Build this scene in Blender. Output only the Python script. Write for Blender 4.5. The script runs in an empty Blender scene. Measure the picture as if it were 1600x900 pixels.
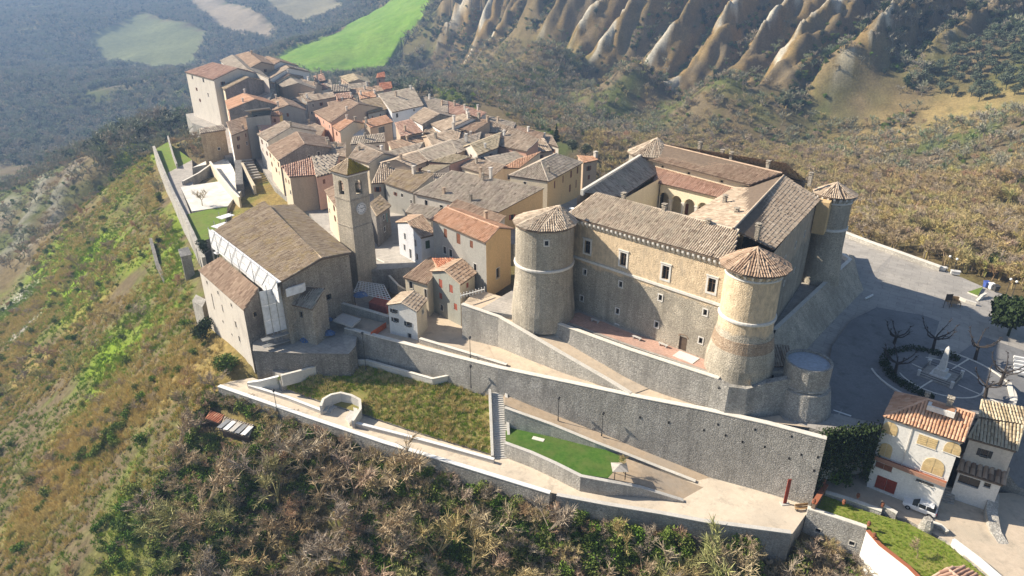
import bpy, math, random
import numpy as np
from mathutils import Vector, Matrix
from mathutils.geometry import tessellate_polygon

RD = math.radians
random.seed(7)
rng = np.random.default_rng(7)
SC = bpy.context.scene
COL = SC.collection

# ------------------------------------------------------------------ camera, sky, sun, exposure
FPX, PITCH, CAMZ = 1066.0, RD(25.0), 60.0
cam_d = bpy.data.cameras.new('camera')
cam_d.sensor_width = 36.0
cam_d.lens = 36.0 * FPX / 1600.0
cam_d.clip_start = 1.0
cam_d.clip_end = 8000.0
cam = bpy.data.objects.new('camera', cam_d)
cam.location = (0, 0, CAMZ)
cam.rotation_euler = (RD(90) - PITCH, 0, 0)
COL.objects.link(cam)
SC.camera = cam

SUN_EL, SUN_DX, SUN_DY = RD(34.0), 0.965, -0.262          # light travels to the right and a little towards the camera
world = bpy.data.worlds.new('World')
SC.world = world
world.use_nodes = True
wn = world.node_tree
sky = wn.nodes.new('ShaderNodeTexSky')
sky.sky_type = 'NISHITA'
sky.sun_disc = False
sky.sun_elevation = SUN_EL
sky.sun_rotation = math.atan2(-SUN_DX, -SUN_DY)
sky.altitude = 250
bg = wn.nodes['Background']
bg.inputs['Strength'].default_value = 0.072
wn.links.new(sky.outputs['Color'], bg.inputs['Color'])
sun_d = bpy.data.lights.new('sun', 'SUN')
sun_d.energy = 5.0
sun_d.angle = RD(0.5)
sun_d.color = (1.0, 0.89, 0.73)
sun = bpy.data.objects.new('sun', sun_d)
_d = Vector((SUN_DX * math.cos(SUN_EL), SUN_DY * math.cos(SUN_EL), -math.sin(SUN_EL)))
sun.rotation_euler = _d.to_track_quat('-Z', 'Y').to_euler()
sun.location = (-200, 200, 300)
COL.objects.link(sun)
SC.view_settings.view_transform = 'Standard'
SC.view_settings.look = 'None'
SC.view_settings.gamma = 1.0
SC.view_settings.exposure = 0.8
SC.cycles.use_denoising = True
SC.cycles.max_bounces = 5
SC.cycles.diffuse_bounces = 2
SC.cycles.glossy_bounces = 2
SC.cycles.volume_bounces = 0
SC.cycles.transparent_max_bounces = 4
SC.cycles.caustics_reflective = False
SC.cycles.caustics_refractive = False

# ------------------------------------------------------------------ survey helper: a photo point and its height give the place
CP, SP = math.cos(PITCH), math.sin(PITCH)
def P(u, v, z):
    a = -(v - 450.0) / FPX
    dy, dz = CP + a * SP, -SP + a * CP
    t = (z - CAMZ) / dz
    return Vector(((u - 800.0) / FPX * t, dy * t, z))
def XY(u, v, z):
    p = P(u, v, z); return (p.x, p.y)
def ztop(base, v):
    """height of a point straight above base that shows at photo row v"""
    a = -(v - 450.0) / FPX
    return CAMZ + (-SP + a * CP) * base.y / (CP + a * SP)

# ------------------------------------------------------------------ materials
MATS = {}
def _n(nt, t, **kw):
    n = nt.nodes.new(t)
    for k, v in kw.items():
        if k.startswith('_'): setattr(n, k[1:], v)
        else: n.inputs[k].default_value = v
    return n
def rgba(c): return (c[0], c[1], c[2], 1.0)
def noise(nt, scale, detail=3.0, rough=0.55, vec=None):
    n = _n(nt, 'ShaderNodeTexNoise', Scale=scale, Detail=detail, Roughness=rough)
    if vec is not None: nt.links.new(vec, n.inputs['Vector'])
    return n.outputs['Fac']
def ramp(nt, fac, stops):
    r = nt.nodes.new('ShaderNodeValToRGB')
    cr = r.color_ramp
    while len(cr.elements) < len(stops): cr.elements.new(0.5)
    for e, (p, c) in zip(cr.elements, stops):
        e.position = p; e.color = rgba(c) if not isinstance(c, (int, float)) else (c, c, c, 1)
    nt.links.new(fac, r.inputs['Fac'])
    return r.outputs['Color']
def mix(nt, fac, a, b, mode='MIX'):
    m = nt.nodes.new('ShaderNodeMix'); m.data_type = 'RGBA'; m.blend_type = mode
    for sock, val in ((m.inputs[0], fac), (m.inputs[6], a), (m.inputs[7], b)):
        if isinstance(val, (int, float)): sock.default_value = val
        elif isinstance(val, tuple): sock.default_value = rgba(val)
        else: nt.links.new(val, sock)
    return m.outputs[2]
def new_mat(name, rough=0.9, spec=0.2):
    m = bpy.data.materials.new(name); m.use_nodes = True
    nt = m.node_tree; b = nt.nodes['Principled BSDF']
    b.inputs['Roughness'].default_value = rough
    b.inputs['Specular IOR Level'].default_value = spec
    MATS[name] = m
    return m, nt, b
def bump(nt, b, h, strength=0.5, dist=0.1):
    bp = _n(nt, 'ShaderNodeBump', Strength=strength, Distance=dist)
    nt.links.new(h, bp.inputs['Height']); nt.links.new(bp.outputs['Normal'], b.inputs['Normal'])
def pos(nt, scale=(1, 1, 1)):
    g = nt.nodes.new('ShaderNodeNewGeometry')
    mp = _n(nt, 'ShaderNodeMapping'); mp.inputs['Scale'].default_value = scale
    nt.links.new(g.outputs['Position'], mp.inputs['Vector'])
    return mp.outputs['Vector']

def mat_plain(name, c, rough=0.7, var=0.12, scale=2.0, spec=0.3, metal=0.0):
    m, nt, b = new_mat(name, rough, spec)
    f = noise(nt, scale, 4, 0.6, pos(nt))
    d = tuple(x * (1 - 2.2 * var) for x in c); l = tuple(min(1, x * (1 + var)) for x in c)
    nt.links.new(ramp(nt, f, [(0.3, d), (0.7, l)]), b.inputs['Base Color'])
    b.inputs['Metallic'].default_value = metal
    return m
def mat_plaster(name, c, dirt=(0.22, 0.2, 0.17), amt=0.5):
    m, nt, b = new_mat(name, 0.95, 0.1)
    v = pos(nt, (1, 1, 0.35))
    f1 = noise(nt, 0.55, 5, 0.65, v); f2 = noise(nt, 3.5, 4, 0.7, pos(nt))
    base = ramp(nt, f2, [(0.25, tuple(x * 0.78 for x in c)), (0.75, tuple(min(1, x * 1.08) for x in c))])
    st = ramp(nt, f1, [(0.50, 0.0), (0.74, amt)])
    nt.links.new(mix(nt, st, base, dirt), b.inputs['Base Color'])
    bump(nt, b, f2, 0.3, 0.05)
    return m
def stone_nodes(nt, c1, c2, joint, size, vec=None):
    v = vec or pos(nt, (1, 1, 1.7))
    vo = _n(nt, 'ShaderNodeTexVoronoi', Scale=1.0 / size); nt.links.new(v, vo.inputs['Vector'])
    ve = _n(nt, 'ShaderNodeTexVoronoi', Scale=1.0 / size, _feature='DISTANCE_TO_EDGE'); nt.links.new(v, ve.inputs['Vector'])
    sep = nt.nodes.new('ShaderNodeSeparateColor'); nt.links.new(vo.outputs['Color'], sep.inputs['Color'])
    big = noise(nt, 0.22, 5, 0.65, pos(nt))
    fine = noise(nt, 4.0, 3, 0.6, pos(nt))
    stone = mix(nt, sep.outputs[0], c1, c2)
    stone = mix(nt, ramp(nt, fine, [(0.35, 0.0), (0.8, 0.45)]), stone, tuple(x * 0.62 for x in c1))
    stone = mix(nt, ramp(nt, big, [(0.44, 0.0), (0.70, 0.7)]), stone, tuple(x * 0.6 for x in c1))
    stone = mix(nt, ramp(nt, noise(nt, 0.5, 4, 0.6, pos(nt, (1, 1, .5))), [(0.55, 0.0), (0.75, 0.6)]), stone, tuple(min(1, x * 1.25) for x in c2))
    stone = mix(nt, ramp(nt, noise(nt, 0.7, 4, 0.65, pos(nt, (1, 1, .07))), [(0.48, 0.0), (0.70, 0.6)]), stone, tuple(x * 0.5 for x in c1))
    jt = ramp(nt, ve.outputs['Distance'], [(0.0, 0.95), (0.1, 0.0)])
    colr = mix(nt, jt, stone, joint)
    hgt = ramp(nt, ve.outputs['Distance'], [(0.0, 0.0), (0.2, 1.0)])
    h2 = mix(nt, 0.4, hgt, sep.outputs[1])
    return colr, h2
def mat_stone(name, c1, c2, joint=(0.12, 0.11, 0.1), size=0.33):
    m, nt, b = new_mat(name, 0.95, 0.1)
    colr, h = stone_nodes(nt, c1, c2, joint, size)
    nt.links.new(colr, b.inputs['Base Color'])
    bump(nt, b, h, 0.7, 0.08)
    return m
def mat_stone_plaster(name, c1, c2, plaster, zmid, zsoft, rev=False):
    """rubble below, old plaster surviving above a ragged line"""
    m, nt, b = new_mat(name, 0.95, 0.1)
    colr, h = stone_nodes(nt, c1, c2, (0.22, 0.2, 0.165), 0.32)
    g = nt.nodes.new('ShaderNodeNewGeometry'); s = nt.nodes.new('ShaderNodeSeparateXYZ')
    nt.links.new(g.outputs['Position'], s.inputs['Vector'])
    mr = _n(nt, 'ShaderNodeMapRange'); nt.links.new(s.outputs['Z'], mr.inputs['Value'])
    mr.inputs['From Min'].default_value = zmid - zsoft; mr.inputs['From Max'].default_value = zmid + zsoft
    f = noise(nt, 0.32, 5, 0.7, pos(nt))
    add = _n(nt, 'ShaderNodeMath', _operation='ADD'); nt.links.new(mr.outputs[0], add.inputs[0]); nt.links.new(f, add.inputs[1])
    k = ramp(nt, add.outputs[0], [(0.86, 0.0), (1.0, 1.0)])
    f2 = noise(nt, 1.6, 4, 0.7, pos(nt, (1, 1, .5)))
    pl = ramp(nt, f2, [(0.3, tuple(x * 0.68 for x in plaster)), (0.7, tuple(min(1, x * 1.12) for x in plaster))])
    pl = mix(nt, ramp(nt, noise(nt, 0.5, 4, .7, pos(nt, (1, 1, .3))), [(.55, 0.), (.75, .6)]), pl, (0.3, 0.27, 0.23))
    nt.links.new(mix(nt, k, colr, pl), b.inputs['Base Color'])
    bump(nt, b, h, 0.7, 0.1)
    return m
def mat_tile(name, dark, mid, light, lichen=None, la=0.5):
    m, nt, b = new_mat(name, 0.95, 0.1)
    at = nt.nodes.new('ShaderNodeAttribute'); at.attribute_name = 'tone'
    base = ramp(nt, at.outputs['Fac'], [(0.0, dark), (0.45, mid), (1.0, light)])
    f = noise(nt, 0.28, 5, 0.7, pos(nt))
    base = mix(nt, ramp(nt, f, [(0.42, 0.0), (0.72, 0.5)]), base, tuple(x * 0.68 for x in mid))
    if lichen:
        f2 = noise(nt, 0.4, 6, 0.75, pos(nt))
        base = mix(nt, ramp(nt, f2, [(0.5, 0.0), (0.66, la)]), base, lichen)
    nt.links.new(base, b.inputs['Base Color'])
    return m
def mat_ground(name, c1, c2, c3, s1=0.15, s2=1.5):
    m, nt, b = new_mat(name, 0.95, 0.1)
    f1 = noise(nt, s1, 5, 0.6, pos(nt)); f2 = noise(nt, s2, 4, 0.7, pos(nt))
    base = ramp(nt, f2, [(0.3, c1), (0.7, c2)])
    base = mix(nt, ramp(nt, f1, [(0.45, 0.0), (0.7, 0.8)]), base, c3)
    base = mix(nt, ramp(nt, noise(nt, 0.45, 6, 0.75, pos(nt)), [(0.52, 0.0), (0.68, 0.55)]), base, tuple(x * 0.62 for x in c3))
    nt.links.new(base, b.inputs['Base Color'])
    bump(nt, b, f2, 0.25, 0.05)
    return m
def mat_leaf(name, cols, rough=0.8, objrand=True):
    m, nt, b = new_mat(name, rough, 0.15)
    oi = nt.nodes.new('ShaderNodeObjectInfo')
    stops = [(i / max(1, len(cols) - 1), c) for i, c in enumerate(cols)]
    c = ramp(nt, oi.outputs['Random'], stops)
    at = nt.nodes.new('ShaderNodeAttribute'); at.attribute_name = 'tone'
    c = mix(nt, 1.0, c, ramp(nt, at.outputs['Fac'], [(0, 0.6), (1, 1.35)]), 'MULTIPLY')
    nt.links.new(c, b.inputs['Base Color'])
    return m

mat_stone('castle_stone', (0.50, 0.45, 0.365), (0.68, 0.61, 0.49), (0.25, 0.22, 0.18))
mat_stone('tower_stone', (0.55, 0.49, 0.39), (0.74, 0.66, 0.53), (0.3, 0.26, 0.21))
mat_stone_plaster('castle_wall', (0.48, 0.43, 0.35), (0.66, 0.59, 0.475), (0.76, 0.60, 0.41), 13.6, 1.8)
mat_stone_plaster('castle_side', (0.44, 0.40, 0.34), (0.6, 0.54, 0.44), (0.58, 0.48, 0.37), 15.0, 4)
mat_stone_plaster('tower_wall', (0.52, 0.465, 0.375), (0.72, 0.64, 0.51), (0.80, 0.64, 0.44), 11.6, 1.8)
mat_stone('brick_patch', (0.42, 0.31, 0.22), (0.58, 0.46, 0.34), (0.2, 0.15, 0.11), 0.35)
mat_stone('wall_grey', (0.37, 0.355, 0.325), (0.55, 0.525, 0.48), (0.2, 0.19, 0.17), 0.38)
mat_stone('wall_pale', (0.5, 0.475, 0.43), (0.68, 0.65, 0.58), (0.26, 0.24, 0.21), 0.38)
mat_stone('wall_dark', (0.25, 0.24, 0.22), (0.38, 0.36, 0.33), (0.11, 0.1, 0.095), 0.45)
mat_stone('house_stone', (0.44, 0.39, 0.32), (0.60, 0.53, 0.43), (0.19, 0.17, 0.14), 0.42)
mat_stone('house_stone_dark', (0.27, 0.25, 0.23), (0.4, 0.37, 0.33), (0.13, 0.12, 0.11), 0.42)
mat_stone('house_stone_warm', (0.48, 0.36, 0.22), (0.62, 0.49, 0.32), (0.25, 0.19, 0.13), 0.42)
mat_plaster('plaster_white', (0.82, 0.80, 0.76), (0.5, 0.48, 0.45), 0.35)
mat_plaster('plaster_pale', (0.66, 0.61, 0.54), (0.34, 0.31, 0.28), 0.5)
mat_plaster('plaster_cream', (0.74, 0.64, 0.48), (0.42, 0.36, 0.28), 0.4)
mat_plaster('plaster_ochre', (0.70, 0.50, 0.27), (0.38, 0.3, 0.2), 0.35)
mat_plaster('plaster_pink', (0.66, 0.40, 0.30), (0.38, 0.28, 0.23), 0.4)
mat_plaster('plaster_tan', (0.54, 0.42, 0.31), (0.3, 0.25, 0.2), 0.45)
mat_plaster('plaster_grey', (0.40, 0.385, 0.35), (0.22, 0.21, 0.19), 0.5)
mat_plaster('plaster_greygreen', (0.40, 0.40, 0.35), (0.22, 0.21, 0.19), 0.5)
mat_plaster('plaster_blue', (0.66, 0.68, 0.72), (0.4, 0.4, 0.42), 0.4)
mat_plaster('plaster_yellow', (0.80, 0.60, 0.22), (0.45, 0.33, 0.18), 0.3)
mat_plaster('arch_cream', (0.86, 0.76, 0.56), (0.6, 0.5, 0.36), 0.3)
mat_plaster('trim', (0.76, 0.73, 0.68), (0.42, 0.4, 0.36), 0.4)
mat_plaster('coping', (0.78, 0.74, 0.66), (0.42, 0.39, 0.34), 0.4)
mat_plaster('concrete', (0.60, 0.58, 0.54), (0.38, 0.36, 0.33), 0.4)
mat_tile('tile_tan', (0.29, 0.21, 0.15), (0.53, 0.415, 0.305), (0.70, 0.58, 0.45), (0.34, 0.30, 0.23), 0.5)
mat_tile('tile_grey', (0.25, 0.2, 0.16), (0.47, 0.395, 0.315), (0.64, 0.55, 0.44), (0.42, 0.39, 0.29), 0.55)
mat_tile('tile_brown', (0.26, 0.17, 0.115), (0.46, 0.325, 0.23), (0.62, 0.47, 0.34), (0.36, 0.28, 0.2), 0.45)
mat_tile('tile_pink', (0.36, 0.2, 0.145), (0.55, 0.345, 0.255), (0.68, 0.48, 0.37), (0.44, 0.33, 0.26), 0.4)
mat_tile('tile_orange', (0.42, 0.22, 0.13), (0.64, 0.37, 0.23), (0.75, 0.5, 0.35), (0.5, 0.36, 0.25), .4)
mat_tile('tile_red', (0.36, 0.13, 0.07), (0.52, 0.22, 0.13), (0.62, 0.33, 0.21), None)
mat_tile('tile_lichen', (0.26, 0.19, 0.13), (0.44, 0.34, 0.235), (0.57, 0.46, 0.33), (0.46, 0.34, 0.14), 0.55)
mat_tile('tile_gold', (0.26, 0.16, 0.03), (0.48, 0.32, 0.05), (0.6, 0.43, 0.1), None)
mat_tile('tile_castle', (0.29, 0.22, 0.16), (0.56, 0.45, 0.34), (0.74, 0.63, 0.49), (0.42, 0.38, 0.30), 0.55)
mat_tile('tile_yellow', (0.3, 0.235, 0.15), (0.56, 0.46, 0.31), (0.72, 0.62, 0.45), (0.4, 0.35, 0.2), 0.4)
mat_plain('tile_bed', (0.2, 0.15, 0.11), 0.95)
mat_plain('glass', (0.02, 0.024, 0.03), 0.25, 0.1, 1.0, 0.5)
mat_plain('dark', (0.015, 0.014, 0.013), 0.9)
mat_plain('shutter_brown', (0.22, 0.09, 0.05), 0.7)
mat_plain('shutter_red', (0.38, 0.11, 0.07), 0.7)
mat_plain('shutter_green', (0.05, 0.09, 0.06), 0.7)
mat_plain('shutter_ochre', (0.64, 0.49, 0.26), 0.7, 0.1)
mat_plain('timber', (0.42, 0.27, 0.13), 0.8)
mat_plain('timber_dark', (0.12, 0.085, 0.06), 0.85)
mat_plain('rust', (0.26, 0.045, 0.025), 0.75)
mat_plain('iron', (0.06, 0.06, 0.06), 0.6)
mat_plain('steel', (0.45, 0.46, 0.47), 0.45, 0.1, 2.0, 0.5, 0.6)
mat_plain('white_sheet', (0.84, 0.85, 0.87), 0.6, 0.1, 1.2)
mat_plain('white_paint', (0.82, 0.82, 0.80), 0.6, 0.06)
mat_plain('globe', (0.9, 0.9, 0.88), 0.3, 0.02)
mat_plain('blue_tarp', (0.12, 0.2, 0.38), 0.6)
mat_plain('turret_shade_blue', (0.40, 0.45, 0.52), 0.55, 0.12)  # grey turret cover with the blue of skylit shade put into its colour
mat_plain('cyan', (0.05, 0.42, 0.42), 0.6)
mat_plain('orange_net', (0.75, 0.16, 0.05), 0.7)
mat_plain('brick_red', (0.42, 0.13, 0.1), 0.85)
mat_plain('bark', (0.13, 0.105, 0.085), 0.95, 0.2, 6)
mat_plain('bark_dark', (0.06, 0.05, 0.045), 0.95, 0.2, 6)
mat_plain('car_paint', (0.78, 0.79, 0.80), 0.25, 0.02, 1, 0.6)
mat_plain('tyre', (0.02, 0.02, 0.02), 0.8)
mat_plain('lamp_red', (0.45, 0.02, 0.02), 0.4)
mat_plain('bin_blue', (0.07, 0.12, 0.4), 0.6)
mat_plain('bin_yellow', (0.6, 0.45, 0.05), 0.6)
mat_plain('marble', (0.72, 0.70, 0.66), 0.6, 0.08)
mat_ground('piazza_mat', (0.40, 0.375, 0.34), (0.49, 0.46, 0.42), (0.36, 0.34, 0.315), 0.12, 2.0)
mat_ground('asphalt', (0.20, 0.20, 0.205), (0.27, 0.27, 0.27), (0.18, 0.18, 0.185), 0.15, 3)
mat_ground('road_earth', (0.56, 0.45, 0.33), (0.66, 0.55, 0.42), (0.48, 0.41, 0.33), 0.12, 1.2)
mat_ground('road_pale', (0.60, 0.51, 0.40), (0.70, 0.61, 0.49), (0.50, 0.44, 0.36), 0.1, 1.2)
mat_ground('ramp_brown', (0.46, 0.35, 0.24), (0.55, 0.44, 0.32), (0.42, 0.36, 0.29), 0.2, 1.5)
mat_ground('paving', (0.42, 0.39, 0.35), (0.52, 0.48, 0.43), (0.36, 0.34, 0.31), 0.2, 2)
mat_ground('terrace_brick', (0.55, 0.34, 0.265), (0.63, 0.42, 0.33), (0.5, 0.35, 0.29), 0.3, 3)
mat_ground('turf', (0.05, 0.12, 0.02), (0.09, 0.18, 0.032), (0.12, 0.16, 0.045), 0.35, 1.4)
mat_ground('yard_grass', (0.15, 0.2, 0.035), (0.24, 0.27, 0.06), (0.3, 0.26, 0.09), 0.15, 1.2)
mat_ground('garden_grass', (0.19, 0.19, 0.05), (0.32, 0.26, 0.11), (0.13, 0.15, 0.035), 0.16, 0.9)
mat_ground('lime_grass', (0.12, 0.19, 0.03), (0.19, 0.27, 0.05), (0.2, 0.21, 0.07), 0.2, 1.2)
mat_ground('court_pale', (0.72, 0.70, 0.64), (0.8, 0.78, 0.72), (0.66, 0.63, 0.57), 0.2, 1.2)
mat_ground('yard_dirt', (0.52, 0.43, 0.33), (0.62, 0.52, 0.41), (0.45, 0.4, 0.32), 0.2, 1.4)
def add_joints(name, w, h, dark=0.72, rot=0.55):
    '''paving slabs: recessed darker joints and a little change of tone from slab to slab'''
    nt = MATS[name].node_tree; b = nt.nodes['Principled BSDF']; src = b.inputs['Base Color'].links[0].from_socket
    g = nt.nodes.new('ShaderNodeNewGeometry'); mp = _n(nt, 'ShaderNodeMapping'); mp.inputs['Rotation'].default_value = (0, 0, rot); nt.links.new(g.outputs['Position'], mp.inputs['Vector'])
    br = _n(nt, 'ShaderNodeTexBrick', Scale=1.0); br.inputs['Brick Width'].default_value = w; br.inputs['Row Height'].default_value = h; br.inputs['Mortar Size'].default_value = 0.05
    br.inputs['Color1'].default_value = (1, 1, 1, 1); br.inputs['Color2'].default_value = (.86, .86, .86, 1); br.inputs['Mortar'].default_value = (dark, dark, dark, 1)
    nt.links.new(mp.outputs[0], br.inputs['Vector'])
    nt.links.new(mix(nt, 1.0, src, br.outputs['Color'], 'MULTIPLY'), b.inputs['Base Color'])
add_joints('piazza_mat', 3.2, 1.6); add_joints('paving', 1.6, .8, .75); add_joints('terrace_brick', 1.0, .5, .8, .75); add_joints('court_pale', 2.4, 2.4, .85)

# ------------------------------------------------------------------ mesh helpers
ORG = {}
def link(o, parent=None, org=None):
    COL.objects.link(o)
    if parent is not None:
        o.parent = parent; ORG[o] = ORG[parent]
    else:
        ORG[o] = Vector(org) if org is not None else Vector((0, 0, 0))
        o.location = ORG[o]
    return o
def tag(o, label=None, cat=None, group=None, kind=None):
    if label: o['label'] = label
    if cat: o['category'] = cat
    if group: o['group'] = group
    if kind: o['kind'] = kind
    return o
def thing(name, label, cat, loc, group=None):
    o = bpy.data.objects.new(name, None); o.empty_display_size = 0.5
    link(o, None, loc)
    return tag(o, label, cat, group)

class MB:
    def __init__(s): s.v = []; s.f = []; s.m = []
    def poly(s, pts, m=0):
        i = len(s.v); s.v += [tuple(p) for p in pts]; s.f.append(tuple(range(i, i + len(pts)))); s.m.append(m)
    def solid(s, top, bot, m=0, mside=None):
        """closed body between two equal rings (top counter-clockwise from above)"""
        n = len(top); ms = m if mside is None else mside
        s.poly(top, m); s.poly(list(reversed(bot)), ms)
        for i in range(n):
            j = (i + 1) % n
            s.poly([top[i], bot[i], bot[j], top[j]], ms)
    def box(s, c, size, rz=0.0, m=0, tilt=None):
        cx, cy, cz = c; sx, sy, sz = size[0] / 2, size[1] / 2, size[2] / 2
        co, si = math.cos(rz), math.sin(rz)
        def q(x, y, z): return (cx + x * co - y * si, cy + x * si + y * co, cz + z)
        b = [q(-sx, -sy, -sz), q(sx, -sy, -sz), q(sx, sy, -sz), q(-sx, sy, -sz)]
        t = [q(-sx, -sy, sz), q(sx, -sy, sz), q(sx, sy, sz), q(-sx, sy, sz)]
        s.solid(t, b, m)
    def tube(s, p0, p1, r0, r1=None, n=6, m=0, cap=True):
        p0, p1 = Vector(p0), Vector(p1); r1 = r0 if r1 is None else r1
        d = (p1 - p0).normalized(); a = d.orthogonal().normalized(); b = d.cross(a)
        A = [p0 + (a * math.cos(k * 2 * math.pi / n) + b * math.sin(k * 2 * math.pi / n)) * r0 for k in range(n)]
        B = [p1 + (a * math.cos(k * 2 * math.pi / n) + b * math.sin(k * 2 * math.pi / n)) * r1 for k in range(n)]
        for k in range(n):
            j = (k + 1) % n; s.poly([A[k], A[j], B[j], B[k]], m)
        if cap: s.poly(list(reversed(A)), m); s.poly(B, m)
    def lathe(s, c, prof, n=24, m=0, cap=True, sq=1.0):
        cx, cy, cz = c; rings = []
        for r, z in prof:
            rings.append([(cx + r * math.cos(k * 2 * math.pi / n), cy + sq * r * math.sin(k * 2 * math.pi / n), cz + z) for k in range(n)])
        for a, b in zip(rings, rings[1:]):
            for k in range(n):
                j = (k + 1) % n; s.poly([a[k], a[j], b[j], b[k]], m)
        if cap: s.poly(list(reversed(rings[0])), m); s.poly(rings[-1], m)
    def build(s, name, mats, parent=None, org=None, smooth=False):
        if isinstance(mats, str): mats = [mats]
        me = bpy.data.meshes.new(name)
        o = bpy.data.objects.new(name, me)
        link(o, parent, org)
        g = ORG[o]
        me.from_pydata([(x - g.x, y - g.y, z - g.z) for x, y, z in s.v], [], s.f)
        for mn in mats: me.materials.append(MATS[mn])
        me.polygons.foreach_set('material_index', s.m)
        if smooth: me.polygons.foreach_set('use_smooth', [True] * len(s.f))
        me.update()
        return o
def place(name, mesh, parent, loc, rz=0.0, scale=1.0):
    o = bpy.data.objects.new(name, mesh); link(o, parent)
    o.location = Vector(loc) - ORG[parent]; o.rotation_euler = (0, 0, rz); o.scale = (scale,) * 3
    return o
def np_mesh(name, V, Q, mat, tone=None, parent=None, org=None, smooth=False):
    V = np.asarray(V, dtype=np.float64); Q = np.asarray(Q, dtype=np.int32)
    me = bpy.data.meshes.new(name); o = bpy.data.objects.new(name, me); link(o, parent, org)
    g = ORG[o]; k = Q.shape[1]
    me.vertices.add(len(V)); me.vertices.foreach_set('co', (V - np.array([g.x, g.y, g.z])).ravel())
    me.loops.add(Q.size); me.loops.foreach_set('vertex_index', Q.ravel())
    me.polygons.add(len(Q)); me.polygons.foreach_set('loop_start', np.arange(0, Q.size, k, dtype=np.int32))
    if smooth: me.polygons.foreach_set('use_smooth', np.ones(len(Q), dtype=bool))
    me.update(calc_edges=True)
    if tone is not None:
        a = me.attributes.new('tone', 'FLOAT', 'FACE'); a.data.foreach_set('value', np.asarray(tone, dtype=np.float32))
    me.materials.append(MATS[mat])
    return o

# ---- roof tiles: rows of half-round tiles laid in courses up a planar roof face
class Tiles:
    def __init__(s): s.V = []; s.T = []; s.n = 0
    def plane(s, pts, a, b, pitch=0.36, course=0.62):
        pts = [np.array(p, float) for p in pts]
        a = np.array(a, float); b = np.array(b, float)
        sd = b - a; L = np.linalg.norm(sd)
        if L < 0.3: return
        sd /= L
        nr = np.cross(pts[1] - pts[0], pts[2] - pts[0])
        if np.linalg.norm(nr) < 1e-6: return
        nr /= np.linalg.norm(nr)
        if nr[2] < 0: nr = -nr
        td = np.cross(nr, sd)
        S = np.array([np.dot(p - a, sd) for p in pts]); T = np.array([np.dot(p - a, td) for p in pts])
        if T.mean() < 0: td = -td; T = -T
        n = len(pts)
        rows = max(1, int(round((S.max() - S.min()) / pitch)))
        pt = (S.max() - S.min()) / rows
        for k in range(rows):
            sc = S.min() + (k + 0.5) * pt
            hit = []
            for i in range(n):
                j = (i + 1) % n
                if (S[i] - sc) * (S[j] - sc) < 0:
                    w = (sc - S[i]) / (S[j] - S[i]); hit.append(T[i] + w * (T[j] - T[i]))
            if len(hit) < 2: continue
            t0, t1 = min(hit), max(hit)
            if t1 - t0 < 0.15: continue
            c = max(1, int(round((t1 - t0) / course)))
            e = t0 + (t1 - t0) * np.arange(c + 1) / c
            lo, hi = e[:-1].copy(), e[1:] + 0.06; hi[-1] = t1
            lo[0] -= rng.uniform(0, 0.08)
            w = pt * 0.43
            off = rng.normal(0, pt * 0.05, c); lift = rng.uniform(0.0, 0.035, c)
            px = np.array([-1, -0.55, 0.55, 1]) * w; ph = np.array([0.0, 0.8, 0.8, 0.0]) * w
            out = np.zeros((c, 8, 3))
            for q in range(4):
                for e_, tt, gr, up in ((0, lo, 1.06, 0.05), (4, hi, 0.92, 0.01)):
                    out[:, q + e_, :] = (a + sd * sc) + np.outer(px[q] * gr + off, sd) + np.outer(tt, td) + np.outer(ph[q] * gr + up + lift, nr)
            s.V.append(out.reshape(-1, 3))
            rowt = rng.normal(0, 0.1)
            s.T.append(np.clip(rng.normal(0.48 + rowt, 0.2, c), 0, 1)); s.n += c
    def ridge(s, a, b, r=0.2, step=0.5):
        a = np.array(a, float); b = np.array(b, float); L = np.linalg.norm(b - a)
        if L < 0.5: return
        d = (b - a) / L; h = np.array([-d[1], d[0], 0]); h /= (np.linalg.norm(h) + 1e-9); up = np.array([0, 0, 1.0])
        c = max(1, int(L / step)); out = np.zeros((c, 8, 3))
        for i in range(c):
            p = a + d * (L * i / c); q = a + d * (L * (i + 1) / c + 0.05)
            for k, (x, z) in enumerate(((-1, -.1), (-.55, .7), (.55, .7), (1, -.1))):
                out[i, k] = p + h * x * r * 1.08 + up * (z * r + 0.05); out[i, k + 4] = q + h * x * r * .95 + up * (z * r + 0.04)
        s.V.append(out.reshape(-1, 3)); s.T.append(np.clip(rng.normal(0.85, 0.12, c), 0, 1)); s.n += c
    def build(s, parent, mat, name='roof_tiles'):
        if not s.n: return None
        V = np.concatenate(s.V); base = np.arange(s.n)[:, None] * 8
        q = np.array([[0, 1, 5, 4], [1, 2, 6, 5], [2, 3, 7, 6]])
        Q = (base[:, None, :] + q[None]).reshape(-1, 4)
        o = np_mesh(name, V, Q, mat, np.repeat(np.concatenate(s.T), 3), parent)
        o['kind'] = 'stuff'
        return o

def roof_slab(mb, pts, th=0.2):
    """a roof face as a thick plate"""
    pts = [Vector(p) for p in pts]
    nz = (pts[1] - pts[0]).cross(pts[2] - pts[0]).z
    if nz < 0: pts = pts[::-1]
    mb.solid(pts, [p - Vector((0, 0, th)) for p in pts])

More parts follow.
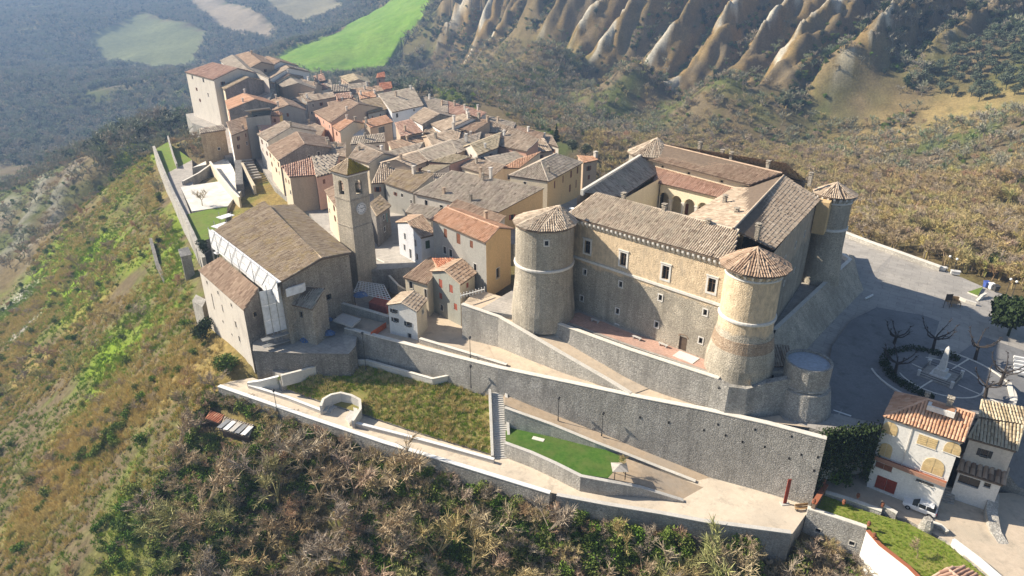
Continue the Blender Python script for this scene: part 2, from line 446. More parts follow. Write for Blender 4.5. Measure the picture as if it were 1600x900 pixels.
# ---- a wall face with real openings
def wall_face(mb, A, B, z0, z1, wins, depth=0.22, m=0, top=None):
    """A,B: 2-D ends, outside on the right of A->B; wins: (x0,x1,za,zb); top: optional apex (x, z) of a gable"""
    A = Vector((A[0], A[1])); B = Vector((B[0], B[1])); L = (B - A).length
    d = (B - A) / L; nin = Vector((-d.y, d.x))
    def W(x, z, k=0.0): q = A + d * x + nin * k; return (q.x, q.y, z)
    xs = sorted({0.0, L} | {x for w in wins for x in w[:2]}); zs = sorted({z0, z1} | {z for w in wins for z in w[2:4]})
    for i in range(len(xs) - 1):
        for j in range(len(zs) - 1):
            cx, cz = (xs[i] + xs[i + 1]) / 2, (zs[j] + zs[j + 1]) / 2
            if any(w[0] < cx < w[1] and w[2] < cz < w[3] for w in wins): continue
            mb.poly([W(xs[i], zs[j]), W(xs[i + 1], zs[j]), W(xs[i + 1], zs[j + 1]), W(xs[i], zs[j + 1])], m)
    for x0, x1, za, zb in (w[:4] for w in wins):
        mb.poly([W(x0, za), W(x0, za, depth), W(x0, zb, depth), W(x0, zb)], m)
        mb.poly([W(x1, za), W(x1, zb), W(x1, zb, depth), W(x1, za, depth)], m)
        mb.poly([W(x0, za), W(x1, za), W(x1, za, depth), W(x0, za, depth)], m)
        mb.poly([W(x0, zb), W(x0, zb, depth), W(x1, zb, depth), W(x1, zb)], m)
    if top is not None: mb.poly([W(0, z1), W(L, z1), W(top[0], top[1])], m)
    return W
def window(parent, W, x0, x1, za, zb, frame='trim', pane='glass', fw=0.12, style='frame', shut='shutter_brown', depth=0.22):
    """one window: surround (or shutters) with its pane as a sub-part"""
    mb = MB()
    def bar(xa, xb, ya, yb, k0, k1):
        mb.solid([W(xa, yb, k0), W(xb, yb, k0), W(xb, yb, k1), W(xa, yb, k1)], [W(xa, ya, k0), W(xb, ya, k0), W(xb, ya, k1), W(xa, ya, k1)])
    if style == 'shut':
        bar(x0 + .02, (x0 + x1) / 2 - .015, za, zb, 0.06, 0.12); bar((x0 + x1) / 2 + .015, x1 - .02, za, zb, 0.06, 0.12)
        k = max(2, int((zb - za) / 0.35))
        for i in range(1, k):
            bar(x0 + .06, x1 - .06, za + (zb - za) * i / k - .03, za + (zb - za) * i / k + .03, 0.035, 0.06)
        mats = shut
    elif style == 'open':
        w = (x1 - x0) / 2
        bar(x0 - w - .02, x0 - .02, za, zb, -0.07, -0.02); bar(x1 + .02, x1 + w + .02, za, zb, -0.07, -0.02)
        bar(x0 - .05, x1 + .05, za - .1, za, -0.1, 0.05)
        mats = shut
    else:
        bar(x0 - fw, x0, za - fw, zb + fw, -0.05, 0.03); bar(x1, x1 + fw, za - fw, zb + fw, -0.05, 0.03)
        bar(x0, x1, za - fw, za, -0.08, 0.03); bar(x0, x1, zb, zb + fw, -0.05, 0.03)
        mats = frame
    o = mb.build('window', mats, parent)
    pb = MB(); pb.poly([W(x0, za, depth), W(x1, za, depth), W(x1, zb, depth), W(x0, zb, depth)])
    if style != 'shut':
        pb.poly([W((x0 + x1) / 2 - .04, za, depth - .03), W((x0 + x1) / 2 + .04, za, depth - .03), W((x0 + x1) / 2 + .04, zb, depth - .03), W((x0 + x1) / 2 - .04, zb, depth - .03)], 1)
    pb.build('pane', [pane, 'timber_dark'], o)
    return o
def win_grid(L, z0, z1, cols, rows, w=0.85, h=1.25, off=0.0, jit=0.15):
    out = []
    for r in range(rows):
        for c in range(cols):
            cx = L * (c + 0.5) / cols + random.uniform(-jit, jit) * L / cols + off
            cz = z1 - 1.7 - r * 2.9 + random.uniform(-.15, .15)
            if cz - h / 2 < z0 + 0.4 or cx - w < 0.3 or cx + w > L - 0.3: continue
            out.append((cx - w / 2, cx + w / 2, cz - h / 2, cz + h / 2))
    return out

def chimney_mesh(mb, p, h, w=0.55, rz=0.6):
    mb.box((p.x, p.y, p.z + h / 2 - 0.6), (w, w, h + 1.2), rz)
    mb.box((p.x, p.y, p.z + h + 0.06), (w + .22, w + .22, 0.12), rz)
    for sx in (-1, 1):
        for sy in (-1, 1):
            mb.box((p.x + sx * w * .33, p.y + sy * w * .33, p.z + h + 0.24), (0.13, 0.13, 0.25), rz)
    mb.box((p.x, p.y, p.z + h + 0.42), (w + .25, w + .25, 0.1), rz)

HOUSES = []
def house(label, e1, e2, r1, r2, ze, zb, kind='gable', slope=0.34, wall='plaster_pale', tile='tile_tan', f=(), a=(), b=(), chim=(),
          name='house', cat='house', group='houses of the hill town', pitch=0.46, style=('frame', 'shut', 'open'), shut='shutter_brown', bw=None, aw=None, over=0.35, zr=None):
    E1, E2 = P(*e1, ze), P(*e2, ze)
    dd = (E2 - E1).xy.normalized(); nn = Vector((-dd.y, dd.x))
    if zr is None:                                   # each ridge end sits on the one plane that rises from the eave
        zs = []
        for r in (r1, r2):
            z = ze + 1.5
            for _ in range(60):
                z = min(max(0.7 * z + 0.3 * (ze + slope * abs((P(*r, z) - E1).xy.dot(nn))), ze + .25), ze + 4.2)
            zs.append(z)
        if abs(zs[0] - zs[1]) > 1.3 or max(zs) > ze + 4.1: zs = [sum(zs) / 2] * 2
        R1, R2 = P(*r1, zs[0]), P(*r2, zs[1]); zr = sum(zs) / 2
        if zs[0] == zs[1]:
            k1, k2 = (R1 - E1).xy.dot(nn), (R2 - E1).xy.dot(nn); km = (k1 + k2) / 2
            R1 = R1 + (nn * (km - k1)).to_3d(); R2 = R2 + (nn * (km - k2)).to_3d()
    else:
        R1, R2 = P(*r1, zr), P(*r2, zr); k1, k2 = (R1 - E1).xy.dot(nn), (R2 - E1).xy.dot(nn); km = (k1 + k2) / 2
        R1 = R1 + (nn * (km - k1)).to_3d(); R2 = R2 + (nn * (km - k2)).to_3d()
    if (E2 - E1).xy.cross(((R1 + R2) / 2 - (E1 + E2) / 2).xy) < 0:      # keep the inside on the left of E1->E2
        E1, E2, R1, R2 = E2, E1, R2, R1; a, b = b, a; aw, bw = bw, aw
    dd = (E2 - E1).xy.normalized(); nn = Vector((-dd.y, dd.x)).to_3d()
    if kind == 'gable': B1, B2 = R1 * 2 - E1, R2 * 2 - E2; B1.z = B2.z = ze
    elif kind == 'hip':
        k = ((R1 + R2) / 2 - (E1 + E2) / 2).dot(nn); B1, B2 = E1 + nn * 2 * k, E2 + nn * 2 * k
    else: B1, B2 = R1.copy(), R2.copy()
    base = (E1 + E2 + B1 + B2) / 4; base.z = zb
    if not f and not a and not b and kind != 'flat' and group == 'houses of the hill town':
        f = (max(1, int((E2 - E1).length / 4.5)), 2)
        if kind == 'gable': b = a = (1, 1)
    t = thing(name, label, cat, base, group)
    # walls, set in under the eaves
    o3 = dd.to_3d()
    k2 = over if kind != 'shed' else 0.12
    w = [E1 + o3 * over * .5 + nn * over, E2 - o3 * over * .5 + nn * over, B2 - o3 * over * .5 - nn * k2, B1 + o3 * over * .5 - nn * k2]
    zt = ze + slope * over * 0.5 - 0.12
    specs = {'f': (w[0], w[1], f, wall), 'b': (w[1], w[2], b, bw or wall), 'k': (w[2], w[3], (), wall), 'a': (w[3], w[0], a, aw or wall)}
    mats = [wall, bw or wall, aw or wall]; mi = {'f': 0, 'b': 1, 'k': 0, 'a': 2}
    mb = MB(); todo = []
    for key, (A, Bq, spec, _) in specs.items():
        L = (Bq - A).xy.length
        if L < 0.5: continue
        z1 = zt if not (kind == 'shed' and key == 'k') else min(R1.z, R2.z) - 0.2
        wins = []
        if spec:
            if isinstance(spec[0], (int, float)): wins = win_grid(L, zb, z1, spec[0], spec[1])
            else: wins = [(q[0] * L - q[2] / 2, q[0] * L + q[2] / 2, z1 - q[1] - q[3], z1 - q[1]) for q in spec]
        top = None
        if key in 'ab':
            if kind == 'gable': top = (L / 2, (R1.z if key == 'a' else R2.z) - 0.22)
            elif kind == 'shed': top = ((0.0 if key == 'a' else L), (R1.z if key == 'a' else R2.z) - 0.2)
        W = wall_face(mb, A.xy, Bq.xy, zb, z1, wins, 0.22, mi[key], top)
        if wins:
            for i, q in enumerate(wins):
                src = spec[i] if not isinstance(spec[0], (int, float)) else None
                todo.append((W, q, src[4] if src and len(src) > 4 else random.choice(style)))
    mb.build('wall', mats, t)
    for W, q, st in todo:
        if st == 'door':
            dm = MB(); dm.solid([W(q[0], q[3], .1), W(q[1], q[3], .1), W(q[1], q[3], .18), W(q[0], q[3], .18)], [W(q[0], q[2], .1), W(q[1], q[2], .1), W(q[1], q[2], .18), W(q[0], q[2], .18)])
            dm.build('door', shut, t)
        else: window(t, W, *q, style=st, shut=shut, fw=0.09)
    # roof
    rb = MB(); tl = Tiles(); dz = Vector((0, 0, 0))
    faces = []
    if kind == 'gable': faces = [([E1, E2, R2, R1], E1, E2), ([B2, B1, R1, R2], B2, B1)]
    elif kind == 'hip': faces = [([E1, E2, R2, R1], E1, E2), ([B2, B1, R1, R2], B2, B1), ([E2, B2, R2], E2, B2), ([B1, E1, R1], B1, E1)]
    elif kind == 'shed': faces = [([E1, E2, B2, B1], E1, E2)]
    if kind == 'shed':
        B1.z, B2.z = R1.z, R2.z
        faces = [([E1, E2, B2, B1], E1, E2)]
    if kind == 'flat':
        ring = [E1, E2, B2, B1]
        rb.solid([p + Vector((0, 0, 0.1)) for p in ring], [p - Vector((0, 0, 0.15)) for p in ring])
        rf = rb.build('roof', tile, t)
    else:
        for pts, p, q in faces:
            roof_slab(rb, pts)
            tl.plane(pts, p, q, pitch, pitch * 1.7)
        if kind != 'shed': tl.ridge(R1, R2)
        if kind == 'hip':
            for x, y in ((E1, R1), (B1, R1), (E2, R2), (B2, R2)): tl.ridge(x, y)
        else:
            tl.ridge(E1, R1, .16); tl.ridge(E2, R2, .16)
            if kind == 'gable': tl.ridge(B1, R1, .16); tl.ridge(B2, R2, .16)
        rf = rb.build('roof', 'tile_bed', t)
        tl.build(rf, tile)
    for i, c in enumerate(chim):
        s, q, h = c[0], c[1], c[2]
        far = (B1 + (B2 - B1) * s); near = E1 + (E2 - E1) * s; rid = R1 + (R2 - R1) * s
        p = near.lerp(rid, q * 2) if q <= 0.5 or kind == 'shed' else rid.lerp(far, q * 2 - 1)
        if kind == 'shed': p = near.lerp(far, q)
        if kind == 'flat': p.z = ze
        cm = MB(); chimney_mesh(cm, p, h, c[3] if len(c) > 3 else 0.6, math.atan2(dd.y, dd.x))
        cm.build('chimney', random.choice(['plaster_pale', 'plaster_tan', 'house_stone', 'trim']), rf)
    HOUSES.append((t, [E1.xy, E2.xy, B2.xy, B1.xy]))
    return t, (E1, E2, R1, R2, B1, B2, zr, w)

# ---- slabs, walls
def slab(name, pts, depth, top, side, label=None, cat=None, kind='structure', parent=None, zbot=None):
    """a paved or grassed level: sheet with its solid sides; pts are (u, v, z)"""
    ring = [P(*p) for p in pts]
    area = sum(ring[i].x * ring[(i + 1) % len(ring)].y - ring[(i + 1) % len(ring)].x * ring[i].y for i in range(len(ring)))
    if area < 0: ring.reverse()
    mb = MB()
    for tri in tessellate_polygon([ring]): 
        q = [ring[i] for i in tri]
        if (q[1] - q[0]).cross(q[2] - q[0]).z < 0: q.reverse()
        mb.poly(q, 0)
    n = len(ring)
    for i in range(n):
        a, b = ring[i], ring[(i + 1) % n]
        za, zb2 = (a.z - depth, b.z - depth) if zbot is None else (zbot, zbot)
        mb.poly([a, (a.x, a.y, za), (b.x, b.y, zb2), b], 1)
    o = mb.build(name, [top, side], parent, (0, 0, 0) if parent is None else None)
    if kind: o['kind'] = kind
    if label: tag(o, label, cat)
    return o, ring
def wall_run(name, label, path, th, zb, mat, cap=None, cap_w=0.12, cap_h=0.12, cat='wall', batter=0.0, group=None):
    """a free-standing or retaining wall along path; path of (u, v, ztop); zb: bottom height or list"""
    pts = [P(*p) if len(p) == 3 and not isinstance(p, Vector) else p for p in path]
    n = len(pts); zbs = zb if isinstance(zb, (list, tuple)) else [zb] * n
    nor = []
    for i in range(n):
        a = pts[max(0, i - 1)]; b = pts[min(n - 1, i + 1)]
        d = (b - a).xy.normalized(); nor.append(Vector((-d.y, d.x)))
    base = sum(pts, Vector()) / n; base.z = min(zbs)
    t = thing(name, label, cat, base, group)
    def strip(mb, w0, w1, top, bot, bat=0.0):
        for i in range(n - 1):
            def c(k, s, z): 
                q = pts[k].xy + nor[k] * s; return (q.x, q.y, z)
            j = i + 1
            # side on the right of travel (w0) may be battered
            mb.poly([c(i, w0, top[i]), c(i, w0 - bat, bot[i]), c(j, w0 - bat, bot[j]), c(j, w0, top[j])])
            mb.poly([c(j, w1, top[j]), c(j, w1, bot[j]), c(i, w1, bot[i]), c(i, w1, top[i])])
            mb.poly([c(i, w1, top[i]), c(i, w0, top[i]), c(j, w0, top[j]), c(j, w1, top[j])])
            mb.poly([c(i, w0, bot[i]), c(i, w1, bot[i]), c(j, w1, bot[j]), c(j, w0, bot[j])])
            if i == 0: mb.poly([c(0, w1, top[0]), c(0, w1, bot[0]), c(0, w0 - bat, bot[0]), c(0, w0, top[0])])
            if j == n - 1: mb.poly([c(j, w0, top[j]), c(j, w0 - bat, bot[j]), c(j, w1, bot[j]), c(j, w1, top[j])])
    tops = [p.z for p in pts]
    m1 = MB(); strip(m1, -th / 2, th / 2, [z - (cap_h if cap else 0) for z in tops], zbs, batter); m1.build('wall_body', mat, t)
    if cap:
        m2 = MB(); strip(m2, -th / 2 - cap_w, th / 2 + cap_w, tops, [z - cap_h + 0.004 for z in tops]); m2.build('coping', cap, t)
    return t

# ------------------------------------------------------------------ levels: piazza, roads, terraces, gardens
PADS = []
def V3(x, y, z): return Vector((x, y, z))
_P0 = P
def P(u, v=None, z=None):
    if v is None: return Vector(u)
    return _P0(u, v, z)
TRIS = {}
def loft_level(name, top_e, bot_e, top, side, nu=28, nv=8, depth=4.0, drop=1.2, bulge=0.0):
    '''a sloping level lofted between two edges; both run the same way'''
    def res(pl):
        pl = [P(*q) for q in pl]; d = [0]
        for a, b in zip(pl, pl[1:]): d.append(d[-1] + (b - a).length)
        out = []
        for i in range(nu + 1):
            t = d[-1] * i / nu; k = 0
            while k < len(pl) - 2 and t > d[k + 1]: k += 1
            out.append(pl[k].lerp(pl[k + 1], (t - d[k]) / (d[k + 1] - d[k])))
        return out
    A, B = res(top_e), res(bot_e); mb = MB(); g = [[A[i].lerp(B[i], j / nv) + Vector((0, 0, bulge * math.sin(math.pi * j / nv) * (.6 + .8 * random.random()))) for i in range(nu + 1)] for j in range(nv + 1)]
    TRIS[name] = []
    for j in range(nv):
        for i in range(nu):
            q = [g[j][i], g[j + 1][i], g[j + 1][i + 1], g[j][i + 1]]
            if (q[1] - q[0]).cross(q[2] - q[0]).z < 0: q.reverse()
            mb.poly(q); TRIS[name] += [(q[0], q[1], q[2]), (q[0], q[2], q[3])]
    ring = g[0] + [g[j][nu] for j in range(1, nv + 1)] + g[nv][::-1][1:] + [g[j][0] for j in range(nv - 1, 0, -1)]
    for a, b in zip(ring, ring[1:] + ring[:1]): mb.poly([a, a - Vector((0, 0, depth)), b - Vector((0, 0, depth)), b], 1)
    o = mb.build(name, [top, side], None, (0, 0, 0), True); o['kind'] = 'structure'
    PADS.append((ring, drop)); return o
def level(name, pts, top, side, depth=6.0, clamp=True, label=None, cat=None, kind='structure', drop=0.9):
    ring = [p if isinstance(p, Vector) else P(*p) for p in pts]
    area = sum(ring[i].x * ring[(i + 1) % len(ring)].y - ring[(i + 1) % len(ring)].x * ring[i].y for i in range(len(ring)))
    if area < 0: ring.reverse()
    mb = MB()
    for tri in tessellate_polygon([ring]):
        q = [ring[i] for i in tri]
        if (q[1] - q[0]).cross(q[2] - q[0]).z < 0: q.reverse()
        mb.poly(q, 0); TRIS.setdefault(name, []).append(tuple(q))
    n = len(ring)
    for i in range(n):
        a, b = ring[i], ring[(i + 1) % n]
        mb.poly([a, (a.x, a.y, a.z - depth), (b.x, b.y, b.z - depth), b], 1)
    o = mb.build(name, [top, side], None, (0, 0, 0))
    if kind: o['kind'] = kind
    if label: tag(o, label, cat)
    if clamp: PADS.append((ring, drop))
    return o

level('piazza', [(1318, 364, 0), (1400, 392, 0), (1470, 419, -.6), (1545, 452, -1.5), (1600, 470, -2.5), (1680, 500, -3.2), (1700, 640, -4), (1600, 668, -3.2), (1500, 665, -2.4),
                 (1385, 662, -1.4), (1290, 676, -1), (1225, 655, -.95), (1180, 600, 0), (1200, 500, 0), (1260, 420, 0)], 'piazza_mat', 'wall_grey', 9)
level('ring_road_shade', [(1296, 645, -.92), (1380, 662, -1.25), (1500, 664, -2.2), (1600, 664, -3.0), (1690, 640, -3.8), (1690, 560, -3.6), (1600, 548, -2.8), (1520, 520, -1.9), (1440, 492, -.75), (1370, 480, .03), (1330, 500, .03), (1300, 540, .03), (1290, 600, -.4)], 'asphalt', 'asphalt', .3, clamp=False)  # dark asphalt ring, run out to the castle shadow's edge to deepen that shade
level('castle_terrace', [(860, 496, 3.9), (985, 541, 3.9), (1118, 586, 3.9), (1135, 598, 3.9), (1178, 590, 3.9), (1213, 521, 3.9), (1330, 410, 3.9), V3(76, 146, 3.9), V3(60, 150, 3.9), V3(36, 158, 3.9),
                         V3(20, 148, 3.9), V3(2, 122, 3.9), V3(-6, 111, 3.9), (800, 492, 3.9)], 'paving', 'wall_grey', 9)
level('terrace_floor', [(872, 497, 3.93), (990, 540, 3.93), (1110, 580, 3.93), (1112, 560, 3.93), (985, 520, 3.93), (905, 488, 3.93)], 'terrace_brick', 'terrace_brick', 0.05, clamp=False)
level('upper_road', [(1292, 672, -1), (1150, 652, -1.1), (1000, 621, -1.5), (880, 599, -1.9), (780, 575, -2.3), (660, 545, -2.8), (560, 519, -3.1), (540, 512, -3.1), (520, 490, -3.1), (560, 470, -3), (650, 470, -2.9),
                     (735, 490, -2.8), (760, 530, -2.6), (860, 550, -2), (985, 600, -1.35), (1100, 618, -1.15), (1230, 635, -.98), (1300, 645, -1)], 'road_earth', 'wall_grey', 7)
loft_level('castle_ramp', [(745, 452, 3.8), (800, 468, 3.7), (849, 509, 2.7), (915, 546, .95), (983, 579, -.5), (1022, 604, -1.2)], [(722, 476, 3.6), (780, 497, 3.0), (815, 517, 2.4), (880, 555, .9), (950, 595, -.6), (990, 615, -1.35)], 'road_earth', 'wall_grey', 40, 5, 6)
level('lower_road', [(340, 603, -11.3), (480, 651, -11.6), (600, 691, -11.8), (720, 727, -11.9), (862, 770, -12), (950, 787, -12), (1100, 814, -12), (1238, 834, -12), (1262, 800, -12), (1290, 765, -12), (1282, 742, -12), (1120, 736, -12),
                     (1050, 738, -12), (1000, 744, -12), (940, 740, -12), (870, 726, -12), (792, 700, -12), (768, 712, -11.9), (640, 674, -11.7), (560, 647, -11.65), (500, 629, -11.5), (430, 603, -11.4), (395, 590, -11.3), (360, 596, -11.3)],
      'road_pale', 'wall_grey', 5)
level('house_yard', [(1286, 752, -11.4), (1340, 742, -11.4), (1420, 742, -11.4), (1520, 770, -11.4), (1600, 770, -11.4), (1700, 840, -11.4), (1700, 1000, -11.4), (1620, 966, -11.4), (1545, 900, -11.4), (1480, 845, -11.4), (1420, 813, -11.4), (1340, 790, -11.4), (1286, 768, -11.4)], 'yard_dirt', 'wall_pale', 6)
level('side_street', [(1585, 650, -3.3), (1700, 660, -4.2), (1700, 800, -11), (1590, 760, -10), (1560, 720, -7)], 'asphalt', 'wall_grey', 8)
loft_level('garden_slope', [(438, 590, -8.3), (532, 566, -8.3), (573, 566, -8.1), (676, 594, -7.1), (748, 588, -6.5), (768, 612, -7.0)], [(432, 602, -11), (500, 626, -11.2), (560, 644, -11.3), (640, 671, -11.4), (768, 709, -11.6)], 'garden_grass', 'wall_grey', bulge=.25)
level('upper_path', [(398, 560, -8.6), (440, 589, -8.4), (532, 565, -8.3), (573, 565, -8.1), (676, 593, -7.1), (750, 586, -6.25), (770, 612, -6.3), (792, 616, -6.3), (795, 604, -6.3), (700, 570, -6.8), (600, 545, -7.8), (545, 530, -8.2), (440, 545, -8.6)], 'paving', 'wall_grey', 5)
level('garden_ramp', [(786, 620, -6.35), (792, 610, -6.3), (1016, 682, -9.6), (1030, 692, -10), (1130, 742, -12), (1088, 752, -12.02), (930, 690, -9.3), (788, 632, -6.4)], 'ramp_brown', 'wall_grey', 5)
level('turf_lawn', [(790, 642, -9.6), (862, 668, -9.6), (978, 716, -9.6), (950, 747, -9.6), (908, 741, -9.6), (868, 721, -9.6), (790, 690, -9.6)], 'turf', 'wall_pale', 4)
level('lawn_ramp', [(978, 716, -9.6), (1005, 726, -10), (1100, 762, -12.02), (1068, 780, -12.02), (1000, 757, -10.4), (950, 747, -9.6)], 'ramp_brown', 'wall_pale', 3)
level('lower_lawn', [(1284, 772, -11.2), (1340, 795, -11.2), (1420, 818, -11.2), (1480, 850, -11.2), (1545, 905, -11.2), (1600, 960, -11.2), (1500, 960, -11.2), (1452, 916, -11.2), (1420, 888, -11.2), (1375, 850, -11.2), (1352, 824, -11.2), (1272, 793, -11.2)], 'yard_grass', 'wall_pale', 4)
level('church_yard', [(395, 548, -4.4), (470, 552, -4.4), (545, 553, -4.2), (556, 540, -3.4), (560, 500, -3.2), (600, 470, -2.6), (590, 400, -2), (480, 400, -3), (395, 500, -4.4)], 'paving', 'wall_dark', 7)
level('town_ground', [V3(-19, 134, 2.6), V3(-16, 150, 2.6), V3(6, 140, 5), V3(16, 152, 5), V3(24, 178, 3), V3(2, 215, 2), V3(-40, 270, 1), V3(-75, 330, 0), V3(-120, 345, 0), V3(-150, 318, 0), (300, 192, 0), (338, 205, -.5), (352, 246, -1), (396, 243, -1), (428, 290, -1.5), (452, 312, -2), (485, 335, -2), (545, 425, 0)], 'paving', 'wall_grey', 10)
level('terrace_court', [(282, 292, -4), (345, 283, -4), (372, 300, -4), (356, 322, -4), (300, 330, -4)], 'court_pale', 'wall_pale', 8)
level('terrace_paving', [(300, 262, -3.2), (325, 250, -3), (350, 240, -2), (364, 262, -2), (378, 296, -2.5), (372, 306, -3), (345, 283, -3), (330, 255, -3)], 'court_pale', 'wall_pale', 8)
level('terrace_garden', [(244, 232, -4), (262, 222, -3.4), (300, 250, -3.6), (300, 262, -4), (262, 282, -4.2)], 'lime_grass', 'wall_grey', 7)
level('terrace_lawn', [(292, 335, -4.2), (356, 320, -4.1), (352, 345, -4.4), (330, 372, -4.6), (305, 380, -4.7)], 'lime_grass', 'wall_grey', 7)
level('terrace_path', [(262, 270, -4.1), (300, 250, -3.5), (302, 290, -4), (282, 292, -4.05), (300, 340, -4.3), (318, 385, -4.8), (306, 388, -4.8), (270, 300, -4.1)], 'paving', 'wall_grey', 7)

# ------------------------------------------------------------------ terrain
CT = [ # near slope under the lower road
 (330, 614, -12.2), (420, 645, -12.4), (510, 675, -12.6), (600, 706, -12.8), (720, 743, -13), (860, 788, -13.2), (980, 812, -13.8), (1100, 840, -14.4), (1240, 860, -15.6), (1340, 900, -17.5), (1290, 858, -16.5), (1340, 878, -16.8), (400, 690, -16.5), (600, 760, -18.5), (850, 835, -18.5), (1100, 870, -17.5),
 (300, 900, -28), (500, 900, -27), (650, 900, -26), (800, 900, -25), (950, 900, -23), (1100, 900, -20), (1230, 920, -17), (500, 790, -21.5), (700, 830, -22), (900, 870, -21), (800, 1150, -45), (300, 1150, -48), (1300, 1150, -30), (-200, 1150, -60), (1700, 1150, -16),
 # left slope
 (352, 560, -11), (330, 520, -11), (310, 480, -11), (296, 430, -10), (285, 380, -9), (255, 310, -8), (235, 250, -8), (285, 215, -6),
 (250, 430, -17), (230, 350, -15), (215, 290, -15), (270, 520, -16), (300, 590, -14), (200, 330, -20), (180, 280, -22), (200, 230, -22), (225, 195, -20), (150, 370, -28), (110, 330, -36), (140, 270, -32), (180, 225, -30),
 (100, 300, -42), (20, 350, -52), (60, 420, -48), (0, 500, -58), (100, 470, -42), (190, 460, -26), (200, 540, -26), (150, 600, -32), (80, 580, -42), (0, 650, -52), (0, 800, -48), (100, 780, -37), (200, 720, -27), (250, 640, -20), (200, 900, -33), (0, 900, -46), (-150, 700, -66), (-150, 450, -78),
 # valley behind the left spur and the far side
 (100, 205, -88), (0, 260, -92), (180, 160, -84), (240, 130, -78), (0, 200, -96), (80, 150, -90), (0, 100, -62), (120, 90, -72), (230, 66, -56), (230, 100, -70), (330, 75, -62), (330, 40, -36), (300, 115, -74), (420, 60, -48), (400, 85, -62), (380, 15, -14), (200, 20, -20), (100, 30, -24), (0, 30, -22),
 (460, 40, -32), (520, 22, -14), (-200, 60, -40),
 # green field and its valley
 (440, 92, -34), (500, 92, -30), (560, 88, -28), (620, 70, -16), (560, 50, -12), (640, 30, 6), (680, 2, 24), (600, 25, 2),
 (590, 108, -26), (640, 108, -30), (660, 130, -22), (720, 150, -18), (790, 170, -20), (850, 205, -16), (900, 225, -20), (700, 105, -36), (780, 135, -36),
 # valley behind the castle and the foot of the cliffs
 (880, 175, -36), (960, 205, -34), (1000, 190, -38), (1100, 215, -36), (1200, 225, -36), (1300, 240, -34), (850, 140, -37), (950, 150, -34), (1050, 165, -32), (1150, 180, -30), (1280, 190, -26), (1400, 200, -24),
 (1340, 345, -9), (1420, 375, -9), (1500, 400, -9), (1600, 440, -8), (1700, 460, -7), (1400, 300, -24), (1500, 340, -17), (1600, 360, -12), (1600, 270, -12), (1480, 270, -22), (1500, 200, -16), (1600, 180, -2), (1700, 250, 0),
 # cliffs
 (700, 40, 4), (760, 60, -4), (850, 60, 8), (1000, 70, 12), (1150, 80, 12), (1280, 100, 6), (850, 0, 35), (1000, 0, 37), (1150, 0, 38), (1300, 0, 38), (1350, 60, 20), (1450, 110, 4), (1450, 30, 29), (1600, 0, 37), (1600, 90, 14),
]
CW = [(-40, 170, -6), (-60, 150, -6), (-90, 200, -7), (-110, 250, -6), (-130, 300, -6), (-100, 350, -14), (-160, 350, -40), (-200, 320, -60), (-60, 300, -6), (-20, 240, -8), (20, 200, -10), (40, 170, -8), (80, 150, -8), (30, 120, 2), (20, 105, 0), (60, 110, -4), (80, 95, -6), (90, 80, -14), (40, 78, -16), (0, 95, -10), (-30, 118, -6),
      (70, 170, -14), (100, 190, -14), (90, 240, -30), (30, 260, -28), (-20, 330, -28), (-60, 400, -34), (100, 60, -14), (140, 90, -8), (150, 130, -6), (250, 250, -6), (300, 150, 0),
      (0, 800, 62), (200, 720, 62), (400, 700, 62), (600, 640, 60), (900, 700, 70), (200, 1200, 90), (600, 1200, 100), (-200, 1400, 45), (-600, 1900, 40), (-1200, 2000, 45), (-1800, 1800, 40), (0, 2400, 90), (-1500, 1000, -30), (-1200, 600, -80), (-800, 300, -90), (-400, 150, -85), (-200, 60, -70), (1500, 1500, 100), (900, 300, 20), (500, 60, 0), (-100, -100, -70), (300, -100, -30), (-800, -100, -100), (1000, -100, 10), (-1500, 2600, 60), (1500, 2700, 120), (0, 1100, 75), (-120, 1050, 40)]
pts = np.array([tuple(P(*c)) for c in CT] + [tuple(map(float, c)) for c in CW])
for ring, drop in PADS: pass
_c2 = 14.0 ** 2
def _phi(X, Y): 
    return np.sqrt((X[:, None, 0] - Y[None, :, 0]) ** 2 + (X[:, None, 1] - Y[None, :, 1]) ** 2 + _c2)
_N = len(pts)
_A = np.zeros((_N + 1, _N + 1)); _A[:_N, :_N] = -_phi(pts, pts) + np.eye(_N) * 5.0; _A[:_N, _N] = 1; _A[_N, :_N] = 1
_w = np.linalg.solve(_A, np.append(pts[:, 2], 0))
def base_h(XY_):
    out = np.empty(len(XY_))
    for s in range(0, len(XY_), 20000):
        q = XY_[s:s + 20000]; out[s:s + 20000] = -_phi(q, pts) @ _w[:_N] + _w[_N]
    return out
# value noise
_tab = rng.random((256, 256))
def vnoise(x, y):
    xi = np.floor(x).astype(int); yi = np.floor(y).astype(int); fx = x - xi; fy = y - yi
    fx = fx * fx * (3 - 2 * fx); fy = fy * fy * (3 - 2 * fy)
    g = lambda a, b: _tab[a & 255, b & 255]
    return (g(xi, yi) * (1 - fx) + g(xi + 1, yi) * fx) * (1 - fy) + (g(xi, yi + 1) * (1 - fx) + g(xi + 1, yi + 1) * fx) * fy
def fbm(x, y, o=4):
    s = 0; a = 0.5
    for i in range(o): s = s + a * vnoise(x * 2 ** i + 17 * i, y * 2 ** i + 5 * i); a *= 0.5
    return s / (1 - 0.5 ** o)
def inside(ring, X, Y):
    r = np.zeros(X.shape, bool); n = len(ring)
    for i in range(n):
        x1, y1 = ring[i][0], ring[i][1]; x2, y2 = ring[(i + 1) % n][0], ring[(i + 1) % n][1]
        if y1 == y2: continue
        c = ((y1 > Y) != (y2 > Y)) & (X < (x2 - x1) * (Y - y1) / (y2 - y1) + x1)
        r ^= c
    return r
def ring_px(*uvz): return [XY(*p) for p in uvz]
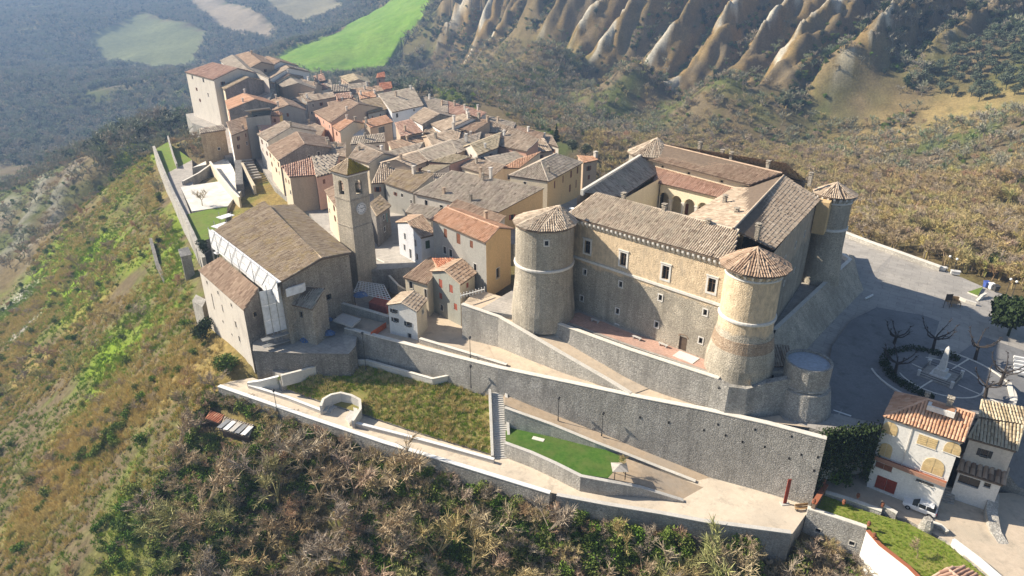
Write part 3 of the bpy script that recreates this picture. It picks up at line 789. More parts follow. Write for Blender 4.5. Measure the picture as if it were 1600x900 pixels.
def edge_dist(ring, X, Y):
    d = np.full(X.shape, 1e9); n = len(ring)
    for i in range(n):
        x1, y1 = ring[i][0], ring[i][1]; x2, y2 = ring[(i + 1) % n][0], ring[(i + 1) % n][1]
        L2 = (x2 - x1) ** 2 + (y2 - y1) ** 2 + 1e-9
        t = np.clip(((X - x1) * (x2 - x1) + (Y - y1) * (y2 - y1)) / L2, 0, 1)
        d = np.minimum(d, np.hypot(X - x1 - t * (x2 - x1), Y - y1 - t * (y2 - y1)))
    return d
# the eroded clay cliffs: ribs running down the scarp
CLIFF = ring_px((640, 110, -30), (700, 20, 10), (760, -12, 30)) + [(120, 820), (450, 780), (560, 560)] + ring_px((1420, 120, 0), (1380, 185, -26), (1250, 195, -28), (1100, 185, -32), (950, 158, -34), (800, 122, -37))
BADL = ring_px((-20, 490, -58), (40, 440, -50), (95, 335, -42), (150, 262, -34), (120, 255, -44), (50, 310, -58), (-20, 340, -62))
sm_ = lambda x, a, b: np.clip((x - a) / (b - a), 0, 1)
FIELD_ = ring_px((425, 88, -34), (480, 62, -22), (560, 28, -6), (620, 10, 8), (668, -6, 26), (690, 0, 26), (655, 30, 8), (625, 62, -12), (590, 95, -26), (520, 100, -30), (455, 97, -33))
def rib(X, Y):
    q = X * 0.68 - Y * 0.73 + 95 * fbm(X * .006, Y * .006, 3) + 9 * fbm(X * .05, Y * .05, 3)
    p = q / 38.0 + 0.6 * vnoise(X * .025, Y * .008)
    s = np.abs((p % 1.0) - 0.42)
    s = np.where((p % 1.0) < 0.42, s / 0.42, s / 0.58)
    return 1 - s          # 1 on the crest
def terrain_h(X, Y, parts=False):
    sh = X.shape; XYf = np.stack([X.ravel(), Y.ravel()], 1)
    H = base_h(XYf).reshape(sh)
    dist = np.hypot(X, Y)
    amp = np.clip((dist - 60) / 250, 0.35, 3.2)
    H = H + amp * 2.2 * (fbm(X * .03, Y * .03, 4) - 0.5) + 0.7 * (fbm(X * .16, Y * .16, 3) - 0.5)
    H = H + sm_(dist, 420, 800) * 58 * (fbm(X * .0055 + 3, Y * .0055, 4) - .5) * np.where(X < 60, 1, 0.0) * np.where(inside(FIELD_, X, Y), .3, 1)
    inn = inside(CLIFF, X, Y); ed = edge_dist(CLIFF, X, Y)
    k = np.where(inn, np.clip(ed / 20, 0, 1), 0)
    rb = rib(X, Y)
    q2 = np.abs(((X * .95 + Y * .3 + 16 * fbm(X * .03, Y * .03, 3)) / 13.0) % 1 - .5) * 2
    grow = np.clip((H + 38) / 40, .12, 1.1)
    fine = np.abs(((X * .6 - Y * .8 + 40 * fbm(X * .012 + 5, Y * .012, 3) + 6 * fbm(X * .08, Y * .08, 3)) / 12.5) % 1 - .5) * 2
    H = H + k * grow * (30 * (rb ** 1.05) - 15 + 6.5 * fine + 2.5 * q2 + 6 * (fbm(X * .045, Y * .045, 5) - .5) + 4 * (fbm(X * .16, Y * .16, 3) - .5))
    inb = inside(BADL, X, Y); kb = np.where(inb, np.clip(edge_dist(BADL, X, Y) / 12, 0, 1), 0)
    rb2 = np.abs(((X * .8 + Y * .3 + 14 * fbm(X * .04, Y * .04)) / 15.0) % 1 - .5) * 2
    H = H + kb * (2.6 * rb2 - 1.3 + 3 * (fbm(X * .12, Y * .12, 3) - .5))
    for ring, drop in PADS:
        xs = [p.x for p in ring]; ys = [p.y for p in ring]
        box = (X > min(xs) - 3) & (X < max(xs) + 3) & (Y > min(ys) - 3) & (Y < max(ys) + 3)
        if not box.any(): continue
        Xb, Yb = X[box], Y[box]
        A = np.array([[p.x, p.y, 1] for p in ring]); zz = np.array([p.z for p in ring])
        co, *_ = np.linalg.lstsq(A, zz, rcond=None); res = np.abs(A @ co - zz).max()
        lim = np.minimum(np.maximum(co[0] * Xb + co[1] * Yb + co[2], zz.min()), zz.max()) - drop - min(res, 1.2)
        m = inside(ring, Xb, Yb) | (edge_dist(ring, Xb, Yb) < 1.6)
        hb = H[box]; hb = np.where(m, np.minimum(hb, lim), hb); H[box] = hb
    for ring, drop in PADS:                       # a bank against the outer side of the lower road
        if abs(ring[0].z + 11.3) < .01 or abs(ring[-1].z + 11.3) < .01:
            e = edge_dist(ring, X, Y); ins = inside(ring, X, Y); m = (~ins) & (e > 1.6) & (e < 40) & (Y < 100 - .32 * (X + 20)) & (X < 36)
            H = np.where(m, np.maximum(H, -13.2 - (e - 1.6) * .8 - .9 * fbm(X * .2, Y * .2, 2)), H)
    if parts: return H, k, rb, kb, rb2
    return H
def axis(lo, hi, c0, c1, fine, grow):
    a = list(np.arange(c0, c1 + .01, fine)); s = fine; x = c1
    while x < hi: s = min(s * grow, 34); x += s; a.append(x)
    s = fine; x = c0; b = []
    while x > lo: s = min(s * grow, 34); x -= s; b.append(x)
    return np.array(b[::-1] + a)
def mid(a, lo, hi, fine): return np.concatenate([a[a < lo], np.arange(lo, hi, fine), a[a >= hi]])
gx = mid(axis(-2600, 1700, -150, 130, 1.9, 1.028), 132, 470, 2.2); gy = mid(axis(-60, 3300, 68, 240, 1.9, 1.020), 455, 800, 2.2)
GX, GY = np.meshgrid(gx, gy)
GH, CK, CR, BK, BR = terrain_h(GX, GY, True)
FIELD = ring_px((425, 88, -34), (480, 62, -22), (560, 28, -6), (620, 10, 8), (668, -6, 26), (690, 0, 26), (655, 30, 8), (625, 62, -12), (590, 95, -26), (520, 100, -30), (455, 97, -33))
F2 = ring_px((140, 58, -50), (225, 42, -44), (330, 66, -60), (300, 84, -62), (250, 96, -68), (160, 85, -66))
F3 = ring_px((270, -4, -4), (340, 5, -8), (430, 30, -22), (420, 42, -30), (360, 44, -34), (320, 28, -26))
F4 = ring_px((405, -4, 0), (500, -4, 0), (545, 12, -6), (470, 22, -14), (420, 10, -6))
LIME = [ring_px((30, 470, -52), (140, 395, -34), (215, 345, -20), (225, 400, -20), (150, 470, -32), (60, 520, -46)), ring_px((110, 560, -38), (240, 470, -20), (255, 510, -18), (190, 590, -27), (120, 640, -35)), ring_px((262, 330, -11), (290, 400, -11), (300, 470, -12), (255, 400, -16)), ring_px((0, 460, -56), (90, 400, -46), (170, 345, -26), (200, 370, -24), (150, 420, -30), (80, 470, -42), (0, 510, -56)), ring_px((165, 330, -25), (180, 275, -25), (205, 270, -19), (205, 320, -19)), ring_px((240, 400, -18), (300, 330, -9), (300, 420, -11), (270, 470, -14), (235, 480, -19)),
        ring_px((200, 230, -22), (235, 215, -14), (235, 260, -12), (205, 265, -18)), ring_px((160, 700, -30), (210, 740, -27), (240, 850, -29), (180, 850, -31)), ring_px((620, 800, -21), (900, 820, -19), (940, 890, -22), (640, 890, -24))]
OCHRE = [ring_px((130, 650, -33), (260, 530, -16), (300, 545, -14), (250, 640, -20), (120, 800, -36), (0, 900, -46), (0, 830, -46)), ring_px((0, 520, -56), (110, 420, -44), (60, 520, -46), (0, 600, -54)), ring_px((1190, 235, -36), (1400, 190, -24), (1600, 130, 4), (1600, 170, -2), (1400, 230, -26), (1280, 290, -30))]
fm = lambda r: inside(r, GX, GY)
n1 = fbm(GX * .05, GY * .05, 4); n2 = fbm(GX * .012, GY * .012, 4); n3 = fbm(GX * .25, GY * .25, 3)
def lay(C, mask, c, w=1.0):
    k = (mask * w)[..., None]; return C * (1 - k) + np.array(c) * k
sm = lambda x, a, b: np.clip((x - a) / (b - a), 0, 1)
C = np.zeros(GX.shape + (3,)) + np.array((0.19, 0.15, 0.09))
C = lay(C, sm(n1, .42, .62), (0.13, 0.15, 0.05)); C = lay(C, sm(n2, .5, .62), (0.2, 0.155, 0.075), .7)
near = sm(-np.hypot(GX, GY), -330, -240); left = sm(-GX, 35, 55)
C = lay(C, near * left * sm(n1, .42, .55), (0.34, 0.255, 0.095)); C = lay(C, near * left * sm(n3, .55, .7), (0.17, 0.2, 0.05), .7)
def soft(r, w=7.0):
    '''soft-edged membership of a plan ring, ragged by noise'''
    d = np.where(inside(r, GX, GY), 1, -1) * edge_dist(r, GX, GY); return sm(d + (n1 - .5) * 22 + (n3 - .5) * 6, -w, w)
for r in OCHRE: C = lay(C, soft(r) * sm(n3 + n1 * .5, .45, .7), (0.36, 0.27, 0.12), .8)
for r in LIME: C = lay(C, soft(r, 9.) * sm(n1 + n3 * .6, .45, .65), (0.22, 0.33, 0.03), .95)
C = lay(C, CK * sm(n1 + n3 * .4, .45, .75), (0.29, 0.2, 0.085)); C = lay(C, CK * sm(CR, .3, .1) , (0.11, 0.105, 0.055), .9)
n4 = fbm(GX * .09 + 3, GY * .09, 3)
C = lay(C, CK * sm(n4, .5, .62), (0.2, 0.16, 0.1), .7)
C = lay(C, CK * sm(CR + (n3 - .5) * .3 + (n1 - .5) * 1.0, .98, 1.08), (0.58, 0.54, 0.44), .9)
C = lay(C, BK * sm(BR + (n3 - .5) * .5, .45, .85), (0.36, 0.34, 0.29), .7)
C = lay(C, fm(FIELD) * 1.0, (0.17, 0.31, 0.035)); C = lay(C, fm(FIELD) * sm(n1, .45, .62), (0.24, 0.36, 0.06), .6)
C = lay(C, fm(F2) * 1.0, (0.22, 0.24, 0.11)); C = lay(C, fm(F3) * 1.0, (0.42, 0.34, 0.23)); C = lay(C, fm(F4) * 1.0, (0.34, 0.3, 0.18))
for cx, cy, rr in ((P(30, 455, -50).x, P(30, 455, -50).y, 9), (P(35, 515, -52).x, P(35, 515, -52).y, 7)):
    C = lay(C, sm(-np.hypot(GX - cx, GY - cy) + (n3 - .5) * 6, -rr, -rr * .6), (0.5, 0.47, 0.42), .9)
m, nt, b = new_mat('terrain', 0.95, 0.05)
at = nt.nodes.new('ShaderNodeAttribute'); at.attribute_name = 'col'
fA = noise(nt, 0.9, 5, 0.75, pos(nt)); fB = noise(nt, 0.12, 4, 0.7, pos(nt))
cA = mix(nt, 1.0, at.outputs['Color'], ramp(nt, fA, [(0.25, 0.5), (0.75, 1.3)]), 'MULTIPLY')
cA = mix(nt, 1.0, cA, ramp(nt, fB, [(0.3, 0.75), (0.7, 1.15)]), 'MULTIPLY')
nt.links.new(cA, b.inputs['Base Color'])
bump(nt, b, fA, 0.8, 0.5)
ny, nx = GX.shape
idx = np.arange(nx * ny).reshape(ny, nx)
Q = np.stack([idx[:-1, :-1], idx[:-1, 1:], idx[1:, 1:], idx[1:, :-1]], -1).reshape(-1, 4)
terr = np_mesh('terrain', np.stack([GX.ravel(), GY.ravel(), GH.ravel()], 1), Q, 'terrain', None, None, (0, 0, 0), True)
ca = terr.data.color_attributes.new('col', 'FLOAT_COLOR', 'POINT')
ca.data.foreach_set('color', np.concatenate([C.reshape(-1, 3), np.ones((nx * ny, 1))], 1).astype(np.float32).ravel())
terr['kind'] = 'structure'
def ground_z(x, y):
    """height of the ground mesh at arrays x, y (bilinear on its own grid)"""
    x = np.asarray(x, float); y = np.asarray(y, float)
    i = np.clip(np.searchsorted(gx, x) - 1, 0, nx - 2); j = np.clip(np.searchsorted(gy, y) - 1, 0, ny - 2)
    fx = (x - gx[i]) / (gx[i + 1] - gx[i]); fy = (y - gy[j]) / (gy[j + 1] - gy[j])
    return (GH[j, i] * (1 - fx) + GH[j, i + 1] * fx) * (1 - fy) + (GH[j + 1, i] * (1 - fx) + GH[j + 1, i + 1] * fx) * fy

# ------------------------------------------------------------------ the castle
ZB, ZE = 3.4, 21.4
castle = thing('castle', 'large stone castle with round corner towers and tiled roofs around an arcaded courtyard', 'castle', (34, 120, ZB))
FA, FB = Vector((9.6, 112.4)), Vector((31.6, 91.7))          # front wall line (roof eave corner to corner)
fd = (FB - FA).normalized(); fn = Vector((-fd.y, fd.x))        # fn points into the castle
T1, T2, T3, T4 = Vector((35.2, 91.0)), Vector((5.6, 109.8)), Vector((61.2, 124.6)), Vector((30.2, 147.0))
SC_, SD = Vector((40.2, 96.6)), Vector((56.2, 121.0))          # right wing wall line
OB1, OB2 = Vector((35.5, 150.0)), Vector((57.5, 130.0))        # back wing outer wall line
LA, LB = Vector((11.5, 116.5)), Vector((28.0, 143.5))          # left wing outer wall line
def wallW(A, B):
    A = Vector(A[:2]); B = Vector(B[:2]); L = (B - A).length; d = (B - A) / L; n = Vector((-d.y, d.x))
    def W(x, z, k=0.0): q = A + d * x + n * k; return (q.x, q.y, z)
    return W, L
WA, WB = FA + fn * .55, FB + fn * .55
LF = (WB - WA).length
def px_on(A, B, u, v):
    """place (x along wall, z) of a photo point that lies on the wall A-B"""
    a = -(v - 450.0) / FPX
    dr = Vector(((u - 800) / FPX, CP + a * SP, -SP + a * CP)); d = (B - A).normalized(); n = Vector((-d.y, d.x))
    t = (A.x * n.x + A.y * n.y) / (dr.x * n.x + dr.y * n.y)
    q = dr * t
    return (Vector((q.x, q.y)) - A).dot(d), CAMZ + q.z
big = [(918, 386), (974, 405), (1040, 426), (1112, 446)]
small = [(914, 425), (970, 444), (1032, 465), (1102, 488), (909, 466), (965, 486), (1026, 507), (1095, 532), (964, 511)]
wins = []; kinds = []
for u, v in big:
    x, z = px_on(WA, WB, u, v); wins.append((x - .62, x + .62, z - 1.15, z + 1.15)); kinds.append('big')
for u, v in small:
    x, z = px_on(WA, WB, u, v); wins.append((x - .32, x + .32, z - .5, z + .5)); kinds.append('small')
xd, zd = px_on(WA, WB, 1066, 543)
wins.append((xd - .7, xd + .7, 3.95, 6.4)); kinds.append('door')
wins = [w for w in wins]
mb = MB()
Wf = wall_face(mb, WA, WB, ZB, ZE - .1, wins, 0.35)
mb.build('front_wall', 'castle_wall', castle)
for w, k in zip(wins, kinds):
    if k == 'door':
        d = MB(); d.solid([Wf(w[0], w[3], .2), Wf(w[1], w[3], .2), Wf(w[1], w[3], .3), Wf(w[0], w[3], .3)], [Wf(w[0], w[2], .2), Wf(w[1], w[2], .2), Wf(w[1], w[2], .3), Wf(w[0], w[2], .3)])
        o = d.build('door', 'timber_dark', castle)
        d = MB()
        for i in range(10):
            a0, a1 = math.pi * i / 10, math.pi * (i + 1) / 10
            c = (w[0] + w[1]) / 2; r0, r1 = .7, .98
            pts_ = [(c + r * math.cos(q), 6.4 + r * math.sin(q) * .55) for r, q in ((r0, a0), (r1, a0), (r1, a1), (r0, a1))]
            d.solid([Wf(x, z, -.06) for x, z in pts_], [Wf(x, z, .05) for x, z in pts_])
        d.build('door_arch', 'brick_patch', o)
    else:
        fw = .32 if k == 'big' else .17
        f = MB()
        def bar(x0, x1, z0, z1, k0=-.09, k1=.05):
            f.solid([Wf(x0, z1, k0), Wf(x1, z1, k0), Wf(x1, z1, k1), Wf(x0, z1, k1)], [Wf(x0, z0, k0), Wf(x1, z0, k0), Wf(x1, z0, k1), Wf(x0, z0, k1)])
        bar(w[0] - fw, w[0], w[2] - fw, w[3]); bar(w[1], w[1] + fw, w[2] - fw, w[3]); bar(w[0], w[1], w[2] - fw, w[2]); bar(w[0] - fw, w[1] + fw, w[3], w[3] + fw)
        if k == 'big': bar(w[0] - fw * 1.3, w[1] + fw * 1.3, w[3] + fw, w[3] + fw + .16, -.2, .05)
        o = f.build('window', 'trim', castle)
        p = MB(); p.poly([Wf(w[0], w[2], .33), Wf(w[1], w[2], .33), Wf(w[1], w[3], .33), Wf(w[0], w[3], .33)]); p.build('pane', 'glass', o)
        if k == 'big':
            c = (w[0] + w[1]) / 2; g = MB()
            for x0, x1, z0, z1 in ((c - .05, c + .05, w[2], w[3]), (w[0], w[1], w[3] - .85, w[3] - .75)):
                g.solid([Wf(x0, z1, .2), Wf(x1, z1, .2), Wf(x1, z1, .28), Wf(x0, z1, .28)], [Wf(x0, z0, .2), Wf(x1, z0, .2), Wf(x1, z0, .28), Wf(x0, z0, .28)])
            g.build('mullion', 'timber_dark', o)
# string course along the front
zc = 15.3
_, zc0 = px_on(WA, WB, 905, 403); _, zc1 = px_on(WA, WB, 1100, 468); zc = (zc0 + zc1) / 2
mb = MB(); mb.solid([Wf(0, zc + .2, -.25), Wf(LF, zc + .2, -.25), Wf(LF, zc + .2, .02), Wf(0, zc + .2, .02)], [Wf(0, zc - .2, -.25), Wf(LF, zc - .2, -.25), Wf(LF, zc - .2, .02), Wf(0, zc - .2, .02)])
mb.build('string_course', 'trim', castle)
# corbels under the front eave
cm = MB()
cm.solid([(-.17, -.62, 0), (.17, -.62, 0), (.17, .05, 0), (-.17, .05, 0)], [(-.17, -.62, -.3), (.17, -.62, -.3), (.17, .05, -1.05), (-.17, .05, -1.05)])
tmp = cm.build('corbel', 'trim', castle); corb_mesh = tmp.data
rzf = math.atan2(fd.y, fd.x)
ncb = 34
first = True
g0 = ORG[castle]
for v in corb_mesh.vertices: v.co += g0
for i in range(ncb):
    x = (i + .5) * LF / ncb; q = Wf(x, ZE - .35)
    if first: tmp.location = Vector(q) - g0; tmp.rotation_euler = (0, 0, rzf); first = False
    else: place('corbel', corb_mesh, castle, q, rzf)
# other outer walls
def plain_wall(name, A, B, z0, z1, mat, wins=(), top=None):
    mb = MB(); W = wall_face(mb, A, B, z0, z1, list(wins), .3, 0, top); mb.build(name, mat, castle)
    for w in wins: window(castle, W, *w, fw=.14, depth=.3)
    return W
plain_wall('side_wall', SC_ - Vector((.7, 1.0)), SD + Vector((.8, 1.2)), ZB, ZE - .1, 'castle_side', [(9.5, 10.2, 16.3, 17.4), (17, 17.7, 16.3, 17.4), (24, 24.7, 16.2, 17.3), (13, 13.5, 10.8, 11.6), (20.5, 21, 10.5, 11.3)])
plain_wall('back_wall', OB2, OB1, -2, ZE + 1.2, 'castle_side')
plain_wall('left_wall', LB, LA, ZB - 4, 23.6, 'castle_side')
# orange brick return beside the far tower
mb = MB(); q = Vector((57.9, 121.3)); mb.box((q.x, q.y, 18.2), (2.6, 2.2, 6.2), math.atan2((SD - SC_).y, (SD - SC_).x)); mb.build('brick_return', 'plaster_ochre', castle)

# courtyard: inner faces
CFL, CFR, CBR, CBL = Vector((19.6, 121.2)), Vector((30.6, 110.6)), Vector((41.0, 126.0)), Vector((30.4, 137.0))
def shade_wall(A, B, z0, z1): mb_ = MB(); wall_face(mb_, A, B, z0, z1, [], .3); return mb_
cw = MB()
for A, B, z1 in ((CFR, CFL, 21.2), (CBR, CFR, 21.6), (CFL, CBL, 21.0)): wall_face(cw, A, B, ZB, z1, [], .3)
cw.poly([(CFL.x, CFL.y, 5.5), (CFR.x, CFR.y, 5.5), (CBR.x, CBR.y, 5.5), (CBL.x, CBL.y, 5.5)])
cw.build('courtyard_wall', 'arch_cream', castle)
# arcade on the back side of the courtyard: real arches on piers, a gallery behind
AD = (CBR - CBL).normalized(); AN = Vector((-AD.y, AD.x)); LAr = (CBR - CBL).length
if AN.dot(Vector((0, 1))) < 0: AN = -AN
def AW(x, z, k=0.0): q = CBL + AD * x + AN * k; return (q.x, q.y, z)
nar = 5; bay = LAr / nar; zsp, zcr, ztop_ = 17.0, 0.0, 20.3
ar = MB(); seg = 12
for i in range(nar):
    c = (i + .5) * bay; r = bay * .41
    for s in range(seg):
        a0, a1 = math.pi - math.pi * s / seg, math.pi - math.pi * (s + 1) / seg
        x0, z0, x1, z1 = c + r * math.cos(a0), zsp + r * math.sin(a0) * 1.05, c + r * math.cos(a1), zsp + r * math.sin(a1) * 1.05
        ar.poly([AW(x0, z0), AW(x1, z1), AW(x1, ztop_), AW(x0, ztop_)]); ar.poly([AW(x0, z0), AW(x0, z0, .6), AW(x1, z1, .6), AW(x1, z1)])
    ar.poly([AW(c - bay / 2, zsp), AW(c - r, zsp), AW(c - r, ztop_), AW(c - bay / 2, ztop_)]); ar.poly([AW(c + r, zsp), AW(c + bay / 2, zsp), AW(c + bay / 2, ztop_), AW(c + r, ztop_)])
ar.build('arcade', 'arch_cream', castle)
for i in range(nar + 1):
    x = i * bay; h = bay * .09; pm = MB()
    pm.solid([AW(x - h, zsp, -.02), AW(x + h, zsp, -.02), AW(x + h, zsp, .6), AW(x - h, zsp, .6)], [AW(x - h, ZB, -.02), AW(x + h, ZB, -.02), AW(x + h, ZB, .6), AW(x - h, ZB, .6)])
    pm.solid([AW(x - h * 1.5, zsp + .25, -.1), AW(x + h * 1.5, zsp + .25, -.1), AW(x + h * 1.5, zsp + .25, .7), AW(x - h * 1.5, zsp + .25, .7)], [AW(x - h * 1.5, zsp, -.1), AW(x + h * 1.5, zsp, -.1), AW(x + h * 1.5, zsp, .7), AW(x - h * 1.5, zsp, .7)])
    pm.build('pier', 'trim', castle)
gw = MB(); gw.poly([AW(-1, ZB, 3.8), AW(LAr + 3, ZB, 3.8), AW(LAr + 3, 24, 3.8), AW(-1, 24, 3.8)]); gw.poly([AW(-1, 13.5, 0.3), AW(LAr, 13.5, 0.3), AW(LAr, 13.5, 3.8), AW(-1, 13.5, 3.8)]); gw.poly([AW(0, ZB, .3), AW(LAr, ZB, .3), AW(LAr, 13.6, .3), AW(0, 13.6, .3)])
gw.build('gallery_wall', 'arch_cream', castle)
for c in (1, 2): 
    dm = MB(); x = (c + .55) * bay; dm.box(AW(x, 14.7, 3.7), (1.0, .12, 2.3), math.atan2(AD.y, AD.x)); dm.build('gallery_door', 'shutter_brown', castle)

# roofs
def roof(name, faces, mat='tile_castle', ridges=(), pitch=0.37, parent=None):
    rb = MB(); tl = Tiles()
    for pts_, a, b in faces:
        roof_slab(rb, pts_, .22); tl.plane(pts_, a, b, pitch, pitch * 1.7)
    for a, b in ridges: tl.ridge(a, b, .22)
    o = rb.build(name, 'tile_bed', parent or castle); tl.build(o, mat); return o
def up(v, z): return Vector((v.x, v.y, z))
E0, E1_ = up(FA - fd * .3, ZE), up(FB + fd * .6, ZE)
R0, R1_ = up(FA + fn * 6.6 + fd * 1.2, 24.2), up(FB + fn * 6.6 - fd * .4, 24.2)
I0, I1_ = up(CFL - fn * .1 - fd * 2.2, 21.3), up(CFR - fn * .1 + fd * 2, 21.3)
R1x = up(Vector((34.4, 97.4)), 24.2)
roof('front_roof', [([E0, E1_, R1x, R0], E0, E1_), ([I1_, I0, R0, R1x], I1_, I0)], ridges=[(R0, R1x), (E0, R0)])
# right wing
ra, rb_ = up(Vector((33.6, 97.6)), 24.4), up(Vector((51.6, 126.4)), 24.6)
ea, eb = up(SC_ - Vector((.2, -.2)), ZE), up(SD + Vector((1.0, .6)), ZE)
ia, ib = up(Vector((29.4, 110.0)), 21.7), up(Vector((43.0, 127.6)), 21.9)
roof('side_roof', [([ea, eb, rb_, ra], ea, eb), ([ib, ia, ra, rb_], ib, ia)], 'tile_tan', ridges=[(ra, rb_)])
# back wing: upper roof, a strip of wall with small windows, then the lean-to over the arcade
bl, br = up(Vector((31.4, 147.4)), 25.9), up(Vector((51.4, 127.0)), 24.9)
nl, nr_ = up(Vector((28.2, 143.0)), 23.7), up(Vector((44.6, 124.4)), 23.3)
ol, orr = up(OB1 + Vector((.5, .5)), 22.2), up(OB2 + Vector((1, 1)), 22.0)
roof('back_roof', [([nl, nr_, br, bl], nl, nr_), ([orr, ol, bl, br], orr, ol)], 'tile_brown', ridges=[(bl, br)])
bw_ = MB(); A, B = Vector((29.2, 143.2)), Vector((44.4, 126.0))
Wb, Lb = wallW(A, B)
bwins = [(3.2, 3.9, 22.3, 22.8), (9.8, 10.5, 22.25, 22.75), (17.5, 18.2, 22.2, 22.7)]
wall_face(bw_, A, B, 18, 23.5, bwins, .3); bw_.build('clerestory_wall', 'arch_cream', castle)
for w in bwins: window(castle, Wb, *w, fw=.1, frame='plaster_cream', depth=.28)
l0, l1 = up(CBL - AN * .4 - AD * 1.2, 20.2), up(CBR - AN * .4 + AD * 1.0, 20.2)
h0, h1 = up(Vector((30.6, 142.0)), 21.9), up(Vector((43.6, 127.6)), 21.9)
roof('gallery_roof', [([l0, l1, h1, h0], l0, l1)], 'tile_pink')
# left wing, one slope towards the courtyard
q0, q1 = up(Vector((20.6, 123.2)), 21.3), up(Vector((31.4, 141.6)), 21.3)
o0, o1 = up(Vector((12.4, 117.6)), 24.0), up(Vector((27.2, 143.4)), 24.0)
roof('left_roof', [([o0, q0, q1, o1], q0, q1)], 'tile_grey')
vb = MB()
vd = (o1 - o0).xy.normalized(); vn = Vector((-vd.y, vd.x)).to_3d()
vb.solid([o0 + vn * .2 + Vector((0, 0, .45)), o0 - vn * .35 + Vector((0, 0, .45)), o1 - vn * .35 + Vector((0, 0, .45)), o1 + vn * .2 + Vector((0, 0, .45))][::-1], [o0 + vn * .2 - Vector((0, 0, .6)), o0 - vn * .35 - Vector((0, 0, .6)), o1 - vn * .35 - Vector((0, 0, .6)), o1 + vn * .2 - Vector((0, 0, .6))][::-1])
vb.build('parapet', 'coping', castle)
# chimneys and small roof details
for (u, v, z, h) in ((974, 316, 23.6, 1.3), (1037, 335, 23.6, 1.4), (1106, 354, 23.7, .8), (1184, 362, 24, .9), (1132, 317, 22.6, 1.0), (1150, 336, 23.4, .8), (1093, 233, 25.5, 1.1), (1128, 243, 25.2, .8), (1142, 249, 25.2, 1.1), (1199, 265, 24.9, 1.3), (1266, 281, 24.0, 1.0)):
    c = MB(); chimney_mesh(c, P(u, v, z), h, .6, rzf); c.build('chimney', 'house_stone', castle)
for i in range(9):
    b_ = MB(); p = P(1009 - 6 * i, 268 + 4.6 * i, 21.4)
# gutter rail by the courtyard
gr = MB(); gr.tube(P(1033, 266, 21.2), P(977, 309, 21.2), .07); gr.tube(P(1033, 266, 21.2), P(1018, 292, 20.0), .06); gr.build('gutter', 'iron', castle)
gp = MB(); gp.tube(up(CBL + AD * .4 - AN * .2, 20.4), up(CBL + AD * .4 - AN * .2, 8), .08); gp.build('downpipe', 'iron', castle)

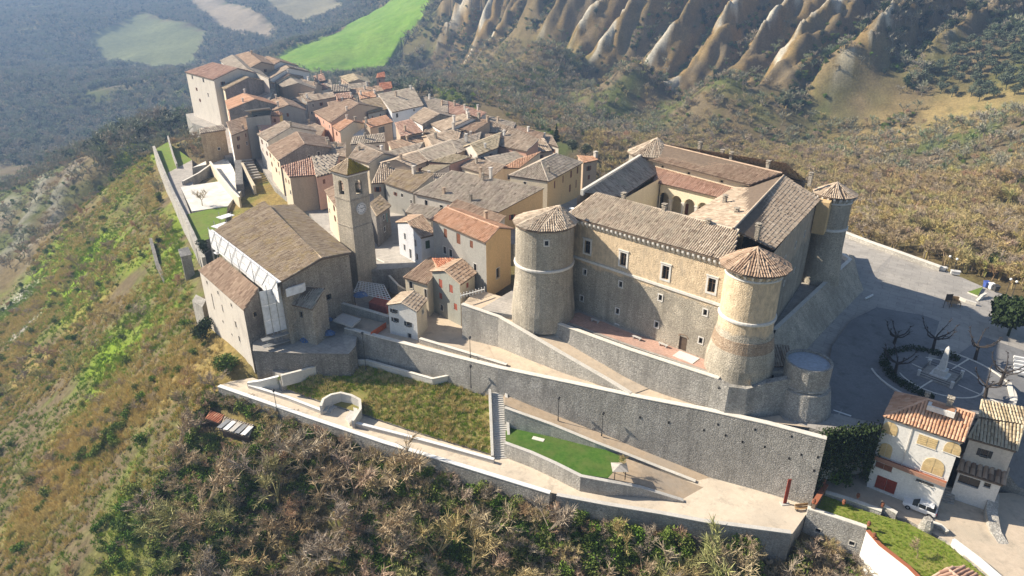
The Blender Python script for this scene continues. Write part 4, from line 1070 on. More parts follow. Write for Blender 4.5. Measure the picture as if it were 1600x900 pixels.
# towers
def tower(T, r_top, r_base, zbase, z_eave, apex, r_eave, wall, tile, corbels, zcord, batter_z, wins=(), n=40, seg=14, apex_xy=None, patch=False):
    m_ = MB()
    m_.lathe((T.x, T.y, 0), [(r_base, zbase), (r_base * .93 + r_top * .07, zbase + (batter_z - zbase) * .35), (r_top * 1.02, batter_z), (r_top, z_eave)], n, 0, False)
    t = m_.build('round_tower', wall, castle, smooth=True)
    c = MB(); c.lathe((T.x, T.y, zcord), [(r_top, -.28), (r_top + .26, -.2), (r_top + .3, 0), (r_top + .26, .2), (r_top, .28)], n, 0, False); c.build('string_course', 'trim', t)
    if corbels:
        cc = MB(); cc.solid([(-.16, -.75, 0), (.16, -.75, 0), (.16, .08, 0), (-.16, .08, 0)], [(-.16, -.7, -.35), (.16, -.7, -.35), (.16, .08, -1.1), (-.16, .08, -1.1)])
        o = cc.build('corbel', 'trim', t); me = o.data
        for v in me.vertices: v.co += g0
        for k in range(corbels):
            a = 2 * math.pi * k / corbels; q = (T.x + r_top * math.cos(a), T.y + r_top * math.sin(a), z_eave - .12)
            if k == 0: o.location = Vector(q) - g0; o.rotation_euler = (0, 0, a + math.pi / 2)
            else: place('corbel', me, t, q, a + math.pi / 2)
        rg = MB(); rg.lathe((T.x, T.y, z_eave), [(r_top, -1.45), (r_top + .14, -1.38), (r_top + .14, -1.2), (r_top, -1.12)], n, 0, False); rg.build('cornice', 'trim', t)
    ax = apex_xy or T
    rb = MB(); tl = Tiles(); ap = Vector((ax.x, ax.y, apex))
    ring = [Vector((T.x + r_eave * math.cos(2 * math.pi * k / seg), T.y + r_eave * math.sin(2 * math.pi * k / seg), z_eave)) for k in range(seg)]
    for k in range(seg):
        a, b = ring[k], ring[(k + 1) % seg]; roof_slab(rb, [a, b, ap], .2); tl.plane([a, b, ap], a, b, .37, .63)
        if k % 2 == 0: tl.ridge(a, ap, .17)
    o = rb.build('tower_roof', 'tile_bed', t); o2 = tl.build(t, tile)
    for (u, v, w, h) in wins:
        a = -(v - 450.0) / FPX; dr = Vector(((u - 800) / FPX, CP + a * SP, -SP + a * CP))
        A = dr.x ** 2 + dr.y ** 2; B = -2 * (dr.x * T.x + dr.y * T.y); C_ = T.x ** 2 + T.y ** 2 - r_top ** 2
        D = B * B - 4 * A * C_
        if D < 0: continue
        tt = (-B - math.sqrt(D)) / (2 * A); q = dr * tt; z = CAMZ + q.z
        d2 = (Vector((q.x, q.y)) - T).normalized(); td = Vector((-d2.y, d2.x))
        def TW(x, zz, k=0.0): s = T + d2 * (r_top - k) + td * x; return (s.x, s.y, zz)
        f = MB()
        def bar(x0, x1, z0, z1, k0=-.1, k1=.25):
            f.solid([TW(x0, z1, k0), TW(x1, z1, k0), TW(x1, z1, k1), TW(x0, z1, k1)], [TW(x0, z0, k0), TW(x1, z0, k0), TW(x1, z0, k1), TW(x0, z0, k1)])
        bar(-w / 2 - .2, -w / 2, z - h / 2 - .2, z + h / 2 + .2); bar(w / 2, w / 2 + .2, z - h / 2 - .2, z + h / 2 + .2); bar(-w / 2, w / 2, z + h / 2, z + h / 2 + .2); bar(-w / 2, w / 2, z - h / 2 - .2, z - h / 2)
        wo = f.build('window', 'trim', t)
        p = MB(); p.poly([TW(-w / 2, z - h / 2, -.03), TW(w / 2, z - h / 2, -.03), TW(w / 2, z + h / 2, -.03), TW(-w / 2, z + h / 2, -.03)]); p.build('window_pane', 'glass', t)
    return t
tower(T1, 3.95, 5.2, 3.0, ZE, 24.0, 5.0, 'tower_wall', 'tile_brown', 26, zc - .6, 11.5)
tower(T2, 5.0, 5.7, 2.5, ZE - .1, 23.6, 5.45, 'castle_stone', 'tile_castle', 0, zc, 11.0, [(854, 380, .6, .8)], apex_xy=Vector((8.2, 111.2)))
tower(T3, 3.2, 3.9, 2.0, ZE + .3, 23.8, 3.95, 'castle_stone', 'tile_tan', 22, 15.2, 11.0)
tower(T4, 4.6, 5.2, -4, 24.0, 27.0, 5.0, 'castle_stone', 'tile_castle', 0, 17, 12, apex_xy=Vector((31.5, 147.6)))
# eroded band of brick on the near tower
bb = MB(); bb.lathe((T1.x, T1.y, 0), [(4.62, 8.6), (4.6, 8.62), (4.45, 9.6), (4.33, 10.4), (4.2, 10.42)], 40, 0, False); bb.build('brick_band', 'brick_patch', castle, smooth=True)
# satellite dish
sd_ = MB(); p = P(893, 327, 23.3); sd_.lathe((p.x, p.y, p.z), [(.02, 0), (.3, .06), (.45, .2)], 12, 0, False); sd_.tube((p.x, p.y, p.z - .8), p, .04); sd_.build('satellite_dish', 'globe', castle)

# bastion to the right and the low round turret
def bast(name, top, bot, mat, cap=True):
    m_ = MB(); n = len(top)
    for i in range(n - 1): m_.poly([bot[i], bot[i + 1], top[i + 1], top[i]])
    o = m_.build(name, mat, castle)
    return o
bt = [P(1172, 598, 5), P(1213, 516, 5), P(1332, 405, 5), P(1320, 396, 5)]
bb_ = [P(1190, 640, -1.5), P(1294, 528, -1.5), P(1354, 466, -1.5), P(1338, 400, -1.5)]
bast('bastion_wall', bt, bb_, 'castle_stone')
inn = [p + Vector((-.7, .35, 0)) for p in bt]
m_ = MB()
for i in (1, 2): m_.poly([bt[i], bt[i + 1], inn[i + 1], inn[i]]); m_.poly([inn[i], inn[i + 1], inn[i + 1] - Vector((0, 0, 1)), inn[i] - Vector((0, 0, 1))])
m_.build('bastion_parapet', 'coping', castle)
m_ = MB(); TT = Vector((44.3, 87.6))
m_.lathe((TT.x, TT.y, 0), [(4.6, -1.6), (3.75, 3.2), (3.3, 3.4), (3.5, 3.6), (3.35, 3.9), (3.35, 7.3), (3.0, 7.3), (3.0, 6.9)], 36, 0, False)
tr = m_.build('low_turret', 'wall_grey', castle, smooth=True)
m_ = MB(); m_.lathe((TT.x, TT.y, 0), [(3.0, 6.75), (3.0, 6.95), (0.02, 7.1)], 36, 0, True); m_.build('turret_cover', 'turret_shade_blue', tr)
q = [P(1172, 573, 5.2), P(1232, 573, 5.2), P(1234, 540, 6.8), P(1192, 537, 6.8)]
roof('lean_to_roof', [(q, q[0], q[1])], 'tile_grey', pitch=.4)
m_ = MB()
for z0, a, b in ((-1.5, P(1168, 580, 5.1), P(1236, 580, 5.1)),):
    m_.solid([a, b, b + Vector((1.5, 4, 0)), a + Vector((1.5, 4, 0))], [Vector((v.x, v.y, -1.5)) - Vector((0, .9, 0)) for v in (a, b)] + [Vector((v.x + 1.5, v.y + 4, -1.5)) for v in (b, a)])
lw = m_.build('lean_to_wall', 'wall_grey', castle)
wm = MB(); p = P(1204, 588, 4.2); wm.box((p.x, p.y - .02, p.z), (.75, .4, .6), 0); wm.build('vent_opening', 'dark', castle)
# terrace retaining wall below the front terrace
tw = wall_run('terrace_wall', 'long stone retaining wall under the brick terrace of the castle front', [(858, 499, 4.4), (985, 545, 4.4), (1124, 590, 4.4)], .6, [1.5, -1.5, -2], 'wall_grey', 'coping', .1, .14, batter=.5)
wall_run('rampart_wall', 'stone rampart wrapping the foot of the near castle tower up to the low round turret', [(1118, 589, 4.3), (1140, 602, 3.9), (1166, 605, 3.9), (1196, 596, 4.6), (1238, 588, 5.0)], 1.0, -1.8, 'wall_grey', None, batter=.7)
m_ = MB(); p = P(1072, 558, 3.97); m_.box((p.x, p.y, p.z), (3.6, 2.2, .1), rzf); tag(m_.build('door_landing', 'trim', None, p), 'pale stone landing in front of the castle door', 'landing')
for i, (u, v) in enumerate(((930, 503), (995, 530), (1036, 541))):
    m_ = MB(); p = P(u, v, 3.95); m_.box((p.x, p.y, p.z + .42), (1.7, .45, .08), rzf); 
    for s in (-.6, .6): m_.box((p.x + s * fd.x, p.y + s * fd.y, p.z + .2), (.12, .4, .4), rzf)
    tag(m_.build('bench', 'concrete', None, p), ('stone bench on the terrace near the left end', 'stone bench at the middle of the brick terrace', 'stone bench beside the castle door landing')[i], 'bench', 'benches on the castle terrace')

# ------------------------------------------------------------------ the town
H = house
S = 'shed'
# far end
H('tall pale grey block at the far left end of the town with an orange roof', (289, 113), (333, 125), (343, 97), (359, 108), 19, -2, wall='plaster_pale', tile='tile_pink', f=((.22, .5, 1.5, 1.6, 'frame'), (.62, .5, 1.6, 1.7, 'frame'), (.3, 5.5, .9, 1.2), (.7, 6.2, 1, 1.6), (.35, 10, .9, 1.2)), b=(3, 2), pitch=.7)
H('grey roofed house just behind the tall pale block', (344, 95), (360, 108), (363, 86), (388, 109), 19, 0, wall='plaster_pale', tile='tile_grey', pitch=.7)
H('highest brown roofed house at the far end with a small white chimney', (366, 87), (388, 108), (388, 81), (408, 97), 20, 0, tile='tile_brown', wall='plaster_tan', chim=((.3, .5, 1.5, .8),), pitch=.7)
H('brown gabled house at the far end below the green field', (395, 100), (411, 110), (418, 88), (438, 96), 18, 0, tile='tile_brown', wall='plaster_white', chim=((.4, .3, 1.2), (.8, .2, 1.0)), pitch=.7)
H('house with a yellowish lichen roof beside the tall pale block', (338, 127), (350, 141), (362, 112), (389, 121), 16, -2, tile='tile_lichen', wall='plaster_cream', bw='house_stone_dark', chim=((.4, .35, 1.3),), f=(1, 2), pitch=.7)
H('tall white walled house with a tan roof in the far row', (411, 110), (421, 124), (440, 98), (452, 106), 16, 0, tile='tile_tan', wall='plaster_white', f=(2, 2), pitch=.7)
H('small brown roofed house right of the tall white walled house', (421, 124), (431, 129), (446, 112), (452, 117), 14.5, 0, tile='tile_brown', wall='plaster_cream', pitch=.7, chim=((.8, .5, 1.6),))
H('stone house with a grey roof terrace in the far row', (431, 130), (440, 137), (453, 121), (466, 130), 13.5, 0, tile='tile_grey', wall='plaster_tan', pitch=.7, f=(1, 2))
H('house with a bright orange gabled roof above a dark stone gable', (352, 158), (356, 172), (381, 146), (398, 155), 12.5, -1, tile='tile_orange', wall='plaster_pink', bw='house_stone_dark', chim=((.1, .5, 1.5), (.9, .3, 1.3)), pitch=.65)
H('grey roofed house filling the gap behind the orange gabled roof', (398, 150), (420, 158), (404, 136), (428, 140), 11.5, 0, tile='tile_grey', wall='house_stone_dark', kind=S, pitch=.7)
H('house with a brown roof right behind the grey square tower house', (420, 158), (426, 173), (438, 152), (451, 164), 12, 0, tile='tile_brown', wall='plaster_cream', bw='plaster_grey', chim=((.1, .3, 1.6), (.9, .2, 1.8)), pitch=.65)
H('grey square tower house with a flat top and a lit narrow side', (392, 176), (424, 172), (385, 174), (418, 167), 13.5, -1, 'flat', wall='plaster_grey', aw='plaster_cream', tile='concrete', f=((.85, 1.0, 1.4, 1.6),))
H('little yellow tower house with a pyramid of orange tiles', (422, 181), (437, 181), (424, 176), (436, 174), 12.5, 0, 'hip', wall='plaster_pink', bw='plaster_yellow', tile='tile_orange', f=(1, 1), slope=.5, pitch=.6)
H('long pink plastered house with a brown lean-to roof above the stairs', (362, 212), (393, 200), (354, 191), (386, 181), 9.5, -3, S, wall='plaster_tan', tile='tile_brown', aw='plaster_white', chim=((.6, .1, 1.2),), pitch=.6)
H('square ochre stone house with a striped tile edge beside the terrace', (313, 209), (353, 203), (312, 201), (349, 195), 8.0, -3.5, S, wall='house_stone_warm', aw='plaster_cream', tile='tile_grey', f=((.62, 5.8, .8, .9, 'frame'),), pitch=.7)
H('pink flat roofed house with a terrace behind the tan gabled roof', (406, 207), (440, 198), (402, 196), (426, 191), 9, 0, 'flat', wall='plaster_pink', tile='plaster_pink', chim=((.05, .2, 1.2),))
H('tan gabled house between the flat terrace and the big stone gable', (402, 210), (417, 221), (444, 189), (455, 198), 9.5, -2, tile='tile_tan', wall='plaster_pale', f=(2, 2), chim=((.95, .5, 1.2),), pitch=.6)
H('large house with a dark stone gable facing the church and a tan roof', (417, 231), (435, 251), (464, 206), (476, 225), 9.0, -2, tile='tile_brown', wall='plaster_cream', bw='house_stone_dark', f=(3, 2), b=((.75, .2, 1.0, 1.5, 'frame'), (.55, .6, .8, 1.2, 'frame')), chim=((.5, .95, 1.2), (.8, .96, 1.4)), pitch=.6)
H('low house with striped grey tiles next to the bell tower', (495, 277), (521, 270), (488, 245), (530, 241), 8.6, -1, S, wall='plaster_pink', tile='tile_grey', pitch=1.1, f=(1, 1))
H('pink brown lean-to roof house above the church scaffolding', (452, 277), (494, 274), (440, 260), (488, 246), 8.2, -2, S, wall='plaster_tan', aw='plaster_cream', tile='tile_pink', a=(2, 2), pitch=.6)
# row behind the street
H('large brown gabled house on the far side of the dark street', (490, 175), (516, 192), (543, 155), (563, 162), 10.5, 0, tile='tile_brown', wall='plaster_pink', f=(3, 2), bw='plaster_tan', chim=((.95, .3, 1.2), (.2, .6, 1.3)), pitch=.65)
H('house with a lichen grey roof right of the large brown gable', (576, 178), (612, 169), (565, 157), (594, 152), 10.5, 0, S, tile='tile_lichen', wall='plaster_grey', pitch=.65)
H('long grey roof in the far row above a grey wall', (480, 160), (524, 152), (470, 150), (520, 144), 10, 0, S, tile='tile_tan', wall='plaster_grey', pitch=.8, chim=((.1, .5, 1.5),))
H('broad tan roof in the far row left of the pink chimneys', (460, 146), (488, 152), (468, 123), (496, 130), 11, 0, tile='tile_tan', wall='plaster_tan', pitch=.8, chim=((.5, .5, 1.4), (.9, .4, 1.2)))
H('small reddish roof at the far edge below the green field', (495, 128), (509, 126), (490, 119), (505, 115), 10.5, 0, S, tile='tile_pink', wall='plaster_pink', pitch=.8, chim=((.2, .5, 2), (.8, .9, 1.8)))
H('house with a sunlit yellow roof at the far edge of the town', (531, 120), (544, 129), (552, 115), (561, 124), 9.5, 0, tile='tile_yellow', wall='plaster_tan', pitch=.8, chim=((.2, .8, 1.5),))
H('small pinkish roof in front of the sunlit yellow one', (494, 142), (512, 139), (488, 133), (506, 131), 10, 0, S, tile='tile_pink', wall='plaster_pale', pitch=.8)
H('dark bluish roof in the far row left of its twin', (519, 144), (547, 143), (517, 133), (544, 131), 8.5, 0, S, tile='tile_grey', wall='plaster_grey', pitch=.8, chim=((.5, .8, 1.6),))
H('dark bluish roof in the far row beside the red roofed hut', (548, 142), (580, 139), (544, 132), (573, 129), 8, 0, S, tile='tile_grey', wall='plaster_grey', pitch=.8, chim=((.9, .5, 1.5, .8),))
H('small pink house with a red roof standing above the olive grove', (588, 122), (602, 121), (590, 115), (601, 113), 6, -4, tile='tile_red', wall='plaster_pink', f=(1, 1), pitch=.8)
H('red roofed hut at the upper edge of the olive grove', (592, 142), (613, 138), (593, 130), (611, 128), 6.5, -4, S, tile='tile_red', wall='plaster_pink', pitch=.8)
H('pinkish house with a row of chimneys behind the large brown gable', (527, 155), (552, 153), (524, 147), (548, 144), 10.2, 0, S, tile='tile_pink', wall='plaster_pink', pitch=.7, chim=((.9, .2, 1.3),))
H('striped terracotta roof left of the big dark roof', (563, 155), (588, 152), (560, 145), (586, 143), 10.2, 0, S, tile='tile_orange', wall='plaster_tan', pitch=.7, chim=((.1, .6, 1.4), (.95, .6, 1.4)))
H('big dark grey roof with a white wall and one window below it', (613, 176), (662, 165), (596, 148), (640, 136), 10.2, 0, S, tile='tile_grey', wall='plaster_blue', f=((.15, .7, 1.2, 1.6, 'frame'), (.7, .5, .9, .9)), pitch=.65, chim=((.4, .7, 1.8), (.9, .9, 1.4)))
H('pink house with a terracotta roof at the corner of the dark street', (519, 198), (530, 206), (540, 186), (552, 190), 9.6, 0, tile='tile_orange', wall='plaster_pink', f=(1, 2), bw='plaster_cream', chim=((.2, .5, 1.2), (.9, .6, 1.4)), pitch=.6)
H('house with a bright terracotta roof above a dark loggia', (579, 200), (614, 191), (567, 189), (603, 180), 10, 0, S, tile='tile_orange', wall='plaster_tan', pitch=.6, f=((.5, .6, 3.2, 2.2, 'frame'),), chim=((.02, .6, 1.8, .7),))
H('tan house with a pair of shuttered windows behind the bell tower', (626, 214), (661, 207), (617, 192), (642, 186), 9.6, 0, S, tile='tile_pink', wall='plaster_tan', f=((.55, .7, 1.5, 1.7, 'open'),), pitch=.6, shut='shutter_brown', chim=((.3, .3, 1.6),))
H('white flat roofed terrace beside the terracotta loggia', (547, 212), (582, 210), (545, 203), (574, 200), 7.0, 0, 'flat', wall='plaster_pale', tile='white_paint')
H('stone gabled house with a tan roof behind the shuttered windows', (640, 185), (659, 195), (663, 168), (687, 178), 10.4, 0, tile='tile_tan', wall='plaster_white', bw='house_stone', b=((.5, .5, .9, 1.2),), pitch=.6)
H('long tan gabled roof with a tall pale chimney in the right row', (672, 194), (692, 206), (723, 178), (738, 184), 10.2, 0, tile='tile_tan', wall='plaster_white', pitch=.6, chim=((.7, .25, 2.2, .7), (.9, .45, 1.8, .8)))
H('tan roof facing the camera with three chimneys near the north edge', (712, 201), (740, 207), (728, 178), (766, 189), 10.6, 0, S, tile='tile_brown', wall='plaster_tan', pitch=.6, chim=((.1, .9, 2.0, .7), (.6, .9, 1.8, .8), (.95, .9, 1.6, .6)))
H('bluish grey roof at the north edge above the olive trees', (655, 166), (700, 177), (661, 150), (699, 158), 9, 0, S, tile='tile_grey', wall='plaster_blue', pitch=.65, chim=((.3, .8, 1.8), (.8, .5, 1.8)))
H('long pinkish roof at the north edge with white chimney pots', (700, 177), (745, 188), (700, 158), (760, 176), 8.8, 0, S, tile='tile_pink', wall='plaster_pale', pitch=.65, chim=((.2, .7, 2.0), (.5, .6, 2.0, .5), (.8, .95, 1.8)))
H('tan roof with a television mast behind the lit gable', (752, 206), (790, 209), (766, 188), (801, 199), 9.4, 0, S, tile='tile_tan', wall='plaster_tan', pitch=.6)
H('long tan roof running down towards the yellow house', (773, 227), (822, 237), (800, 199), (842, 218), 9.0, 0, S, tile='tile_tan', wall='plaster_pink', f=((.62, .5, .8, 1.2, 'frame'),), pitch=.6, chim=((.02, .5, 1.6),))
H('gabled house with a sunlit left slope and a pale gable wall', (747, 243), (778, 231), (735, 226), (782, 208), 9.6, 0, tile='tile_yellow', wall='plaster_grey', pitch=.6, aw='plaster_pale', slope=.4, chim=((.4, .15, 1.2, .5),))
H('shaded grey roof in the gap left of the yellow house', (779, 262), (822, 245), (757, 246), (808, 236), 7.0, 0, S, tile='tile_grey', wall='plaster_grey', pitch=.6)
H('plain orange lean-to roof left of the yellow house', (785, 263), (811, 263), (809, 249), (845, 237), 8.4, 0, S, tile='tile_orange', wall='plaster_cream', f=((.5, 1.8, 1.8, 1.5, 'frame'),), pitch=.5, slope=.2)
H('large yellow plastered house with brown windows and a hipped grey roof', (857, 284), (911, 254), (846, 252), (868, 240), 12.5, 2, 'hip', tile='tile_grey', wall='plaster_ochre', aw='plaster_cream', zr=15.4,
  f=((.2, .9, .8, 1.9, 'shut'), (.44, .7, .7, 1.9, 'shut'), (.68, .6, 1.1, 1.9, 'shut'), (.88, .5, 1.0, 1.9, 'shut'), (.66, 4.3, 1.1, 2.0, 'shut'), (.85, 4.0, .7, 2.2, 'shut')), a=((.4, .9, .8, .9, 'frame'),), pitch=.45, chim=((.1, .2, 1.0, .6),))
H('small brown house with an orange roof and a balcony right of the yellow house', (912, 255), (935, 250), (902, 243), (931, 245), 11, 2, S, tile='tile_orange', wall='plaster_tan', f=(1, 2), pitch=.5, chim=((.95, .8, 1.3, .9),))
# second row behind the bell tower
H('wide tan roof right of the bell tower top', (581, 287), (600, 286), (596, 255), (618, 264), 8.5, -1, S, tile='tile_tan', wall='plaster_grey', pitch=.55, chim=((.6, .9, 1.2),))
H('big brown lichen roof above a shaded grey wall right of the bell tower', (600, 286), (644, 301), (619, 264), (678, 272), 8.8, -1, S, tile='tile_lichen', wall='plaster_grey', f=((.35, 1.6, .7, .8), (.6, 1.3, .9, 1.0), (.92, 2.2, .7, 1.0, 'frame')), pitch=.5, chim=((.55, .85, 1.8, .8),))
H('largest grey tan roof of the row in front of the yellow house', (646, 303), (778, 332), (714, 264), (843, 297), 9.0, -1, S, tile='tile_grey', wall='plaster_pale', f=((.14, 1.0, 1.0, 1.6, 'frame'), (.33, 1.4, 1.1, 1.9, 'frame'), (.44, 1.0, .8, 1.2, 'open'), (.62, 1.6, .8, 1.6, 'frame'), (.84, 1.4, 1.0, 1.7, 'shut')), b=(2, 1), bw='plaster_ochre', pitch=.48, shut='shutter_red', chim=((.28, .2, 1.3), (.62, .15, 1.4), (.35, .95, 2.2, .6), (.45, .98, 2.4, .6), (.42, .85, 1.6, .5)))
H('narrow roof with a sunlit edge behind the brown lichen roof', (645, 261), (668, 252), (618, 249), (653, 237), 8.8, 0, tile='tile_tan', wall='plaster_tan', pitch=.55, slope=.3, chim=((.1, .4, 1.4),))
H('grey tan roof between two sunlit slivers in the middle row', (671, 252), (713, 240), (655, 237), (707, 219), 8.9, 0, tile='tile_grey', wall='plaster_tan', pitch=.55, slope=.28)
H('thin bluish roof in the middle row behind the bell tower', (610, 247), (652, 238), (604, 237), (662, 222), 8.2, 0, S, tile='tile_grey', wall='plaster_grey', pitch=.6)
H('tan roof with tall chimneys in the middle row', (676, 229), (717, 218), (667, 213), (722, 200), 9.0, 0, tile='tile_tan', wall='plaster_tan', pitch=.55, slope=.28, chim=((.2, .3, 1.6), (.75, .5, 2.2, .8)))
H('roof behind the pale gable wall in the middle row', (716, 240), (747, 226), (706, 222), (752, 206), 8.9, 0, S, tile='tile_grey', wall='plaster_tan', pitch=.55, chim=((.45, .6, 2.2, .8),))
H('larger cream lean-to roof catching the sun in the middle row', (669, 253), (704, 256), (711, 241), (736, 245), 8.6, 0, S, tile='tile_yellow', wall='plaster_pink', pitch=.5, slope=.18)
H('smaller cream lean-to roof in front of the larger one', (658, 266), (677, 271), (672, 258), (703, 258), 8.6, 0, S, tile='tile_yellow', wall='plaster_pale', pitch=.5, slope=.18)
H('tan roof directly behind the top of the bell tower', (545, 247), (575, 256), (561, 224), (599, 240), 9.0, 0, tile='tile_tan', wall='plaster_cream', pitch=.55, f=(2, 1), chim=((.2, .3, 1.0), (.6, .8, 1.2)))
# low roofs that close the gaps between the rows
FILL = [((470, 196), (500, 214), (478, 186), (508, 200), 6.5, 'low brown lean-to roof squeezed beside the dark street'), ((548, 226), (602, 222), (552, 214), (600, 208), 7.4, 'low tan roof in front of the tan shuttered house'), ((612, 234), (668, 222), (606, 222), (660, 210), 7.4, 'low grey roof under the tan shuttered house'),
        ((662, 208), (700, 214), (668, 196), (712, 202), 8.0, 'low tan roof below the stone gabled house'), ((716, 222), (770, 226), (722, 208), (775, 210), 8.0, 'low brown roof below the three chimneys'), ((560, 188), (602, 180), (556, 178), (598, 170), 7.6, 'low pinkish roof behind the terracotta loggia'),
        ((515, 170), (560, 160), (512, 160), (552, 152), 8.0, 'low tan roof behind the large brown gable'), ((440, 150), (478, 164), (446, 138), (482, 150), 9.0, 'low grey roof in the middle of the far row'), ((720, 262), (770, 276), (735, 246), (790, 258), 7.4, 'low grey brown roof above the largest grey tan roof'),
        ((640, 286), (700, 290), (650, 272), (712, 270), 7.2, 'low mossy roof between the two largest roofs'), ((400, 182), (432, 196), (408, 170), (440, 182), 8.0, 'low brown roof behind the flat pink terrace'), ((500, 240), (540, 246), (505, 222), (540, 224), 7.2, 'low tan roof left of the bell tower top'),
        ((612, 160), (655, 172), (618, 150), (660, 160), 7.4, 'low tan roof at the north edge beside the dark roof'), ((486, 140), (520, 136), (484, 128), (516, 124), 8.2, 'low grey roof at the far edge near the reddish one'), ((545, 148), (600, 142), (543, 140), (592, 134), 7.2, 'low brown roof in front of the red roofed hut')]
FILL += [((826, 240), (862, 236), (806, 224), (850, 216), 6.0, 'low grey roof between the long tan roof and the fir tree'), ((846, 222), (872, 230), (842, 210), (862, 212), 5.0, 'lowest dark roof at the north edge beside the fir tree'), ((756, 192), (800, 204), (766, 182), (806, 192), 7.0, 'low brown roof at the north edge behind the chimneys'), ((800, 206), (846, 220), (806, 196), (850, 208), 6.4, 'low tan roof at the north edge above the long tan roof')]
for i, (a_, b_, c_, d_, z_, lab) in enumerate(FILL):
    H(lab, a_, b_, c_, d_, z_, -1, S, tile=('tile_tan', 'tile_grey', 'tile_brown', 'tile_tan')[i % 4], wall=('plaster_tan', 'plaster_pale', 'plaster_cream')[i % 3], pitch=.6, slope=.26, chim=((.3 + .1 * (i % 4), .6, 1.5, .6),))
# near cluster
H('tall house with striped terracotta roof and an ochre end wall by the left castle tower', (673, 343), (758, 380), (697, 324), (780, 356), 13.4, 1.5, tile='tile_orange', wall='plaster_grey', bw='plaster_ochre', slope=.36, pitch=.5, shut='shutter_brown', group='houses below the castle',
  f=((.25, .8, 1.1, 1.9, 'shut'), (.5, .6, 1.3, 2.2, 'shut'), (.74, .9, 1.0, 1.5, 'shut'), (.22, 4.8, 1.0, 1.6, 'frame'), (.34, 4.8, 1.0, 1.6, 'frame'), (.8, 5.4, .9, 1.5, 'frame')), b=((.45, 6.6, 1.2, 2.2, 'frame'),), chim=((.55, .9, 1.4),))
H('white and pale blue house with an orange brown roof beside the bell tower', (658, 372), (682, 366), (637, 347), (660, 336), 9.2, -1, tile='tile_brown', wall='plaster_blue', aw='plaster_blue', slope=.3, pitch=.45, shut='shutter_green', group='houses below the castle',
  a=((.3, 1.4, .8, 1.5, 'frame'), (.75, 1.3, .9, 1.6, 'frame'), (.25, 4.2, .8, 1.4, 'frame'), (.5, 4.4, .9, 2.2, 'frame'), (.78, 4.4, .9, 1.5, 'frame')), f=((.45, 1.0, 1.1, 1.8, 'shut'),))
H('low cream house with a mossy brown roof between the white and the green grey houses', (630, 434), (667, 445), (673, 401), (692, 411), 4.4, -3, S, tile='tile_brown', wall='plaster_cream', slope=.26, pitch=.45, group='houses below the castle', f=((.25, .5, .9, 1.5, 'frame'), (.9, 1.2, .6, 1.8, 'frame')))
H('grey green house with red shutters facing the small paved court', (720, 445), (745, 427), (695, 423), (722, 405), 6.2, -3, tile='tile_brown', wall='plaster_cream', aw='plaster_greygreen', slope=.34, pitch=.45, shut='shutter_red', group='houses below the castle',
  a=((.3, .9, 1.1, 1.8, 'shut'), (.68, 1.0, 1.1, 1.7, 'shut'), (.28, 3.9, 1.0, 1.3, 'shut'), (.82, 4.6, 1.0, 1.4, 'shut'), (.3, 6.4, .9, 1.3, 'frame')), f=((.5, .8, .9, 1.1, 'shut'),))
H('red tiled wing behind the grey green house', (688, 424), (712, 418), (676, 404), (716, 403), 6.6, -1, S, tile='tile_red', wall='plaster_tan', slope=.12, pitch=.45, group='houses below the castle')
H('small white house with black shutters standing on the upper road', (652, 487), (668, 468), (627, 473), (647, 455), 3.2, -3.6, tile='tile_tan', wall='plaster_cream', aw='plaster_white', slope=.34, pitch=.42, shut='iron', group='houses below the castle',
  a=((.2, .6, .8, .7, 'open'), (.22, 2.4, .8, .8, 'open'), (.68, 2.6, .8, .9, 'open'), (.7, 5.0, .8, 1.2, 'frame')), f=((.6, 1.0, .7, .9, 'frame'),), over=.25)
H('dark walled house behind the bell tower with a lichen roof and a teal board', (611, 322), (589, 338), (594, 305), (577, 318), 8.6, -1, S, tile='tile_lichen', wall='house_stone_dark', aw='house_stone_dark', pitch=.5)
tb = MB(); p = P(600, 340, 6.2); tb.box((p.x, p.y - .6, p.z), (1.7, .2, 1.9), .3); tb.box((p.x, p.y - .6, p.z + 1.05), (1.9, .3, .12), .3); tag(tb.build('teal_board', 'cyan', None, p), 'teal board hung on the dark wall beside the bell tower', 'board')
H('grey roofed house between the white blue house and the big grey tan roof', (634, 332), (672, 343), (644, 318), (690, 325), 7.6, 0, S, tile='tile_grey', wall='plaster_cream', pitch=.5, slope=.3)
H('brown roofed low house behind the terracotta striped roof', (700, 324), (776, 352), (715, 312), (790, 338), 8.6, 0, S, tile='tile_brown', wall='plaster_pale', pitch=.5, slope=.3)
H('cream walled house with small windows behind the bell tower', (507, 298), (530, 330), (540, 282), (552, 300), 9.4, -2, tile='tile_brown', wall='plaster_cream', f=(3, 2), slope=.3, pitch=.5)

# ------------------------------------------------------------------ the church and its bell tower
ch = thing('church', 'large stone church with a broad tiled roof below the bell tower', 'church', P(450, 470, -5))
nzE, nzR = 9.0, 11.4
cE1, cE2 = P(440, 440, nzE), P(335, 360, nzE); cF1, cF2 = P(549, 395, nzE), P(459, 320, nzE); cR1, cR2 = P(503, 404, nzR), P(417, 322, nzR)
rb = MB(); tl = Tiles()
for pts_, a, b in (([cE2, cE1, cR1, cR2], cE2, cE1), ([cF1, cF2, cR2, cR1], cF1, cF2)): roof_slab(rb, pts_, .3); tl.plane(pts_, a, b, .42, .75)
tl.ridge(cR1, cR2, .22)
cr = rb.build('nave_roof', 'tile_bed', ch); tl.build(cr, 'tile_lichen')
def shr(p, c, k=.5): return p + (c - p).normalized() * k
cc = (cE1 + cF2) / 2
n1_, n2_, n3_, n4_ = [shr(p, Vector((cc.x, cc.y, p.z)), .7).xy for p in (cE1, cF1, cF2, cE2)]
mb = MB()
